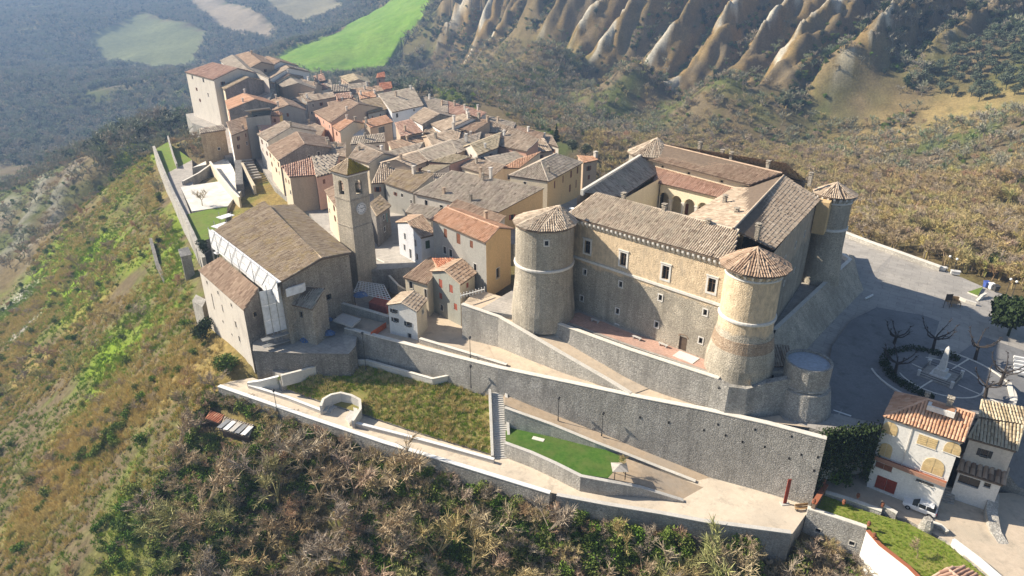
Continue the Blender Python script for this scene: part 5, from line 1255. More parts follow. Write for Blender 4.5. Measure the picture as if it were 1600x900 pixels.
W = wall_face(mb, n1_, n2_, -5, 8.9, [(9.2, 10.6, 1.0, 2.2)], .4, 0, (((cR1.xy - n1_).dot((n2_ - n1_).normalized())), nzR - .3))
wall_face(mb, n2_, n3_, -5, 8.9, [], .4); wall_face(mb, n3_, n4_, -5, 8.9, [], .4, 0, ((n4_ - n3_).length / 2, nzR - .3)); wall_face(mb, n4_, n1_, -8, 8.9, [], .4)
mb.build('nave_wall', 'house_stone', ch)
window(ch, W, 9.2, 10.6, 1.0, 2.2, frame='house_stone', fw=.15, depth=.38)
# aisle on the left
aE1, aE2 = P(310, 422, 3.0), P(381, 485, 3.0); aR1, aR2 = P(346, 402, 5.9), P(404, 450, 5.9)
rb = MB(); tl = Tiles(); roof_slab(rb, [aE1, aE2, aR2, aR1], .25); tl.plane([aE1, aE2, aR2, aR1], aE1, aE2, .42, .75)
o = rb.build('aisle_roof', 'tile_bed', ch); tl.build(o, 'tile_brown')
mb = MB(); ac = (aE1 + aR2) / 2
a1, a2, a3, a4 = [shr(p, Vector((ac.x, ac.y, p.z)), .45).xy for p in (aE1, aE2, aR2, aR1)]
LL = (a2 - a1).length
aw_ = [(LL * x - w / 2, LL * x + w / 2, z - h / 2, z + h / 2) for x, z, w, h in ((.16, 1.6, .6, .8), (.42, 1.5, .6, .8), (.72, 1.4, .6, .8), (.22, -2.2, .35, 3.6), (.46, -1.6, .4, 1.6), (.74, -2.6, .6, 1.4), (.76, -5.6, .6, 1.2), (.4, -5.2, .5, .6), (.58, -6.4, .4, .5))]
W = wall_face(mb, a1, a2, -16, 2.9, aw_, .35)
mb.build('aisle_wall', 'plaster_pale', ch)
for w in aw_: window(ch, W, *w, frame='plaster_pale', fw=.06, depth=.33)
mb = MB(); W2 = wall_face(mb, a2, a3, -11, 2.9, [(2.0, 2.8, .4, 1.4)], .35, 0, ((a3 - a2).length, 5.6)); wall_face(mb, a3, a4, -11, 5.6, [], .3); wall_face(mb, a4, a1, -11, 2.9, [], .3, 0, (0, 5.6)); mb.build('aisle_end_wall', 'house_stone_dark', ch)
window(ch, W2, 2.0, 2.8, .4, 1.4, frame='house_stone', fw=.08, depth=.33)
bt_ = MB(); bt_.solid([P(300, 470, -6.5), P(316, 480, -6.5), P(322, 468, -6.5), P(306, 460, -6.5)], [P(300, 470, -6.5) - Vector((0, 0, 6)), P(316, 480, -6.5) - Vector((0, 0, 6)), P(322, 468, -6.5) - Vector((0, 0, 6)), P(306, 460, -6.5) - Vector((0, 0, 6))]); bt_.build('buttress', 'wall_pale', ch)
# front chapel with its lean-to
q = [P(446, 474, 3.4), P(488, 484, 3.4), P(508, 450, 5.6), P(470, 448, 5.6)]
rb = MB(); tl = Tiles(); roof_slab(rb, q, .2); tl.plane(q, q[0], q[1], .42, .7); o = rb.build('chapel_roof', 'tile_bed', ch); tl.build(o, 'tile_grey')
mb = MB(); A, B = q[0].xy + Vector((.2, .3)), q[1].xy + Vector((-.1, .3)); L = (B - A).length
W = wall_face(mb, A, B, -5, 3.2, [(L * .45, L * .45 + .8, 1.0, 2.2)], .35); wall_face(mb, B, q[2].xy, -5, 3.2, [], .3, 0, ((q[2].xy - B).length, 5.4)); wall_face(mb, q[3].xy, A, -5, 3.2, [], .3, 0, (0, 5.4))
mb.build('chapel_wall', 'house_stone', ch); window(ch, W, L * .45, L * .45 + .8, 1.0, 2.2, frame='house_stone', fw=.08, depth=.33)
# ruined buttress pier
p = P(494, 532, -4.3); mb = MB()
prev = None
for i in range(7):
    z = p.z + i * 1.15; r = 1.35 - .05 * i + random.uniform(-.08, .08); x, y = p.x + .05 * i, p.y + .28 * i
    ring = [(x + r * math.cos(k * math.pi / 4 + .3) * random.uniform(.9, 1.1), y + r * .8 * math.sin(k * math.pi / 4 + .3) * random.uniform(.9, 1.1), z) for k in range(8)]
    if prev:
        for k in range(8): mb.poly([prev[k], prev[(k + 1) % 8], ring[(k + 1) % 8], ring[k]])
    prev = ring
mb.poly(prev); mb.build('buttress', 'house_stone', ch)
dm = MB(); pd = P(535, 470, -3.6); dm.box((pd.x, pd.y + .4, -.8), (2.4, 1.0, 5.6), .9); dm.build('recess', 'dark', ch)

tw_ = thing('bell_tower', 'square stone bell tower with clock and golden tiled pyramid roof beside the church', 'tower', P(561, 434, -1))
K = P(561, 434, 0).xy; zt_ = 22.6
kr = P(585, 264, zt_).xy; kl = P(520, 260, zt_).xy
K = P(543, 275, zt_).xy
rd = (kr - K); rd = rd.normalized() * 5.0; ld = Vector((-rd.y, rd.x)); ld = ld if ld.dot(kl - K) > 0 else -ld
c0, c1, c2, c3 = K, K + rd, K + rd + ld, K + ld
def archwall(mb, A, B, z0, z1, cx, r, zs, zb, depth=.5):
    """wall with one arched opening"""
    A = Vector(A); B = Vector(B); L = (B - A).length; d = (B - A) / L; n = Vector((-d.y, d.x))
    def W(x, z, k=0.0): q_ = A + d * x + n * k; return (q_.x, q_.y, z)
    mb.poly([W(0, z0), W(L, z0), W(L, zb), W(0, zb)]); mb.poly([W(0, zb), W(cx - r, zb), W(cx - r, z1), W(0, z1)]); mb.poly([W(cx + r, zb), W(L, zb), W(L, z1), W(cx + r, z1)])
    mb.poly([W(cx - r, zb), W(cx - r, zb, depth), W(cx - r, zs, depth), W(cx - r, zs)]); mb.poly([W(cx + r, zb), W(cx + r, zs), W(cx + r, zs, depth), W(cx + r, zb, depth)]); mb.poly([W(cx - r, zb), W(cx + r, zb), W(cx + r, zb, depth), W(cx - r, zb, depth)])
    for s in range(10):
        a0, a1 = math.pi - math.pi * s / 10, math.pi - math.pi * (s + 1) / 10
        x0, zz0, x1, zz1 = cx + r * math.cos(a0), zs + r * math.sin(a0), cx + r * math.cos(a1), zs + r * math.sin(a1)
        mb.poly([W(x0, zz0), W(x1, zz1), W(x1, z1), W(x0, z1)]); mb.poly([W(x0, zz0), W(x0, zz0, depth), W(x1, zz1, depth), W(x1, zz1)])
    return W
mb = MB()
Wr = archwall(mb, c0, c1, -3, zt_ - .1, 2.5, .85, 20.4, 18.2); archwall(mb, c1, c2, -3, zt_ - .1, 2.5, .85, 20.4, 18.2); archwall(mb, c2, c3, -3, zt_ - .1, 2.5, .85, 20.4, 18.2); Wl = archwall(mb, c3, c0, -3, zt_ - .1, 2.5, .85, 20.4, 18.2)
mb.poly([(c.x, c.y, 17.6) for c in (c0, c1, c2, c3)])
mb.build('shaft', 'tower_stone', tw_)
for z, h in ((17.2, .28), (22.3, .35), (11.4, .2)):
    m2 = MB(); g = .14; cxy = (c0 + c2) / 2
    ring = [c + (c - cxy).normalized() * g for c in (c0, c1, c2, c3)]
    m2.solid([(c.x, c.y, z + h) for c in ring], [(c.x, c.y, z) for c in ring]); m2.build('cornice', 'trim' if z > 20 else 'house_stone', tw_)
cxy = (c0 + c2) / 2; ring = [Vector((*(c + (c - cxy).normalized() * .6), zt_ + .3)) for c in (c0, c1, c2, c3)]; ap = Vector((cxy.x, cxy.y, zt_ + 2.7))
rb = MB(); tl = Tiles(); tl2 = Tiles()
for i in range(4):
    a, b = ring[i], ring[(i + 1) % 4]; roof_slab(rb, [a, b, ap], .2); (tl if i == 0 else tl2).plane([a, b, ap], a, b, .42, .7); tl2.ridge(a, ap, .16)
o = rb.build('pyramid_roof', 'tile_bed', tw_); tl.build(o, 'tile_gold'); tl2.build(o, 'tile_lichen')
m2 = MB(); m2.lathe((0, 0, 0), [(1.28, 0), (1.28, .18), (1.1, .22)], 28, 0, False)
def on_wall(mbx, W, x, z, mat, name, parent):   # turn a lathe lying on its back to face out of the wall
    o_ = Vector(W(x, z)); ex = (Vector(W(x + 1, z)) - o_); ez = Vector((0, 0, 1)); en = o_ - Vector(W(x, z, 1))
    mbx.v = [tuple(o_ + ex * a + ez * b + en * c) for a, b, c in mbx.v]
    return mbx.build(name, mat, parent)
_, zclk = 0, 0
clk_x = 2.55; pc = None
a_ = -(326 - 450.0) / FPX
zclk = ztop(Vector((*(K + rd * .5), 0)), 326)
rimo = on_wall(m2, Wr, clk_x, zclk, 'trim', 'clock_rim', tw_)
m2 = MB(); m2.lathe((0, 0, .1), [(1.14, 0), (1.1, .02), (.02, .03)], 28, 0, False); face = on_wall(m2, Wr, clk_x, zclk, 'white_paint', 'clock_face', tw_)
for k in range(12):
    m2 = MB(); a = k * math.pi / 6; m2.box((.9 * math.sin(a), .9 * math.cos(a), .15), (.1, .22, .04)); 
    m2.v = [(x, y, z) for x, y, z in m2.v]; on_wall(m2, Wr, clk_x, zclk, 'iron', 'hour_mark', face)
for a, L in ((RD(-55), .55), (RD(75), .8)):
    m2 = MB(); m2.tube((0, 0, .18), (L * math.sin(a), L * math.cos(a), .18), .05, .03, 4); on_wall(m2, Wr, clk_x, zclk, 'iron', 'clock_hand', face)
# bell
bl_ = MB(); bl_.lathe((cxy.x, cxy.y, 18.6), [(.75, 0), (.62, .15), (.45, .6), (.38, 1.0), (.1, 1.2)], 16); bl_.tube((cxy.x - 2, cxy.y, 19.95), (cxy.x + 2, cxy.y, 19.95), .1); tag(bl_.build('bell', 'iron', None, (cxy.x, cxy.y, 18.6)), 'bronze bell hanging in the open arches of the bell tower', 'bell')
m2 = MB(); p = P(568, 432, -1); m2.box((p.x + 1.2, p.y + .6, 4.5), (2.8, 2.0, 12), math.atan2(rd.y, rd.x)); m2.build('buttress', 'tower_stone', tw_)

# ------------------------------------------------------------------ walls, stairs and gardens in front of the castle
lw_ = wall_run('retaining_wall', 'very long high grey stone wall holding up the road below the castle', [(540, 511, -2.3), (600, 527, -2.2), (700, 553, -1.9), (780, 573, -1.6), (900, 598, -1.2), (1000, 619, -.8), (1100, 638, -.45), (1200, 660, -.3), (1292, 684, -.3)], .8,
               [-10, -10, -9, -8.5, -11, -13, -13.5, -13.5, -13.5], 'wall_grey', 'coping', .06, .12, batter=.9)
for u, vt, vb in ((1018, 640, 690), (1064, 650, 712)):
    a = P(u, 626 + (u - 1018) * .2, -2.0); m2 = MB()
    b = Vector((a.x - .5, a.y - 1.35, -12.5)); w = Vector((.85, -.36, 0)) * .7
    m2.solid([a - w, a + w, a + w + Vector((.3, .8, 0)), a - w + Vector((.3, .8, 0))], [b - w, b + w, b + w + Vector((.8, 2.2, 0)), b - w + Vector((.8, 2.2, 0))]); m2.build('buttress', 'wall_grey', lw_)
LWP = [(900, 598, -1.2), (1000, 619, -.8), (1100, 638, -.45), (1200, 660, -.3), (1292, 684, -.3)]
for u, v in ((1000, 652), (1045, 660), (1122, 663), (1134, 680), (1180, 671), (1205, 690), (1237, 682), (1195, 698), (1233, 716), (1252, 710), (1278, 714), (1272, 735), (1160, 690), (1100, 672)):
    k_ = max(0, min(3, int((u - 901 - (v - 640) * .12) / 100))); lwA, lwB = P(*LWP[k_]).xy, P(*LWP[k_ + 1]).xy
    a_ = -(v - 450.0) / FPX; dr = Vector(((u - 800) / FPX, CP + a_ * SP, -SP + a_ * CP)); d_ = (lwB - lwA).normalized(); n_ = Vector((-d_.y, d_.x)); q = dr * 100
    for _ in range(5): t_ = (lwA.dot(n_) - .36 - .9 * (-.6 - CAMZ - q.z) / 12.6) / (dr.xy.dot(n_)); q = dr * t_
    m2 = MB(); m2.box((q.x, q.y, CAMZ + q.z), (.24, .16, .4), math.atan2(d_.y, d_.x)); m2.build('drain_hole', 'dark', lw_)
wall_run('ramp_wall', 'pale stone wall along the outer edge of the ramp up to the left castle tower', [(722, 474, 4.5), (780, 494, 3.8), (815, 514, 3.2), (880, 552, 1.7), (950, 592, 0), (986, 614, -.8)], .6, [-3.2, -3.2, -3.2, -2.8, -2.4, -2.2], 'wall_pale', 'coping', .1, .12)
wall_run('court_wall', 'low stone wall along the upper road in front of the paved court', [(656, 528, -1.7), (720, 547, -1.7), (792, 569, -1.8)], .5, -3.6, 'wall_pale', 'coping', .08, .1)
wall_run('garden_parapet', 'pale concrete parapet zigzagging along the top of the grassy garden', [(439, 586, -7.2), (532, 562, -7.2), (573, 562, -7.0), (676, 591, -6.1), (729, 580, -5.4), (750, 583, -5.3)], .4, -9.6, 'concrete', 'coping', .06, .1)
wall_run('parapet_end', 'short white parapet at the left end of the garden', [(387, 597, -10.2), (408, 594, -9.2), (436, 587, -8.6)], .5, -12, 'coping', 'white_paint', .05, .1)
wall_run('garden_kerb_wall', 'low white capped wall from the left parapet to the seat niche', [(389, 601, -10.6), (450, 620, -10.7), (502, 640, -10.8)], .4, -12.3, 'concrete', 'white_paint', .08, .12)
wall_run('garden_kerb_wall', 'low white capped wall from the seat niche to the foot of the stairs', [(553, 659, -10.8), (640, 681, -10.9), (700, 697, -11), (772, 717, -11.1)], .4, -12.5, 'concrete', 'white_paint', .08, .12)
wall_run('road_parapet', 'white capped parapet along the outer edge of the lower road, left stretch', [(342, 602, -10.3), (420, 629, -10.4), (480, 650, -10.6), (600, 690, -10.8), (720, 726, -10.9), (860, 769, -11)], .6, -19, 'wall_grey', 'white_paint', .08, .14, batter=.3)
wall_run('road_parapet', 'grey parapet along the outer edge of the lower road, right stretch', [(870, 772, -11.1), (950, 787, -11.1), (1030, 800, -11.1), (1100, 813, -11.1), (1236, 831, -11.1)], .6, -19, 'wall_grey', 'concrete', .06, .14, batter=.3)
wall_run('garden_wall', 'rough stone wall between the green lawn and the brown ramp', [(789, 636, -5.8), (862, 662, -7.2), (930, 690, -8.6), (985, 711, -9.9), (1030, 729, -10.9), (1087, 751, -11.7)], .5, [-10.4, -10.4, -10.4, -11, -12.3, -12.5], 'wall_pale', 'coping', .06, .1)
wall_run('garden_wall', 'curved stone wall below the green lawn along the lower road', [(789, 691, -9.1), (830, 706, -9.1), (868, 723, -9.1), (908, 743, -9.15), (950, 751, -9.3), (1000, 760, -10.2), (1068, 781, -11.7)], .5, -12.7, 'wall_pale', 'concrete', .06, .1)
# seat niche
nw = wall_run('seat_niche', 'round concrete seat niche set into the garden above the lower road', [(501, 634, -9.7), (505, 623, -9.3), (517, 616, -9.1), (532, 613, -9.0), (549, 617, -9.1), (562, 624, -9.3), (563, 638, -9.6), (551, 657, -10)], .4, -12.3, 'concrete', 'coping', .05, .1, cat='seat')
for i, k in enumerate((.78, .52)):
    c_ = P(533, 642, -11.6); m2 = MB(); ring = [P(*q) for q in ((503, 640, -10.6), (510, 628, -10.6), (532, 620, -10.6), (556, 628, -10.6), (558, 640, -10.6), (545, 657, -10.6))]
    ring = [Vector((c_.x + (p.x - c_.x) * k, c_.y + (p.y - c_.y) * k, -11.05 + .0 - .35 * i)) for p in ring]
    out = [Vector((c_.x + (p.x - c_.x) / k * (k + .26), c_.y + (p.y - c_.y) / k * (k + .26), p.z)) for p in ring]
    for j in range(5):
        m2.solid([ring[j], ring[j + 1], out[j + 1], out[j]][::-1], [v - Vector((0, 0, 1)) for v in (ring[j], ring[j + 1], out[j + 1], out[j])][::-1])
    m2.build('seat_step', 'concrete', nw)
# garden stairs
sa, sb = P(778, 613, -6.3), P(783, 717, -12.0)
st = thing('stairs', 'long straight stone stairs between the grassy garden and the green lawn', 'stairs', sb)
ns = 30; dv = (sb - sa); dxy = Vector((dv.x, dv.y, 0)); sidev = Vector((-dxy.y, dxy.x, 0)).normalized()
for i in range(ns):
    a = sa + dv * (i / ns); m2 = MB(); b = a + dxy / ns * 1.02; w = sidev * 1.15
    top = [a - w, b - w, b + w, a + w]; z = a.z - .005 * (i % 2)
    m2.solid([Vector((p.x, p.y, z)) for p in top], [Vector((p.x, p.y, z - .6)) for p in top]); m2.build('step', 'concrete', st)
for s, nm in ((1, 'far'), (-1, 'near')):
    m2 = MB()
    a, b = sa + sidev * s * 1.4, sb + sidev * s * 1.4
    w = sidev * .22
    rr = [a - w, b - w, b + w, a + w]
    if (rr[1] - rr[0]).cross(rr[2] - rr[0]).z < 0: rr.reverse()
    m2.solid([p + Vector((0, 0, .75)) for p in rr], [p - Vector((0, 0, 1.6)) for p in rr]); m2.build('side_wall', 'coping', st)

def lamp_post(label, u, v, z, h, globe=True, group='lamp posts'):
    p = P(u, v, z); t = thing('street_lamp', label, 'lamp', p, group); m2 = MB()
    m2.tube(p, p + Vector((0, 0, h)), .07, .045, 6); m2.tube(p, p + Vector((0, 0, .5)), .13, .1, 8); m2.build('pole', 'iron', t)
    m2 = MB()
    if globe: m2.lathe((p.x, p.y, p.z + h + .2), [(.03, -.26), (.2, -.18), (.27, 0), (.2, .18), (.03, .26)], 12); m2.build('globe', 'globe', t, smooth=True)
    else: m2.lathe((p.x, p.y, p.z + h), [(.05, -.1), (.16, 0), (.24, .3), (.3, .33), (.05, .55)], 8); m2.build('lantern', 'iron', t)
lamp_post('slim lamp post beside the seat niche at the road edge', 433, 643, -11.5, 4.2, False)
lamp_post('tall pole rising from the garden below the church yard wall', 572, 578, -8, 7.6, False)
lamp_post('lamp post by the head of the garden stairs', 736, 606, -6.4, 4.2, False)
lamp_post('lamp post on the brown ramp near the stairs', 872, 657, -8, 4.2, False)
lamp_post('lamp post on the brown ramp beside the white bench', 940, 681, -9.0, 4.2, False)
lamp_post('lamp post at the road edge below the terrace', 1118, 642, -1.1, 4.0, False)
lamp_post('lamp post at the road edge in front of the ramp wall', 735, 560, -2.4, 4.0, False)

def bench(label, u, v, z, rz, mat='white_paint', group='benches'):
    p = P(u, v, z); t = thing('bench', label, 'bench', p, group); co, si = math.cos(rz), math.sin(rz)
    m2 = MB(); m2.box((p.x, p.y, p.z + .45), (2.0, .5, .08), rz); m2.build('seat', mat, t)
    m2 = MB(); m2.box((p.x - si * .26, p.y + co * .26, p.z + .8), (2.0, .07, .45), rz); m2.build('backrest', mat, t)
    for s in (-.8, .8): m2 = MB(); m2.box((p.x + s * co, p.y + s * si, p.z + .2), (.1, .5, .42), rz); m2.build('leg', 'iron', t)
bench('white bench against the high wall on the brown ramp', 948, 663, -8.6, -.4)
# things on the lawn
for u, v, lab in ((832, 667, 'pale square paving pad on the green lawn, the upper of two'), (841, 686, 'pale narrow paving pad on the green lawn, the lower of two')):
    p = P(u, v, -9.57); m2 = MB(); m2.box((p.x, p.y, p.z), (2.0, 1.5 if v < 680 else .8, .08), -.4); tag(m2.build('paving_pad', 'coping', None, p), lab, 'paving')
p = P(967, 744, -9.6); t = thing('garden_pavilion', 'small garden pavilion with a pale pyramid roof at the end of the green lawn', 'pavilion', p)
for sx in (-1, 1):
    for sy in (-1, 1): m2 = MB(); m2.tube((p.x + sx * .8, p.y + sy * .8, p.z), (p.x + sx * .8, p.y + sy * .8, p.z + 1.7), .07); m2.build('post', 'timber_dark', t)
m2 = MB(); q = [(p.x - 1.2, p.y - 1.1, p.z + 1.7), (p.x + 1.2, p.y - 1.1, p.z + 1.7), (p.x + 1.2, p.y + 1.1, p.z + 1.7), (p.x - 1.2, p.y + 1.1, p.z + 1.7)]; ap = (p.x, p.y, p.z + 2.3)
for i in range(4): m2.poly([q[i], q[(i + 1) % 4], ap])
m2.poly(q[::-1]); m2.build('roof', 'paving', t)
# rust-red stele and its step at the road end
p = P(1226, 787, -12); t = thing('steel_stele', 'tall thin rust red steel stele standing at the end of the lower road', 'stele', p)
m2 = MB(); m2.box((p.x, p.y, p.z + 2.3), (.5, .14, 4.6), .1); m2.build('slab', 'rust', t); m2 = MB(); m2.box((p.x, p.y, p.z + .06), (1.2, .8, .12), .1); m2.build('base', 'concrete', t)
bench('low timber bench beside the gate of the lower garden', 1252, 797, -12, .12, 'timber')

# ------------------------------------------------------------------ white house group on the right
zeh = 1.3
hE1, hE2 = P(1381, 651, zeh), P(1504, 692, zeh)
wh, (E1, E2, R1, R2, B1, B2, zrh, wc) = H('three storey white house with a terracotta hipped roof and ochre shutters', (1381, 651), (1504, 692), (1447, 630), (1524, 640), zeh, -12.3, 'hip', tile='tile_orange', wall='plaster_white', pitch=.42, zr=4.0, group='houses at the right end', chim=((.1, .6, .8, .5), (.46, .5, 1.0, .7)))
fA, fB = wc[0].xy, wc[1].xy; WH, LH = wallW(fA, fB)
rzh = math.atan2((fB - fA).y, (fB - fA).x)
def shutter(parent, W, x, z, w, h, arch, mat='shutter_ochre'):
    """closed shutters proud of the wall, with an arched head where the photo shows one"""
    def prof(x0, x1, left):
        pr = [(x0, z - h / 2), (x1, z - h / 2)]; r = w / 2; zs = z + h / 2 - (r if arch else 0)
        pr.append((x1, zs + (math.sqrt(max(0, r * r - (x1 - x) ** 2)) if arch else 0)))
        if arch:
            for k in range(1, 6):
                xx = x1 + (x0 - x1) * k / 6; pr.append((xx, zs + math.sqrt(max(0, r * r - (xx - x) ** 2))))
        pr.append((x0, zs + (math.sqrt(max(0, r * r - (x0 - x) ** 2)) if arch else 0)))
        return pr
    o = None
    f = MB(); r = w / 2
    f.solid([W(x - r - .12, z - h / 2 - .02, -.12), W(x + r + .12, z - h / 2 - .02, -.12), W(x + r + .12, z - h / 2 - .02, .05), W(x - r - .12, z - h / 2 - .02, .05)], [W(x - r - .12, z - h / 2 - .12, -.12), W(x + r + .12, z - h / 2 - .12, -.12), W(x + r + .12, z - h / 2 - .12, .05), W(x - r - .12, z - h / 2 - .12, .05)])
    o = f.build('window', 'trim', parent)
    for x0, x1 in ((x - r, x - .02), (x + .02, x + r)):
        m_ = MB(); pr = prof(x0, x1, 0); m_.poly([W(a, b, -.07) for a, b in pr])
        for i in range(len(pr)):
            a, b = pr[i], pr[(i + 1) % len(pr)]; m_.poly([W(*a, -.07), W(*a, .02), W(*b, .02), W(*b, -.07)])
        k = int(h / .3)
        for i in range(1, k): 
            zz = z - h / 2 + (h - (r if arch else 0)) * i / k
            m_.solid([W(x0 + .08, zz + .04, -.1), W(x1 - .08, zz + .04, -.1), W(x1 - .08, zz + .04, -.06), W(x0 + .08, zz + .04, -.06)], [W(x0 + .08, zz - .04, -.1), W(x1 - .08, zz - .04, -.1), W(x1 - .08, zz - .04, -.06), W(x0 + .08, zz - .04, -.06)])
        m_.build('shutter_leaf', mat, o)
for u, v, w, h, ar_ in ((1391, 669, 2.0, 2.0, 1), (1449, 690, 2.4, 1.6, 0), (1489, 700, 2.0, 1.9, 1), (1384, 703, 1.7, 2.3, 1), (1459, 728, 2.7, 2.6, 1)):
    x, z = px_on(fA, fB, u, v); shutter(wh, WH, x, z, w, h, ar_)
# balcony with tiled strip and a kinked rail
x0, zb0 = px_on(fA, fB, 1372, 715); x1, zb1 = px_on(fA, fB, 1425, 734); x2, zb2 = px_on(fA, fB, 1480, 750)
zba = (zb0 + zb2) / 2
m2 = MB(); m2.solid([WH(.1, zba, -.7), WH(LH - .1, zba, -1.1), WH(LH - .1, zba, .0), WH(.1, zba, .0)], [WH(.1, zba - .25, -.7), WH(LH - .1, zba - .25, -1.1), WH(LH - .1, zba - .25, .0), WH(.1, zba - .25, .0)]); bal = m2.build('balcony', 'tile_red', wh)
m2 = MB(); m2.solid([WH(.1, zba + .35, -.8), WH(LH - .1, zba + .35, -1.2), WH(LH - .1, zba + .35, -1.05), WH(.1, zba + .35, -.65)], [WH(.1, zba - .3, -.8), WH(LH - .1, zba - .3, -1.2), WH(LH - .1, zba - .3, -1.05), WH(.1, zba - .3, -.65)]); m2.build('balcony_parapet', 'tile_pink', bal)
m2 = MB(); m2.solid([WH(.1, zba - .3, -.45), WH(LH - .1, zba - .3, -.6), WH(LH - .1, zba - .3, .05), WH(.1, zba - .3, .05)], [WH(.1, -12.3, -.45), WH(LH - .1, -12.3, -.6), WH(LH - .1, -12.3, .05), WH(.1, -12.3, .05)])
gfl = m2.build('ground_floor', 'plaster_white', wh)
gA, gB = Vector(WH(.1, 0, -.46)[:2]), Vector(WH(LH - .1, 0, -.61)[:2]); WG, LG = wallW(gA, gB)
x, z = px_on(gA, gB, 1384, 757); shutter(wh, WG, x, z, 2.7, 2.2, 0, 'rust')
x, z = px_on(gA, gB, 1381, 729); shutter(wh, WG, x, z, 2.2, .9, 0, 'shutter_brown')
x, z = px_on(gA, gB, 1445, 754); shutter(wh, WG, x, z, 2.2, .35, 0, 'iron')
m2 = MB(); a_ = Vector(WH(LH * .38, zeh, -.1)); m2.tube(a_, (a_.x, a_.y, zba), .06); m2.build('downpipe', 'trim', wh)
m2 = MB(); p = P(1470, 642, 3.6); m2.box((p.x, p.y, p.z + .2), (3.4, 1.2, .8), rzh); m2.build('roof_terrace', 'plaster_white', wh)
m2 = MB(); m2.box((p.x + .2, p.y, p.z + .63), (2.8, .9, .1), rzh); m2.build('roof_terrace_floor', 'tile_orange', wh)
# second house with the yellow tiles
h2, g2 = H('pale house with weathered yellow tiles behind the white house', (1513, 685), (1588, 706), (1532, 652), (1600, 665), -1.4, -12.3, 'shed', tile='tile_yellow', wall='plaster_pale', pitch=.42, slope=.3, group='houses at the right end', f=((.42, 1.2, .9, 1.2, 'open'),), shut='iron')
H('upper strip of yellow tiled roof next to the side street', (1530, 652), (1600, 664), (1535, 625), (1604, 637), .2, -6, 'shed', tile='tile_yellow', wall='plaster_pale', pitch=.42, slope=.25, group='houses at the right end')
H('white annex with a striped brown lean-to roof and dark outdoor stairs', (1496, 736), (1567, 759), (1507, 709), (1576, 732), -6.2, -12.3, 'shed', tile='tile_brown', wall='plaster_white', pitch=.75, slope=.3, group='houses at the right end', f=((.3, .5, 2.6, 1.5, 'frame'), (.72, .5, .8, .8, 'frame')), aw='plaster_white')
p = P(1482, 793, -12); t = thing('outdoor_stairs', 'dark outdoor stairs between the white house and its annex', 'stairs', p)
for i in range(8):
    m2 = MB(); q = P(1480, 795, -12) + Vector((.16 * i, .34 * i, .0)); m2.box((q.x, q.y, q.z + .12 + .24 * i), (1.6, .4, .26), -.4); m2.build('step', 'paving', t)

# car parked in front of the white house
def car(label, p, rz):
    t = thing('car', label, 'car', p); co, si = math.cos(rz), math.sin(rz)
    def L(x, y, z): return (p.x + x * co - y * si, p.y + x * si + y * co, p.z + z)
    def loft(name, secs, mat, parent=None):
        m_ = MB(); rings = [[L(x, s * y, z) for (y, z) in pr for s in (1,)] for x, pr in secs]
        full = [[L(x, -y, z) for y, z in pr] + [L(x, y, z) for y, z in reversed(pr)] for x, pr in secs]
        for a, b in zip(full, full[1:]):
            n = len(a)
            for k in range(n): m_.poly([a[k], a[(k + 1) % n], b[(k + 1) % n], b[k]])
        m_.poly(full[0]); m_.poly(full[-1][::-1]); return m_.build(name, mat, parent or t, smooth=False)
    b = lambda w, lo, hi, ro: [(w * .9, lo), (w, lo + .12), (w, hi - ro), (w * .88, hi)]
    loft('body', [(-2.15, b(.72, .4, .85, .1)), (-2.0, b(.84, .3, .98, .1)), (-1.2, b(.88, .28, 1.02, .08)), (0, b(.89, .28, 1.03, .06)), (.9, b(.88, .28, 1.0, .08)), (1.6, b(.86, .28, .92, .1)), (2.05, b(.8, .32, .8, .12)), (2.18, b(.68, .42, .68, .1))], 'car_paint')
    g = lambda w, w2, lo, hi: [(w, lo), (w2, hi)]
    cab = loft('cabin', [(-1.95, g(.78, .66, 1.0, 1.05)), (-1.6, g(.8, .62, 1.0, 1.58)), (.2, g(.8, .62, 1.0, 1.6)), (1.0, g(.78, .68, 1.0, 1.04))], 'glass')
    loft('roof', [(-1.62, g(.63, .58, 1.58, 1.63)), (-.7, g(.64, .58, 1.6, 1.66)), (.22, g(.63, .58, 1.59, 1.63))], 'car_paint')
    for s in (-1, 1):
        for x in (-.75, .25):
            m_ = MB(); m_.tube(L(x, s * .8, 1.0), L(x, s * .62, 1.6), .05, .05, 4); m_.build('pillar', 'car_paint', t)
        m_ = MB(); m_.box(L(.55, s * .97, 1.05), (.18, .2, .14), rz); m_.build('wing_mirror', 'car_paint', t)
        m_ = MB(); m_.box(L(2.1, s * .56, .68), (.12, .3, .16), rz); m_.build('headlight', 'globe', t)
        m_ = MB(); m_.box(L(-2.12, s * .62, .78), (.1, .2, .26), rz); m_.build('tail_light', 'lamp_red', t)
        for x in (-1.35, 1.4):
            m_ = MB(); m_.tube(L(x, s * .68, .34), L(x, s * .92, .34), .34, .34, 16); wo = m_.build('wheel', 'tyre', t)
            m_ = MB(); m_.tube(L(x, s * .9, .34), L(x, s * .935, .34), .2, .18, 10); m_.build('rim', 'steel', wo)
    m_ = MB(); m_.box(L(-2.22, 0, .5), (.1, 1.5, .2), rz); m_.build('bumper', 'iron', t)
car('silver white estate car parked in front of the white house', P(1436, 797, -11.4), rzh + math.pi)

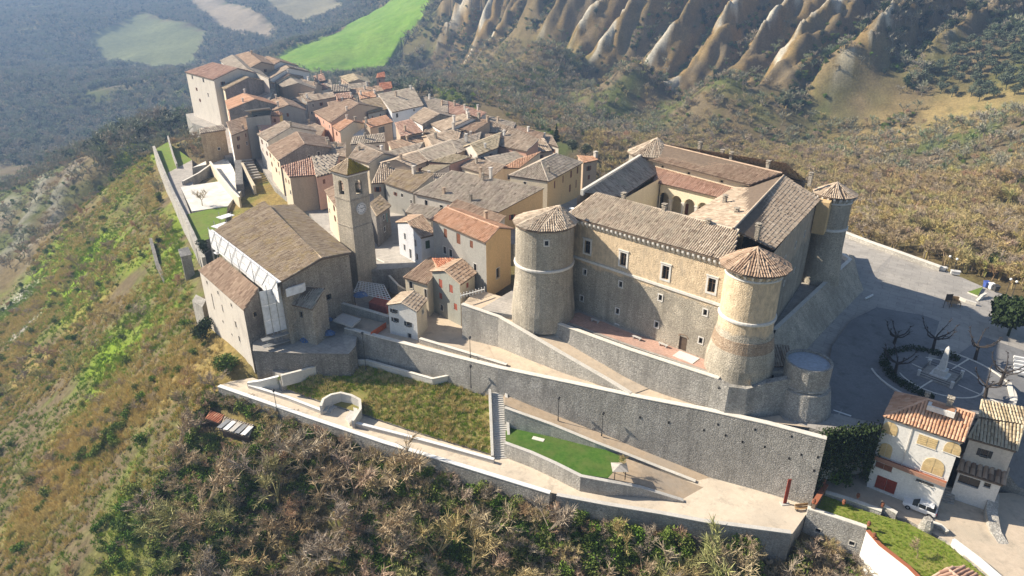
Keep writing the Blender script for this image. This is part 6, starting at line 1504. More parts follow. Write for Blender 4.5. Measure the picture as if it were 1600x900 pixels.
# garden walls of the lower lawn
yw = 'wall_pale'
wall_run('yard_wall', 'stone wall with clay pots between the lower lawn and the house yard', [(1290, 768, -10.6), (1330, 780, -10.6), (1378, 797, -10.6)], .6, -12.6, yw, 'coping', .08, .1)
wall_run('yard_wall', 'short grey wall stub in the middle of the lower lawn edge', [(1381, 789, -10.2), (1402, 801, -10.4)], .5, -12.6, 'wall_grey', 'coping', .05, .1)
wall_run('yard_wall', 'curved grey wall piece on the right edge of the lower lawn', [(1448, 812, -10.6), (1470, 820, -10.6), (1481, 830, -10.7)], .5, -12.6, 'wall_grey', 'coping', .06, .1)
wall_run('yard_wall', 'long white plastered wall running down the right edge of the lower lawn', [(1490, 842, -10.4), (1530, 872, -10.4), (1580, 915, -10.4), (1640, 970, -10.4)], .4, -12.8, 'plaster_white', 'white_paint', .05, .1)
wall_run('brick_wall', 'terracotta gate wall at the left end of the lower lawn', [(1291, 756, -9.6), (1272, 786, -9.6)], .5, -12.6, 'tile_bed', 'tile_red', .1, .14)
m2 = MB(); p = P(1446, 826, -11.2); pr_ = None
for i in range(5):
    r = (.95, .95, .85, .75, .6)[i]; ring = [(p.x + r * math.cos(k * math.pi / 4) * random.uniform(.85, 1.1), p.y + r * math.sin(k * math.pi / 4) * random.uniform(.85, 1.1), p.z - .6 + i * .6) for k in range(8)]
    if pr_:
        for k in range(8): m2.poly([pr_[k], pr_[(k + 1) % 8], ring[(k + 1) % 8], ring[k]])
    pr_ = ring
m2.poly(pr_); tag(m2.build('stone_pier', 'wall_pale', None, p), 'thick ruined stone pier on the edge of the lower lawn', 'pier')
# stone outbuilding under the terrace and white walls at the corner
ob = thing('outbuilding', 'pale stone outbuilding with two small square windows below the road end', 'outbuilding', P(1300, 860, -16))
oA, oB = P(1262, 796, -10.8), P(1354, 826, -10.8)
mb = MB(); Wq, Lq = wallW(oA.xy, oB.xy)
ow = []
for u, v in ((1278, 829), (1331, 849)):
    x, z = px_on(oA.xy, oB.xy, u, v); ow.append((x - .35, x + .35, z - .35, z + .35))
wall_face(mb, oA.xy, oB.xy, -19, -10.8, ow, .3); wall_face(mb, oB.xy, oB.xy + Vector((.3, .6)), -19, -10.8, [], .3); wall_face(mb, oA.xy + Vector((.3, .7)), oA.xy, -19, -10.8, [], .3)
mb.build('wall', 'wall_pale', ob)
m2 = MB(); m2.solid([oA + Vector((0, 0, .12)), oB + Vector((0, 0, .12)), oB + Vector((.3, .6, .12)), oA + Vector((.3, .7, .12))], [oA, oB, oB + Vector((.3, .6, 0)), oA + Vector((.3, .7, 0))]); m2.build('roof', 'coping', ob)
for w in ow: window(ob, Wq, *w, frame='coping', fw=.1, depth=.28)
wall_run('white_wall', 'tall white plastered wall below the lower lawn with a small shuttered window', [(1356, 828, -10.6), (1375, 850, -10.6), (1420, 885, -10.6), (1450, 915, -10.6)], .4, -19, 'plaster_white', 'tile_red', .08, .12)
H('small pale hut with a red tiled roof at the bottom right corner', (1446, 908), (1478, 946), (1480, 888), (1518, 918), -10.2, -13, tile='tile_pink', wall='wall_pale', pitch=.5, slope=.3, group='houses at the right end', name='garden_hut', cat='hut')
for i, (u, v, z) in enumerate(((1287, 755, -9.5), (1271, 787, -9.5), (1318, 788, -10.6), (1357, 822, -10.5), (1365, 840, -10.4), (1378, 792, -10.4), (1340, 778, -10.5))):
    p = P(u, v, z); m2 = MB(); m2.lathe((p.x, p.y, p.z), [(.14, 0), (.22, .3), (.26, .32), (.26, .38), (.2, .38)], 10); t = thing('flower_pot', 'terracotta flower pot on the garden walls around the lower lawn', 'pot', p, 'pots on the lawn walls'); m2.build('pot', 'tile_red', t)
    m2 = MB(); m2.lathe((p.x, p.y, p.z + .38), [(.05, 0), (.28, .15), (.22, .4), (.04, .5)], 7); m2.build('plant', 'shutter_brown', t)
wall_run('rubble_wall', 'crumbling whitish rock wall between the house yard and the side street', [(1553, 770, -9.0), (1550, 800, -10.2), (1556, 830, -11), (1575, 860, -11.6)], 1.4, -13, 'wall_pale')

# ------------------------------------------------------------------ piazza
wall_run('piazza_parapet', 'pale stone parapet along the far edge of the piazza', [(1318, 361, 1.1), (1360, 377, 1.1), (1400, 391, 1.1), (1470, 416, .5)], .9, -14, 'wall_pale', 'coping', .1, .2)
for i, (u, v) in enumerate(((1472, 422), (1492, 428))):
    p = P(u, v, -.6); m2 = MB(); m2.box((p.x, p.y, p.z + .35), (1.7, .9, .7), -.4); m2.box((p.x, p.y, p.z + .74), (1.9, 1.1, .08), -.4); tag(m2.build('planter', 'marble', None, p), ('left', 'right')[i] + ' white stone planter at the end of the piazza parapet', 'planter', 'planters by the parapet')
lamp_post('lamp with white globe at the left planter', 1478, 424, -.6, 3.4, True, 'globe lamps')
lamp_post('lamp with white globe at the right planter', 1489, 427, -.6, 3.2, True, 'globe lamps')
lamp_post('lamp with white globe left of the dark round tree', 1571, 462, -2, 3.6, True, 'globe lamps')
lamp_post('lamp with white globe nearer the dark round tree', 1580, 466, -2, 3.6, True, 'globe lamps')
mc = P(1468, 588, -1.3)
def zpi(x, y): return -1.2 - .035 * (x - 66)
# circular plot with kerbs, hedge, paths and obelisk
def ring_kerb(name, lab, cx, cy, rx, w, h, mat, a0=0, a1=360, n=48, z=None):
    m2 = MB()
    for k in range(n):
        b0, b1 = RD(a0 + (a1 - a0) * k / n), RD(a0 + (a1 - a0) * (k + 1) / n)
        q = [(cx + r * math.cos(b), cy + r * math.sin(b)) for r, b in ((rx, b0), (rx + w, b0), (rx + w, b1), (rx, b1))]
        z_ = [zpi(*p_) for p_ in q]
        m2.solid([(p_[0], p_[1], zz + h) for p_, zz in zip(q, z_)], [(p_[0], p_[1], zz - .6) for p_, zz in zip(q, z_)])
    o = m2.build(name, mat, None, (cx, cy, zpi(cx, cy))); tag(o, lab, 'kerb'); return o
cx, cy = mc.x, mc.y
Rr = 10.5
m2 = MB(); nseg = 48
m2.poly([(cx + Rr * math.cos(k * 2 * math.pi / nseg), cy + Rr * math.sin(k * 2 * math.pi / nseg), zpi(cx + Rr * math.cos(k * 2 * math.pi / nseg), cy) + .05) for k in range(nseg)])
o = m2.build('circular_plot', 'asphalt', None, (0, 0, 0)); o['kind'] = 'structure'
ring_kerb('outer_kerb', 'pale outer kerb ring around the monument plot', cx, cy, Rr, .35, .16, 'coping')
ring_kerb('inner_kerb', 'pale inner kerb ring closer to the obelisk', cx, cy, 6.2, .25, .12, 'coping')
for k, a in enumerate((35, 125, 215, 305)):
    m2 = MB(); b = RD(a)
    x0, y0, x1, y1 = cx + 2.6 * math.cos(b), cy + 2.6 * math.sin(b), cx + 10.3 * math.cos(b), cy + 10.3 * math.sin(b)
    m2.box(((x0 + x1) / 2, (y0 + y1) / 2, zpi((x0 + x1) / 2, 0) + .02), (7.8, .22, .2), b); tag(m2.build('path_edging', 'coping', None, ((x0 + x1) / 2, (y0 + y1) / 2, -1.2)), ('far right', 'far left', 'near left', 'near right')[k] + ' pale edging strip pointing to the obelisk', 'edging', 'edging strips of the monument plot')
mon = thing('monument', 'white obelisk war memorial on a stepped base in the round plot', 'monument', (cx, cy, zpi(cx, cy)))
z0 = zpi(cx, cy)
for i, (s, h0, h1, mt, nm) in enumerate(((5.2, -.3, .25, 'paving', 'plinth'), (2.6, .25, .6, 'marble', 'step'), (1.7, .6, 1.6, 'marble', 'pedestal'))):
    m2 = MB(); m2.box((cx, cy, z0 + (h0 + h1) / 2), (s, s, h1 - h0), .75); m2.build(nm, mt, mon)
m2 = MB()
q0 = [(cx + .58 * math.cos(k * math.pi / 2 + .75 + math.pi / 4) * 1.3, cy + .58 * math.sin(k * math.pi / 2 + .75 + math.pi / 4) * 1.3, z0 + 1.6) for k in range(4)]
q1 = [(cx + .3 * math.cos(k * math.pi / 2 + .75 + math.pi / 4) * 1.3, cy + .3 * math.sin(k * math.pi / 2 + .75 + math.pi / 4) * 1.3, z0 + 5.4) for k in range(4)]
m2.solid(q1, q0); ap = (cx, cy, z0 + 5.9)
for k in range(4): m2.poly([q1[k], q1[(k + 1) % 4], ap])
m2.build('obelisk', 'marble', mon)
for k in range(4):
    b = k * math.pi / 2 + .75 + math.pi / 4; x, y = cx + 3.5 * math.cos(b), cy + 3.5 * math.sin(b)
    m2 = MB(); m2.box((x, y, z0 + .5), (.4, .4, 1.3), .75); m2.box((x, y, z0 + 1.2), (.5, .5, .12), .75); m2.build('corner_post', 'marble', mon)
    b2 = b + math.pi / 2; x2, y2 = cx + 3.5 * math.cos(b2), cy + 3.5 * math.sin(b2); m2 = MB(); m2.tube((x, y, z0 + .9), (x2, y2, z0 + .9), .05); m2.tube((x, y, z0 + .5), (x2, y2, z0 + .5), .05); m2.build('railing', 'iron', mon)
# kiosk-like timber bench, board, steps, bins
p = P(1490, 478, -1.2); t = thing('timber_stall', 'small timber stall of planks on the sunny part of the piazza', 'stall', p)
for i in range(5): m2 = MB(); m2.box((p.x - .9 + .45 * i, p.y, p.z + .9), (.4, 1.6, .08), -.4); m2.build('plank', 'timber', t)
for sx in (-.9, .9):
    for sy in (-.6, .6): m2 = MB(); m2.box((p.x + sx, p.y + sy, p.z + .45), (.12, .12, .9), -.4); m2.build('leg', 'timber', t)
m2 = MB(); m2.box((p.x, p.y + .9, p.z + 1.1), (2.2, .1, 1.4), -.4); m2.build('back_board', 'timber', t)
p = P(1478, 482, -1.2); t = thing('notice_board', 'tall dark notice board beside the timber stall', 'board', p)
for s in (-.6, .6): m2 = MB(); m2.tube((p.x + s, p.y, p.z), (p.x + s, p.y, p.z + 3.2), .06); m2.build('post', 'iron', t)
m2 = MB(); m2.box((p.x, p.y, p.z + 2.5), (1.3, .1, 1.3), 0); m2.build('panel', 'timber_dark', t)
wall_run('low_wall', 'low pale wall curving behind the timber stall', [(1498, 463, -.6), (1510, 468, -.7), (1526, 473, -.9)], .5, -3, 'coping', None)
p = P(1530, 468, -1.5); t = thing('steps', 'short flight of pale steps beside the bins', 'steps', p)
for i in range(4): m2 = MB(); m2.box((p.x + .5 * i, p.y + .4 * i, p.z + .1 + .16 * i), (2.2, .5, .2), .6); m2.build('step', 'coping', t)
for i, (u, v, c, lab) in enumerate(((1540, 449, 'bin_blue', 'blue wheeled bin, leftmost of the row'), (1548, 452, 'white_paint', 'white wheeled bin in the middle of the row'), (1555, 455, 'iron', 'dark wheeled bin, rightmost of the row'))):
    p = P(u, v, -1.6); t = thing('wheeled_bin', lab, 'bin', p, 'bins beside the steps'); m2 = MB(); m2.solid([(p.x - .5, p.y - .5, p.z + 1.2), (p.x + .5, p.y - .5, p.z + 1.2), (p.x + .5, p.y + .5, p.z + 1.3), (p.x - .5, p.y + .5, p.z + 1.3)], [(p.x - .4, p.y - .4, p.z + .1), (p.x + .4, p.y - .4, p.z + .1), (p.x + .4, p.y + .4, p.z + .1), (p.x - .4, p.y + .4, p.z + .1)]); m2.build('body', c, t)
    m2 = MB(); m2.solid([(p.x - .55, p.y - .6, p.z + 1.28), (p.x + .55, p.y - .6, p.z + 1.28), (p.x + .55, p.y + .55, p.z + 1.42), (p.x - .55, p.y + .55, p.z + 1.42)], [(p.x - .55, p.y - .6, p.z + 1.2), (p.x + .55, p.y - .6, p.z + 1.2), (p.x + .55, p.y + .55, p.z + 1.31), (p.x - .55, p.y + .55, p.z + 1.31)]); m2.build('lid', c, t)
    for s in (-.4, .4): m2 = MB(); m2.tube((p.x + s, p.y + .4, p.z + .12), (p.x + s + .08, p.y + .4, p.z + .12), .12); m2.build('wheel', 'tyre', t)
level('flower_bed', [(1512, 456, -1), (1536, 448, -1), (1528, 462, -1.1)], 'lime_grass', 'coping', 1.2, clamp=False)
for i in range(5):
    a, b = P(1583, 560 + 6 * i, -2.55), P(1606, 565 + 6 * i, -2.6); m2 = MB(); d = (b - a).normalized(); n = Vector((-d.y, d.x, 0)) * .25
    zz = Vector((0, 0, .0)); a.z = b.z = zpi(a.x, a.y) - .0
    m2.solid([a - n, b - n, b + n, a + n], [v - Vector((0, 0, .4)) for v in (a - n, b - n, b + n, a + n)]); tag(m2.build('crosswalk_stripe', 'white_paint', None, a), 'white crosswalk stripe painted at the right edge of the piazza', 'road marking', 'crosswalk stripes')
for (u0, v0, u1, v1, lab) in ((1302, 641, 1330, 650, 'white painted line on the road below the round turret'), (1352, 466, 1364, 460, 'short white painted line at the foot of the bastion')):
    a, b = P(u0, v0, -.97 if v0 > 500 else .012), P(u1, v1, -1.0 if v0 > 500 else .012); d = (b - a).normalized(); n = Vector((-d.y, d.x, 0)) * .13; m2 = MB(); a.z += .05; b.z += .05
    m2.solid([a - n, b - n, b + n, a + n], [v - Vector((0, 0, .3)) for v in (a - n, b - n, b + n, a + n)]); tag(m2.build('road_line', 'white_paint', None, a), lab, 'road marking')
wall_run('plot_wall', 'low pale wall with a ramp right of the monument plot', [(1577, 597, -1.4), (1583, 628, -1.6)], .7, -4, 'coping', None)

# ------------------------------------------------------------------ church scaffolding and clutter in the yard
sc_ = thing('scaffolding', 'white sheeted scaffolding along the left side and corner of the church', 'scaffolding', P(420, 470, -4))
top0, top1 = P(333, 359, 9.3), P(441, 441, 9.3); dS = (top1 - top0); nS = Vector((-dS.y, dS.x, 0)).normalized()
if nS.dot(Vector((-1, -1, 0))) < 0: nS = -nS
for i in range(9):
    a, b = top0 + dS * (i / 9) + nS * .9, top0 + dS * ((i + .96) / 9) + nS * .9; m2 = MB(); j = random.uniform(-.08, .08)
    m2.solid([a + Vector((0, 0, .3)), b + Vector((0, 0, .3)), b + nS * .06 + Vector((0, 0, .3)), a + nS * .06 + Vector((0, 0, .3))], [Vector((q.x, q.y, 5.4)) + nS * j for q in (a, b, b + nS * .06, a + nS * .06)]); m2.build('sheet', 'white_sheet', sc_)
    m2 = MB(); m2.tube((a.x, a.y, -6), (a.x, a.y, 10.2), .06); m2.build('pole', 'steel', sc_)
    m2 = MB(); a2, b2 = a - nS * .8, b - nS * .8; m2.solid([a2 + Vector((0, 0, .1)), b2 + Vector((0, 0, .1)), b + Vector((0, 0, .1)), a + Vector((0, 0, .1))], [q - Vector((0, 0, .02)) for q in (a2, b2, b, a)]); m2.build('deck', 'white_sheet', sc_)
for z_ in (6.2, 8.0, 9.9):
    m2 = MB(); m2.tube(top0 + nS * 1.05 + Vector((0, 0, z_ - 9.3)), top1 + nS * 1.05 + Vector((0, 0, z_ - 9.3)), .06, .06, 5); m2.build('ledger', 'steel', sc_)
for i in range(9):
    a, b = top0 + dS * (i / 9) + nS * 1.04, top0 + dS * ((i + 1) / 9) + nS * 1.04; m2 = MB(); m2.tube((a.x, a.y, 6.2), (b.x, b.y, 9.9), .045, .045, 4); m2.build('brace', 'steel', sc_)
# corner wrapped in sheets
ca_, cb_ = P(405, 456, 7.2), P(440, 447, 7.2)
cd_ = (cb_ - ca_)
for i in range(3):
    a, b = ca_ + cd_ * (i / 3), ca_ + cd_ * ((i + .97) / 3); m2 = MB(); k = Vector((0, -.06, 0))
    for z0_, z1_ in ((7.2, 4.2), (4.15, 1.2), (1.15, -1.6)):
        m2.solid([Vector((q.x, q.y, z0_)) for q in (a + k, b + k, b, a)], [Vector((q.x, q.y, z1_)) for q in (a + k, b + k, b, a)])
    m2.build('sheet', 'white_sheet', sc_)
for i in range(4):
    a = ca_ + cd_ * (i / 3); m2 = MB(); m2.tube((a.x, a.y - .15, -4.4), (a.x, a.y - .15, 8.2), .06); m2.build('pole', 'steel', sc_)
for z in (-2.2, -3.6):
    m2 = MB(); c_ = (ca_ + cb_) / 2; m2.box((c_.x, c_.y - .7, z), (5.6, 1.2, .1), math.atan2(cd_.y, cd_.x)); m2.build('platform', 'steel', sc_)
a, b = P(446, 452, 7.6), P(472, 444, 7.6); m2 = MB(); m2.solid([a, b, b + Vector((.3, .8, 0)), a + Vector((.3, .8, 0))], [q - Vector((0, 0, 1.6)) for q in (a, b, b + Vector((.3, .8, 0)), a + Vector((.3, .8, 0)))]); m2.build('sheet', 'white_sheet', sc_)
# scaffold decks at the far end of the nave
dF = (cF2 - cE2); rzF = math.atan2(dF.y, dF.x); nF = Vector((-dF.y, dF.x, 0)).normalized()
for i in range(7):
    p = cE2 + dF * ((i + .5) / 7) + nF * 1.6; w = dF.length / 7
    for z in (3.2, 5.6): m2 = MB(); m2.box((p.x, p.y, z), (w * .98, 1.8, .12), rzF); m2.build('deck', 'white_sheet', sc_)
    m2 = MB(); q = p + nF * .9; m2.box((q.x, q.y, 5.2 + random.uniform(-.3, .3)), (w * .94, .08, 3.2), rzF); m2.build('sheet', 'white_sheet', sc_)
    for k in (-.9, .9):
        q = cE2 + dF * (i / 7) + nF * (1.6 + k); m2 = MB(); m2.tube((q.x, q.y, -5), (q.x, q.y, 7.6 + random.uniform(0, .8)), .07); m2.build('pole', 'steel', sc_)
for u, v, z in ((345, 352, 5.4), (352, 338, 4.6)):
    p = P(u, v, z); m2 = MB(); m2.box((p.x, p.y, z), (3.6, 2.4, .14), rzF); m2.build('deck', 'white_sheet', sc_)
    for k in (-1.5, 1.5): m2 = MB(); m2.tube((p.x + k, p.y, -6), (p.x + k, p.y, z + 1.1), .07); m2.build('pole', 'steel', sc_)
# pergola with lattice
pg = thing('pergola', 'dark pergola with a white lattice roof behind the small white house', 'pergola', P(588, 470, -2.6))
pa, pb, pc_, pd_ = P(553, 457, .4), P(612, 470, .4), P(600, 446, .4), P(560, 440, .4)
for i in range(11):
    m2 = MB(); m2.tube(pa.lerp(pb, i / 10), pd_.lerp(pc_, i / 10), .09, .09, 4); m2.build('slat', 'white_paint', pg)
for i in range(8):
    m2 = MB(); m2.tube(pa.lerp(pd_, i / 7) + Vector((0, 0, .12)), pb.lerp(pc_, i / 7) + Vector((0, 0, .12)), .08, .08, 4); m2.build('batten', 'white_paint', pg)
for q in (pa, pb, pc_, pd_):
    m2 = MB(); m2.tube(q, (q.x, q.y, -3), .1); m2.build('post', 'timber_dark', pg)
wall_run('yard_wall', 'stone wall below the pergola left of the small white house', [(535, 473, -1), (575, 484, -1.2), (608, 494, -1.4)], .6, -4, 'wall_pale', 'coping', .06, .1)
m2 = MB(); a = [P(*q) for q in ((520, 500, -1.6), (550, 510, -1.6), (564, 498, -1.6), (536, 489, -1.6))]; m2.solid(a, [q - Vector((0, 0, .35)) for q in a])
tag(m2.build('flat_canopy', 'concrete', None, P(540, 500, -1.6)), 'grey flat concrete canopy in front of the pergola wall', 'canopy')
p = P(592, 526, -3); t = thing('safety_barrier', 'bright orange safety netting fence on the upper road near the white house', 'fence', p)
for i in range(4):
    a, b = P(580 + 6 * i, 528 - 4 * i, -3), P(586 + 6 * i, 524 - 4 * i, -3); m2 = MB(); m2.solid([a + Vector((0, 0, 1.2)), b + Vector((0, 0, 1.2)), b + Vector((0, .05, 1.2)), a + Vector((0, .05, 1.2))], [a, b, b + Vector((0, .05, 0)), a + Vector((0, .05, 0))]); m2.build('net_panel', 'orange_net', t)
for i, (u, v, z, s, lab) in enumerate(((510, 500, -3.4, 1.4, 'blue tarpaulin heap below the church front'), (515, 522, -3.6, 1.2, 'blue tarpaulin heap beside the grey canopy'), (477, 533, -4.2, 1.1, 'blue tarpaulin heap at the foot of the ruined pier'), (563, 462, .8, 1.5, 'blue cover lying on the pergola'))):
    p = P(u, v, z); m2 = MB(); m2.lathe((p.x, p.y, p.z), [(s, 0), (s * .9, .35), (s * .55, .7), (.05, .85)], 9, 0, False, .7); m2.v = [(x + random.uniform(-.15, .15), y + random.uniform(-.15, .15), z_ + random.uniform(-.08, .08)) for x, y, z_ in m2.v]; tag(m2.build('tarpaulin', 'blue_tarp', None, p), lab, 'tarpaulin', 'blue tarpaulins')
level('red_terrace', [(576, 472, -1.2), (604, 480, -1.2), (612, 468, -1.2), (590, 460, -1.2)], 'brick_red', 'brick_red', 1.5, clamp=False)
wall_run('terrace_parapet', 'curved pale terrace parapet in front of the white and blue house', [(588, 404, 1.2), (612, 415, 1.2), (634, 411, 1.2), (650, 417, 1.0)], .4, -3, 'wall_grey', 'coping', .05, .1)
wall_run('stair_parapet', 'sloping pale parapet of the steps beside the cream house', [(608, 430, .4), (622, 445, -.6), (634, 452, -1.6)], .4, -4, 'wall_pale', 'coping', .05, .1)
bq = thing('balustrade', 'white balustrade at the corner of the grey green house', 'balustrade', P(738, 470, 2))
for i in range(9):
    a = P(720, 462, 4.6).lerp(P(757, 452, 4.6), i / 8); m2 = MB(); m2.box((a.x, a.y, a.z), (.16, .16, 1.0), 0); m2.build('baluster', 'white_paint', bq)
m2 = MB(); a, b = P(720, 462, 5.15), P(757, 452, 5.15); m2.tube(a, b, .12, .12, 4); m2.build('handrail', 'white_paint', bq)

# ------------------------------------------------------------------ terraces on the left edge of the town
wall_run('town_wall', 'long old stone wall dropping down the left edge of the town', [(240, 228, -2.2), (256, 268, -2.8), (270, 300, -3.0), (285, 330, -3.2), (300, 362, -3.5), (318, 402, -3.8)], .9, [-10, -11, -12, -12, -13, -14], 'wall_pale', None)
wall_run('court_wall', 'tall sunlit wall between the pale court and the stair terrace', [(328, 252, -.4), (345, 275, -.8), (362, 296, -1.2), (374, 308, -1.4)], .5, -6, 'plaster_cream', 'coping', .06, .1)
wall_run('court_wall', 'grey wall at the back of the sunken green court', [(285, 283, -2.6), (310, 270, -2.4), (330, 256, -1.4)], .5, -7, 'wall_grey', 'coping', .06, .1)
wall_run('garden_wall', 'pale wall along the upper left terrace garden', [(262, 212, -.6), (270, 240, -1.8), (276, 256, -2.2)], .5, -6, 'wall_pale', None)
wall_run('stair_wall', 'thick dark stone pier wall beside the town stairs', [(372, 250, 1.6), (374, 288, -.6)], 2.2, -5, 'wall_dark', None)
wall_run('stair_wall', 'sloping sunlit wall of the town stairs', [(378, 254, 1.4), (388, 274, -.2), (397, 290, -1.2)], .8, -5, 'plaster_cream', None)
st = thing('stairs', 'town stairs descending between sunlit walls above the scaffolding', 'stairs', P(392, 262, -1))
for i in range(8):
    m2 = MB(); p = P(386 + 2 * i, 250 + 4 * i, 0.6 - .3 * i); m2.box((p.x, p.y, p.z), (3.4, 1.0, .4), .5); m2.build('step', 'paving', st)
wall_run('slope_wall', 'ruined stone wall running down the grassy slope left of the church', [(235, 372, -14), (245, 410, -15), (258, 440, -15.6), (275, 470, -15.4), (290, 505, -15)], .9, -24, 'wall_dark', None)
H('square grey stone hut under the town wall', (282, 402), (300, 398), (278, 390), (294, 386), -5, -14, 'flat', wall='wall_grey', tile='wall_grey', group='huts on the slope', name='stone_hut', cat='hut')
sh, _g = H('low shed with a pale metal roof below the lower road', (343, 672), (388, 684), (352, 652), (396, 664), -14.6, -20, 'shed', wall='timber_dark', tile='tile_grey', pitch=.5, slope=.12, group='huts on the slope', name='shed', cat='shed')
for i in range(5):
    m2 = MB(); p = P(350 + 9 * i, 662 + 2.6 * i, -14.1); m2.box((p.x, p.y, p.z), (.95, 2.6, .06), -.3 + random.uniform(-.05, .05)); m2.build('roof_sheet', ('steel', 'white_sheet', 'concrete')[i % 3], sh)
H('small hut with a rusty brown roof next to the metal roofed shed', (322, 655), (342, 662), (330, 642), (350, 649), -14.4, -20, 'shed', wall='timber_dark', tile='tile_red', pitch=.5, slope=.15, group='huts on the slope', name='shed', cat='shed')

# ------------------------------------------------------------------ vegetation: plant meshes
mat_leaf('twig', [(0.37, 0.295, 0.21), (0.45, 0.35, 0.215), (0.32, 0.27, 0.22), (0.48, 0.385, 0.18), (0.40, 0.34, 0.27), (0.47, 0.30, 0.19), (0.35, 0.36, 0.15)])
mat_leaf('twig_far', [(0.36, 0.30, 0.22), (0.22, 0.25, 0.16), (0.42, 0.33, 0.24), (0.18, 0.24, 0.13), (0.33, 0.29, 0.24), (0.26, 0.3, 0.15)])
mat_leaf('willow', [(0.45, 0.37, 0.13), (0.39, 0.32, 0.17), (0.48, 0.365, 0.155), (0.37, 0.28, 0.185), (0.40, 0.39, 0.14)])
mat_leaf('bush', [(0.08, 0.16, 0.02), (0.14, 0.23, 0.03), (0.11, 0.14, 0.035), (0.2, 0.25, 0.055), (0.06, 0.12, 0.018)])
mat_leaf('evergreen', [(0.025, 0.05, 0.018), (0.04, 0.065, 0.02), (0.03, 0.045, 0.02)])
mat_leaf('olive', [(0.10, 0.125, 0.075), (0.13, 0.15, 0.1), (0.08, 0.11, 0.06)])
mat_leaf('reed', [(0.62, 0.51, 0.25), (0.68, 0.57, 0.30), (0.54, 0.45, 0.2), (0.62, 0.46, 0.2)])
mat_leaf('grass_tuft', [(0.2, 0.34, 0.03), (0.3, 0.42, 0.05), (0.36, 0.38, 0.09), (0.17, 0.28, 0.03)])
class TB:
    """triangles and quads with a tone each; quads only, a triangle repeats its last corner"""
    def __init__(s, seed): s.V = []; s.F = []; s.T = []; s.r = random.Random(seed)
    def limb(s, p0, p1, r0, r1, n=4, tone=.4):
        p0, p1 = Vector(p0), Vector(p1); d = (p1 - p0)
        if d.length < 1e-4: return
        d.normalize(); a = d.orthogonal().normalized(); b = d.cross(a); i = len(s.V)
        for p, r in ((p0, r0), (p1, r1)):
            for k in range(n): s.V.append(p + (a * math.cos(k * 2 * math.pi / n) + b * math.sin(k * 2 * math.pi / n)) * r)
        for k in range(n): s.F.append((i + k, i + (k + 1) % n, i + n + (k + 1) % n, i + n + k)); s.T.append(tone)
    def blade(s, p, d, w, tone):
        d = Vector(d); sd = d.cross(Vector((s.r.uniform(-1, 1), s.r.uniform(-1, 1), s.r.uniform(-1, 1))))
        if sd.length < 1e-5: return
        sd.normalize(); p = Vector(p); i = len(s.V)
        s.V += [p - sd * w, p + sd * w, p + d + sd * w * .25, p + d - sd * w * .25]; s.F.append((i, i + 1, i + 2, i + 3)); s.T.append(tone)
    def leaf(s, p, size, tone):
        n = Vector((s.r.gauss(0, 1), s.r.gauss(0, 1), s.r.gauss(0, 1) + .4)).normalized(); a = n.orthogonal().normalized(); b = n.cross(a); p = Vector(p); i = len(s.V); q = size * s.r.uniform(.6, 1.2)
        s.V += [p - a * q, p - b * q * .6, p + a * q, p + b * q * .6]; s.F.append((i, i + 1, i + 2, i + 3)); s.T.append(tone)
    def mesh(s, name, mat):
        me = bpy.data.meshes.new(name); me.from_pydata([tuple(v) for v in s.V], [], s.F); me.materials.append(MATS[mat])
        at_ = me.attributes.new('tone', 'FLOAT', 'FACE'); at_.data.foreach_set('value', s.T); return me
def bare_tree(seed, h=5.0, spread=2.0, twigs=260, mat='twig', tw=.035, multi=1):
    t = TB(seed); r = t.r; tips = []
    for m_ in range(multi):
        bx, by = (r.uniform(-.5, .5), r.uniform(-.5, .5)) if multi > 1 else (0, 0)
        th = h * r.uniform(.25, .38); lean = Vector((r.uniform(-.15, .15) * h, r.uniform(-.15, .15) * h, 0))
        top = Vector((bx, by, 0)) + lean * .4 + Vector((0, 0, th)); t.limb((bx, by, -.6), top, .028 * h, .02 * h, 5, .3)
        for k in range(r.randint(4, 6) if multi == 1 else 3):
            a = r.uniform(0, 6.28); ln = h * r.uniform(.35, .55); d = Vector((math.cos(a) * spread / h * 1.2, math.sin(a) * spread / h * 1.2, r.uniform(.55, 1.0))).normalized() * ln
            e = top + d; t.limb(top, e, .015 * h, .007 * h, 3, .35)
            for j in range(4):
                st_ = top.lerp(e, r.uniform(.35, 1)); d2 = (d.normalized() + Vector((r.gauss(0, .6), r.gauss(0, .6), r.gauss(.1, .35)))).normalized() * h * r.uniform(.16, .3)
                t.limb(st_, st_ + d2, .007 * h, .003 * h, 3, .45); tips.append((st_, st_ + d2))
    for k in range(twigs):
        a, b = r.choice(tips); p = a.lerp(b, r.uniform(.2, 1.05)); d = ((b - a).normalized() + Vector((r.gauss(0, .75), r.gauss(0, .75), r.gauss(.15, .5)))).normalized() * h * r.uniform(.08, .2)
        t.blade(p, d, tw * r.uniform(.7, 1.4), r.uniform(.35, 1))
    return t.mesh('bare_tree_mesh', mat)
def leafy(seed, h, rx, n, size, mat, trunk=.3, lumps=7, tw=.06):
    t = TB(seed); r = t.r; cs = []
    t.limb((0, 0, -.5), (0, 0, h * trunk + .3), tw * h * .6, tw * h * .4, 5, .1)
    for k in range(lumps):
        a = r.uniform(0, 6.28); q = r.uniform(.1, .62) * rx; c = Vector((math.cos(a) * q, math.sin(a) * q, h * (trunk + (1 - trunk) * r.uniform(.3, .78)))); cs.append((c, rx * r.uniform(.38, .6)))
        t.limb((0, 0, h * trunk), c, tw * h * .3, tw * h * .1, 3, .1)
    for k in range(n):
        c, q = r.choice(cs); d = Vector((r.gauss(0, 1), r.gauss(0, 1), r.gauss(0, 1))).normalized(); rad = q * r.uniform(.55, 1.08)
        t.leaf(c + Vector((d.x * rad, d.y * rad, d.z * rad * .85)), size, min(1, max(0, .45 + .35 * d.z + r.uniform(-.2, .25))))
    return t.mesh(mat + '_mesh', mat)
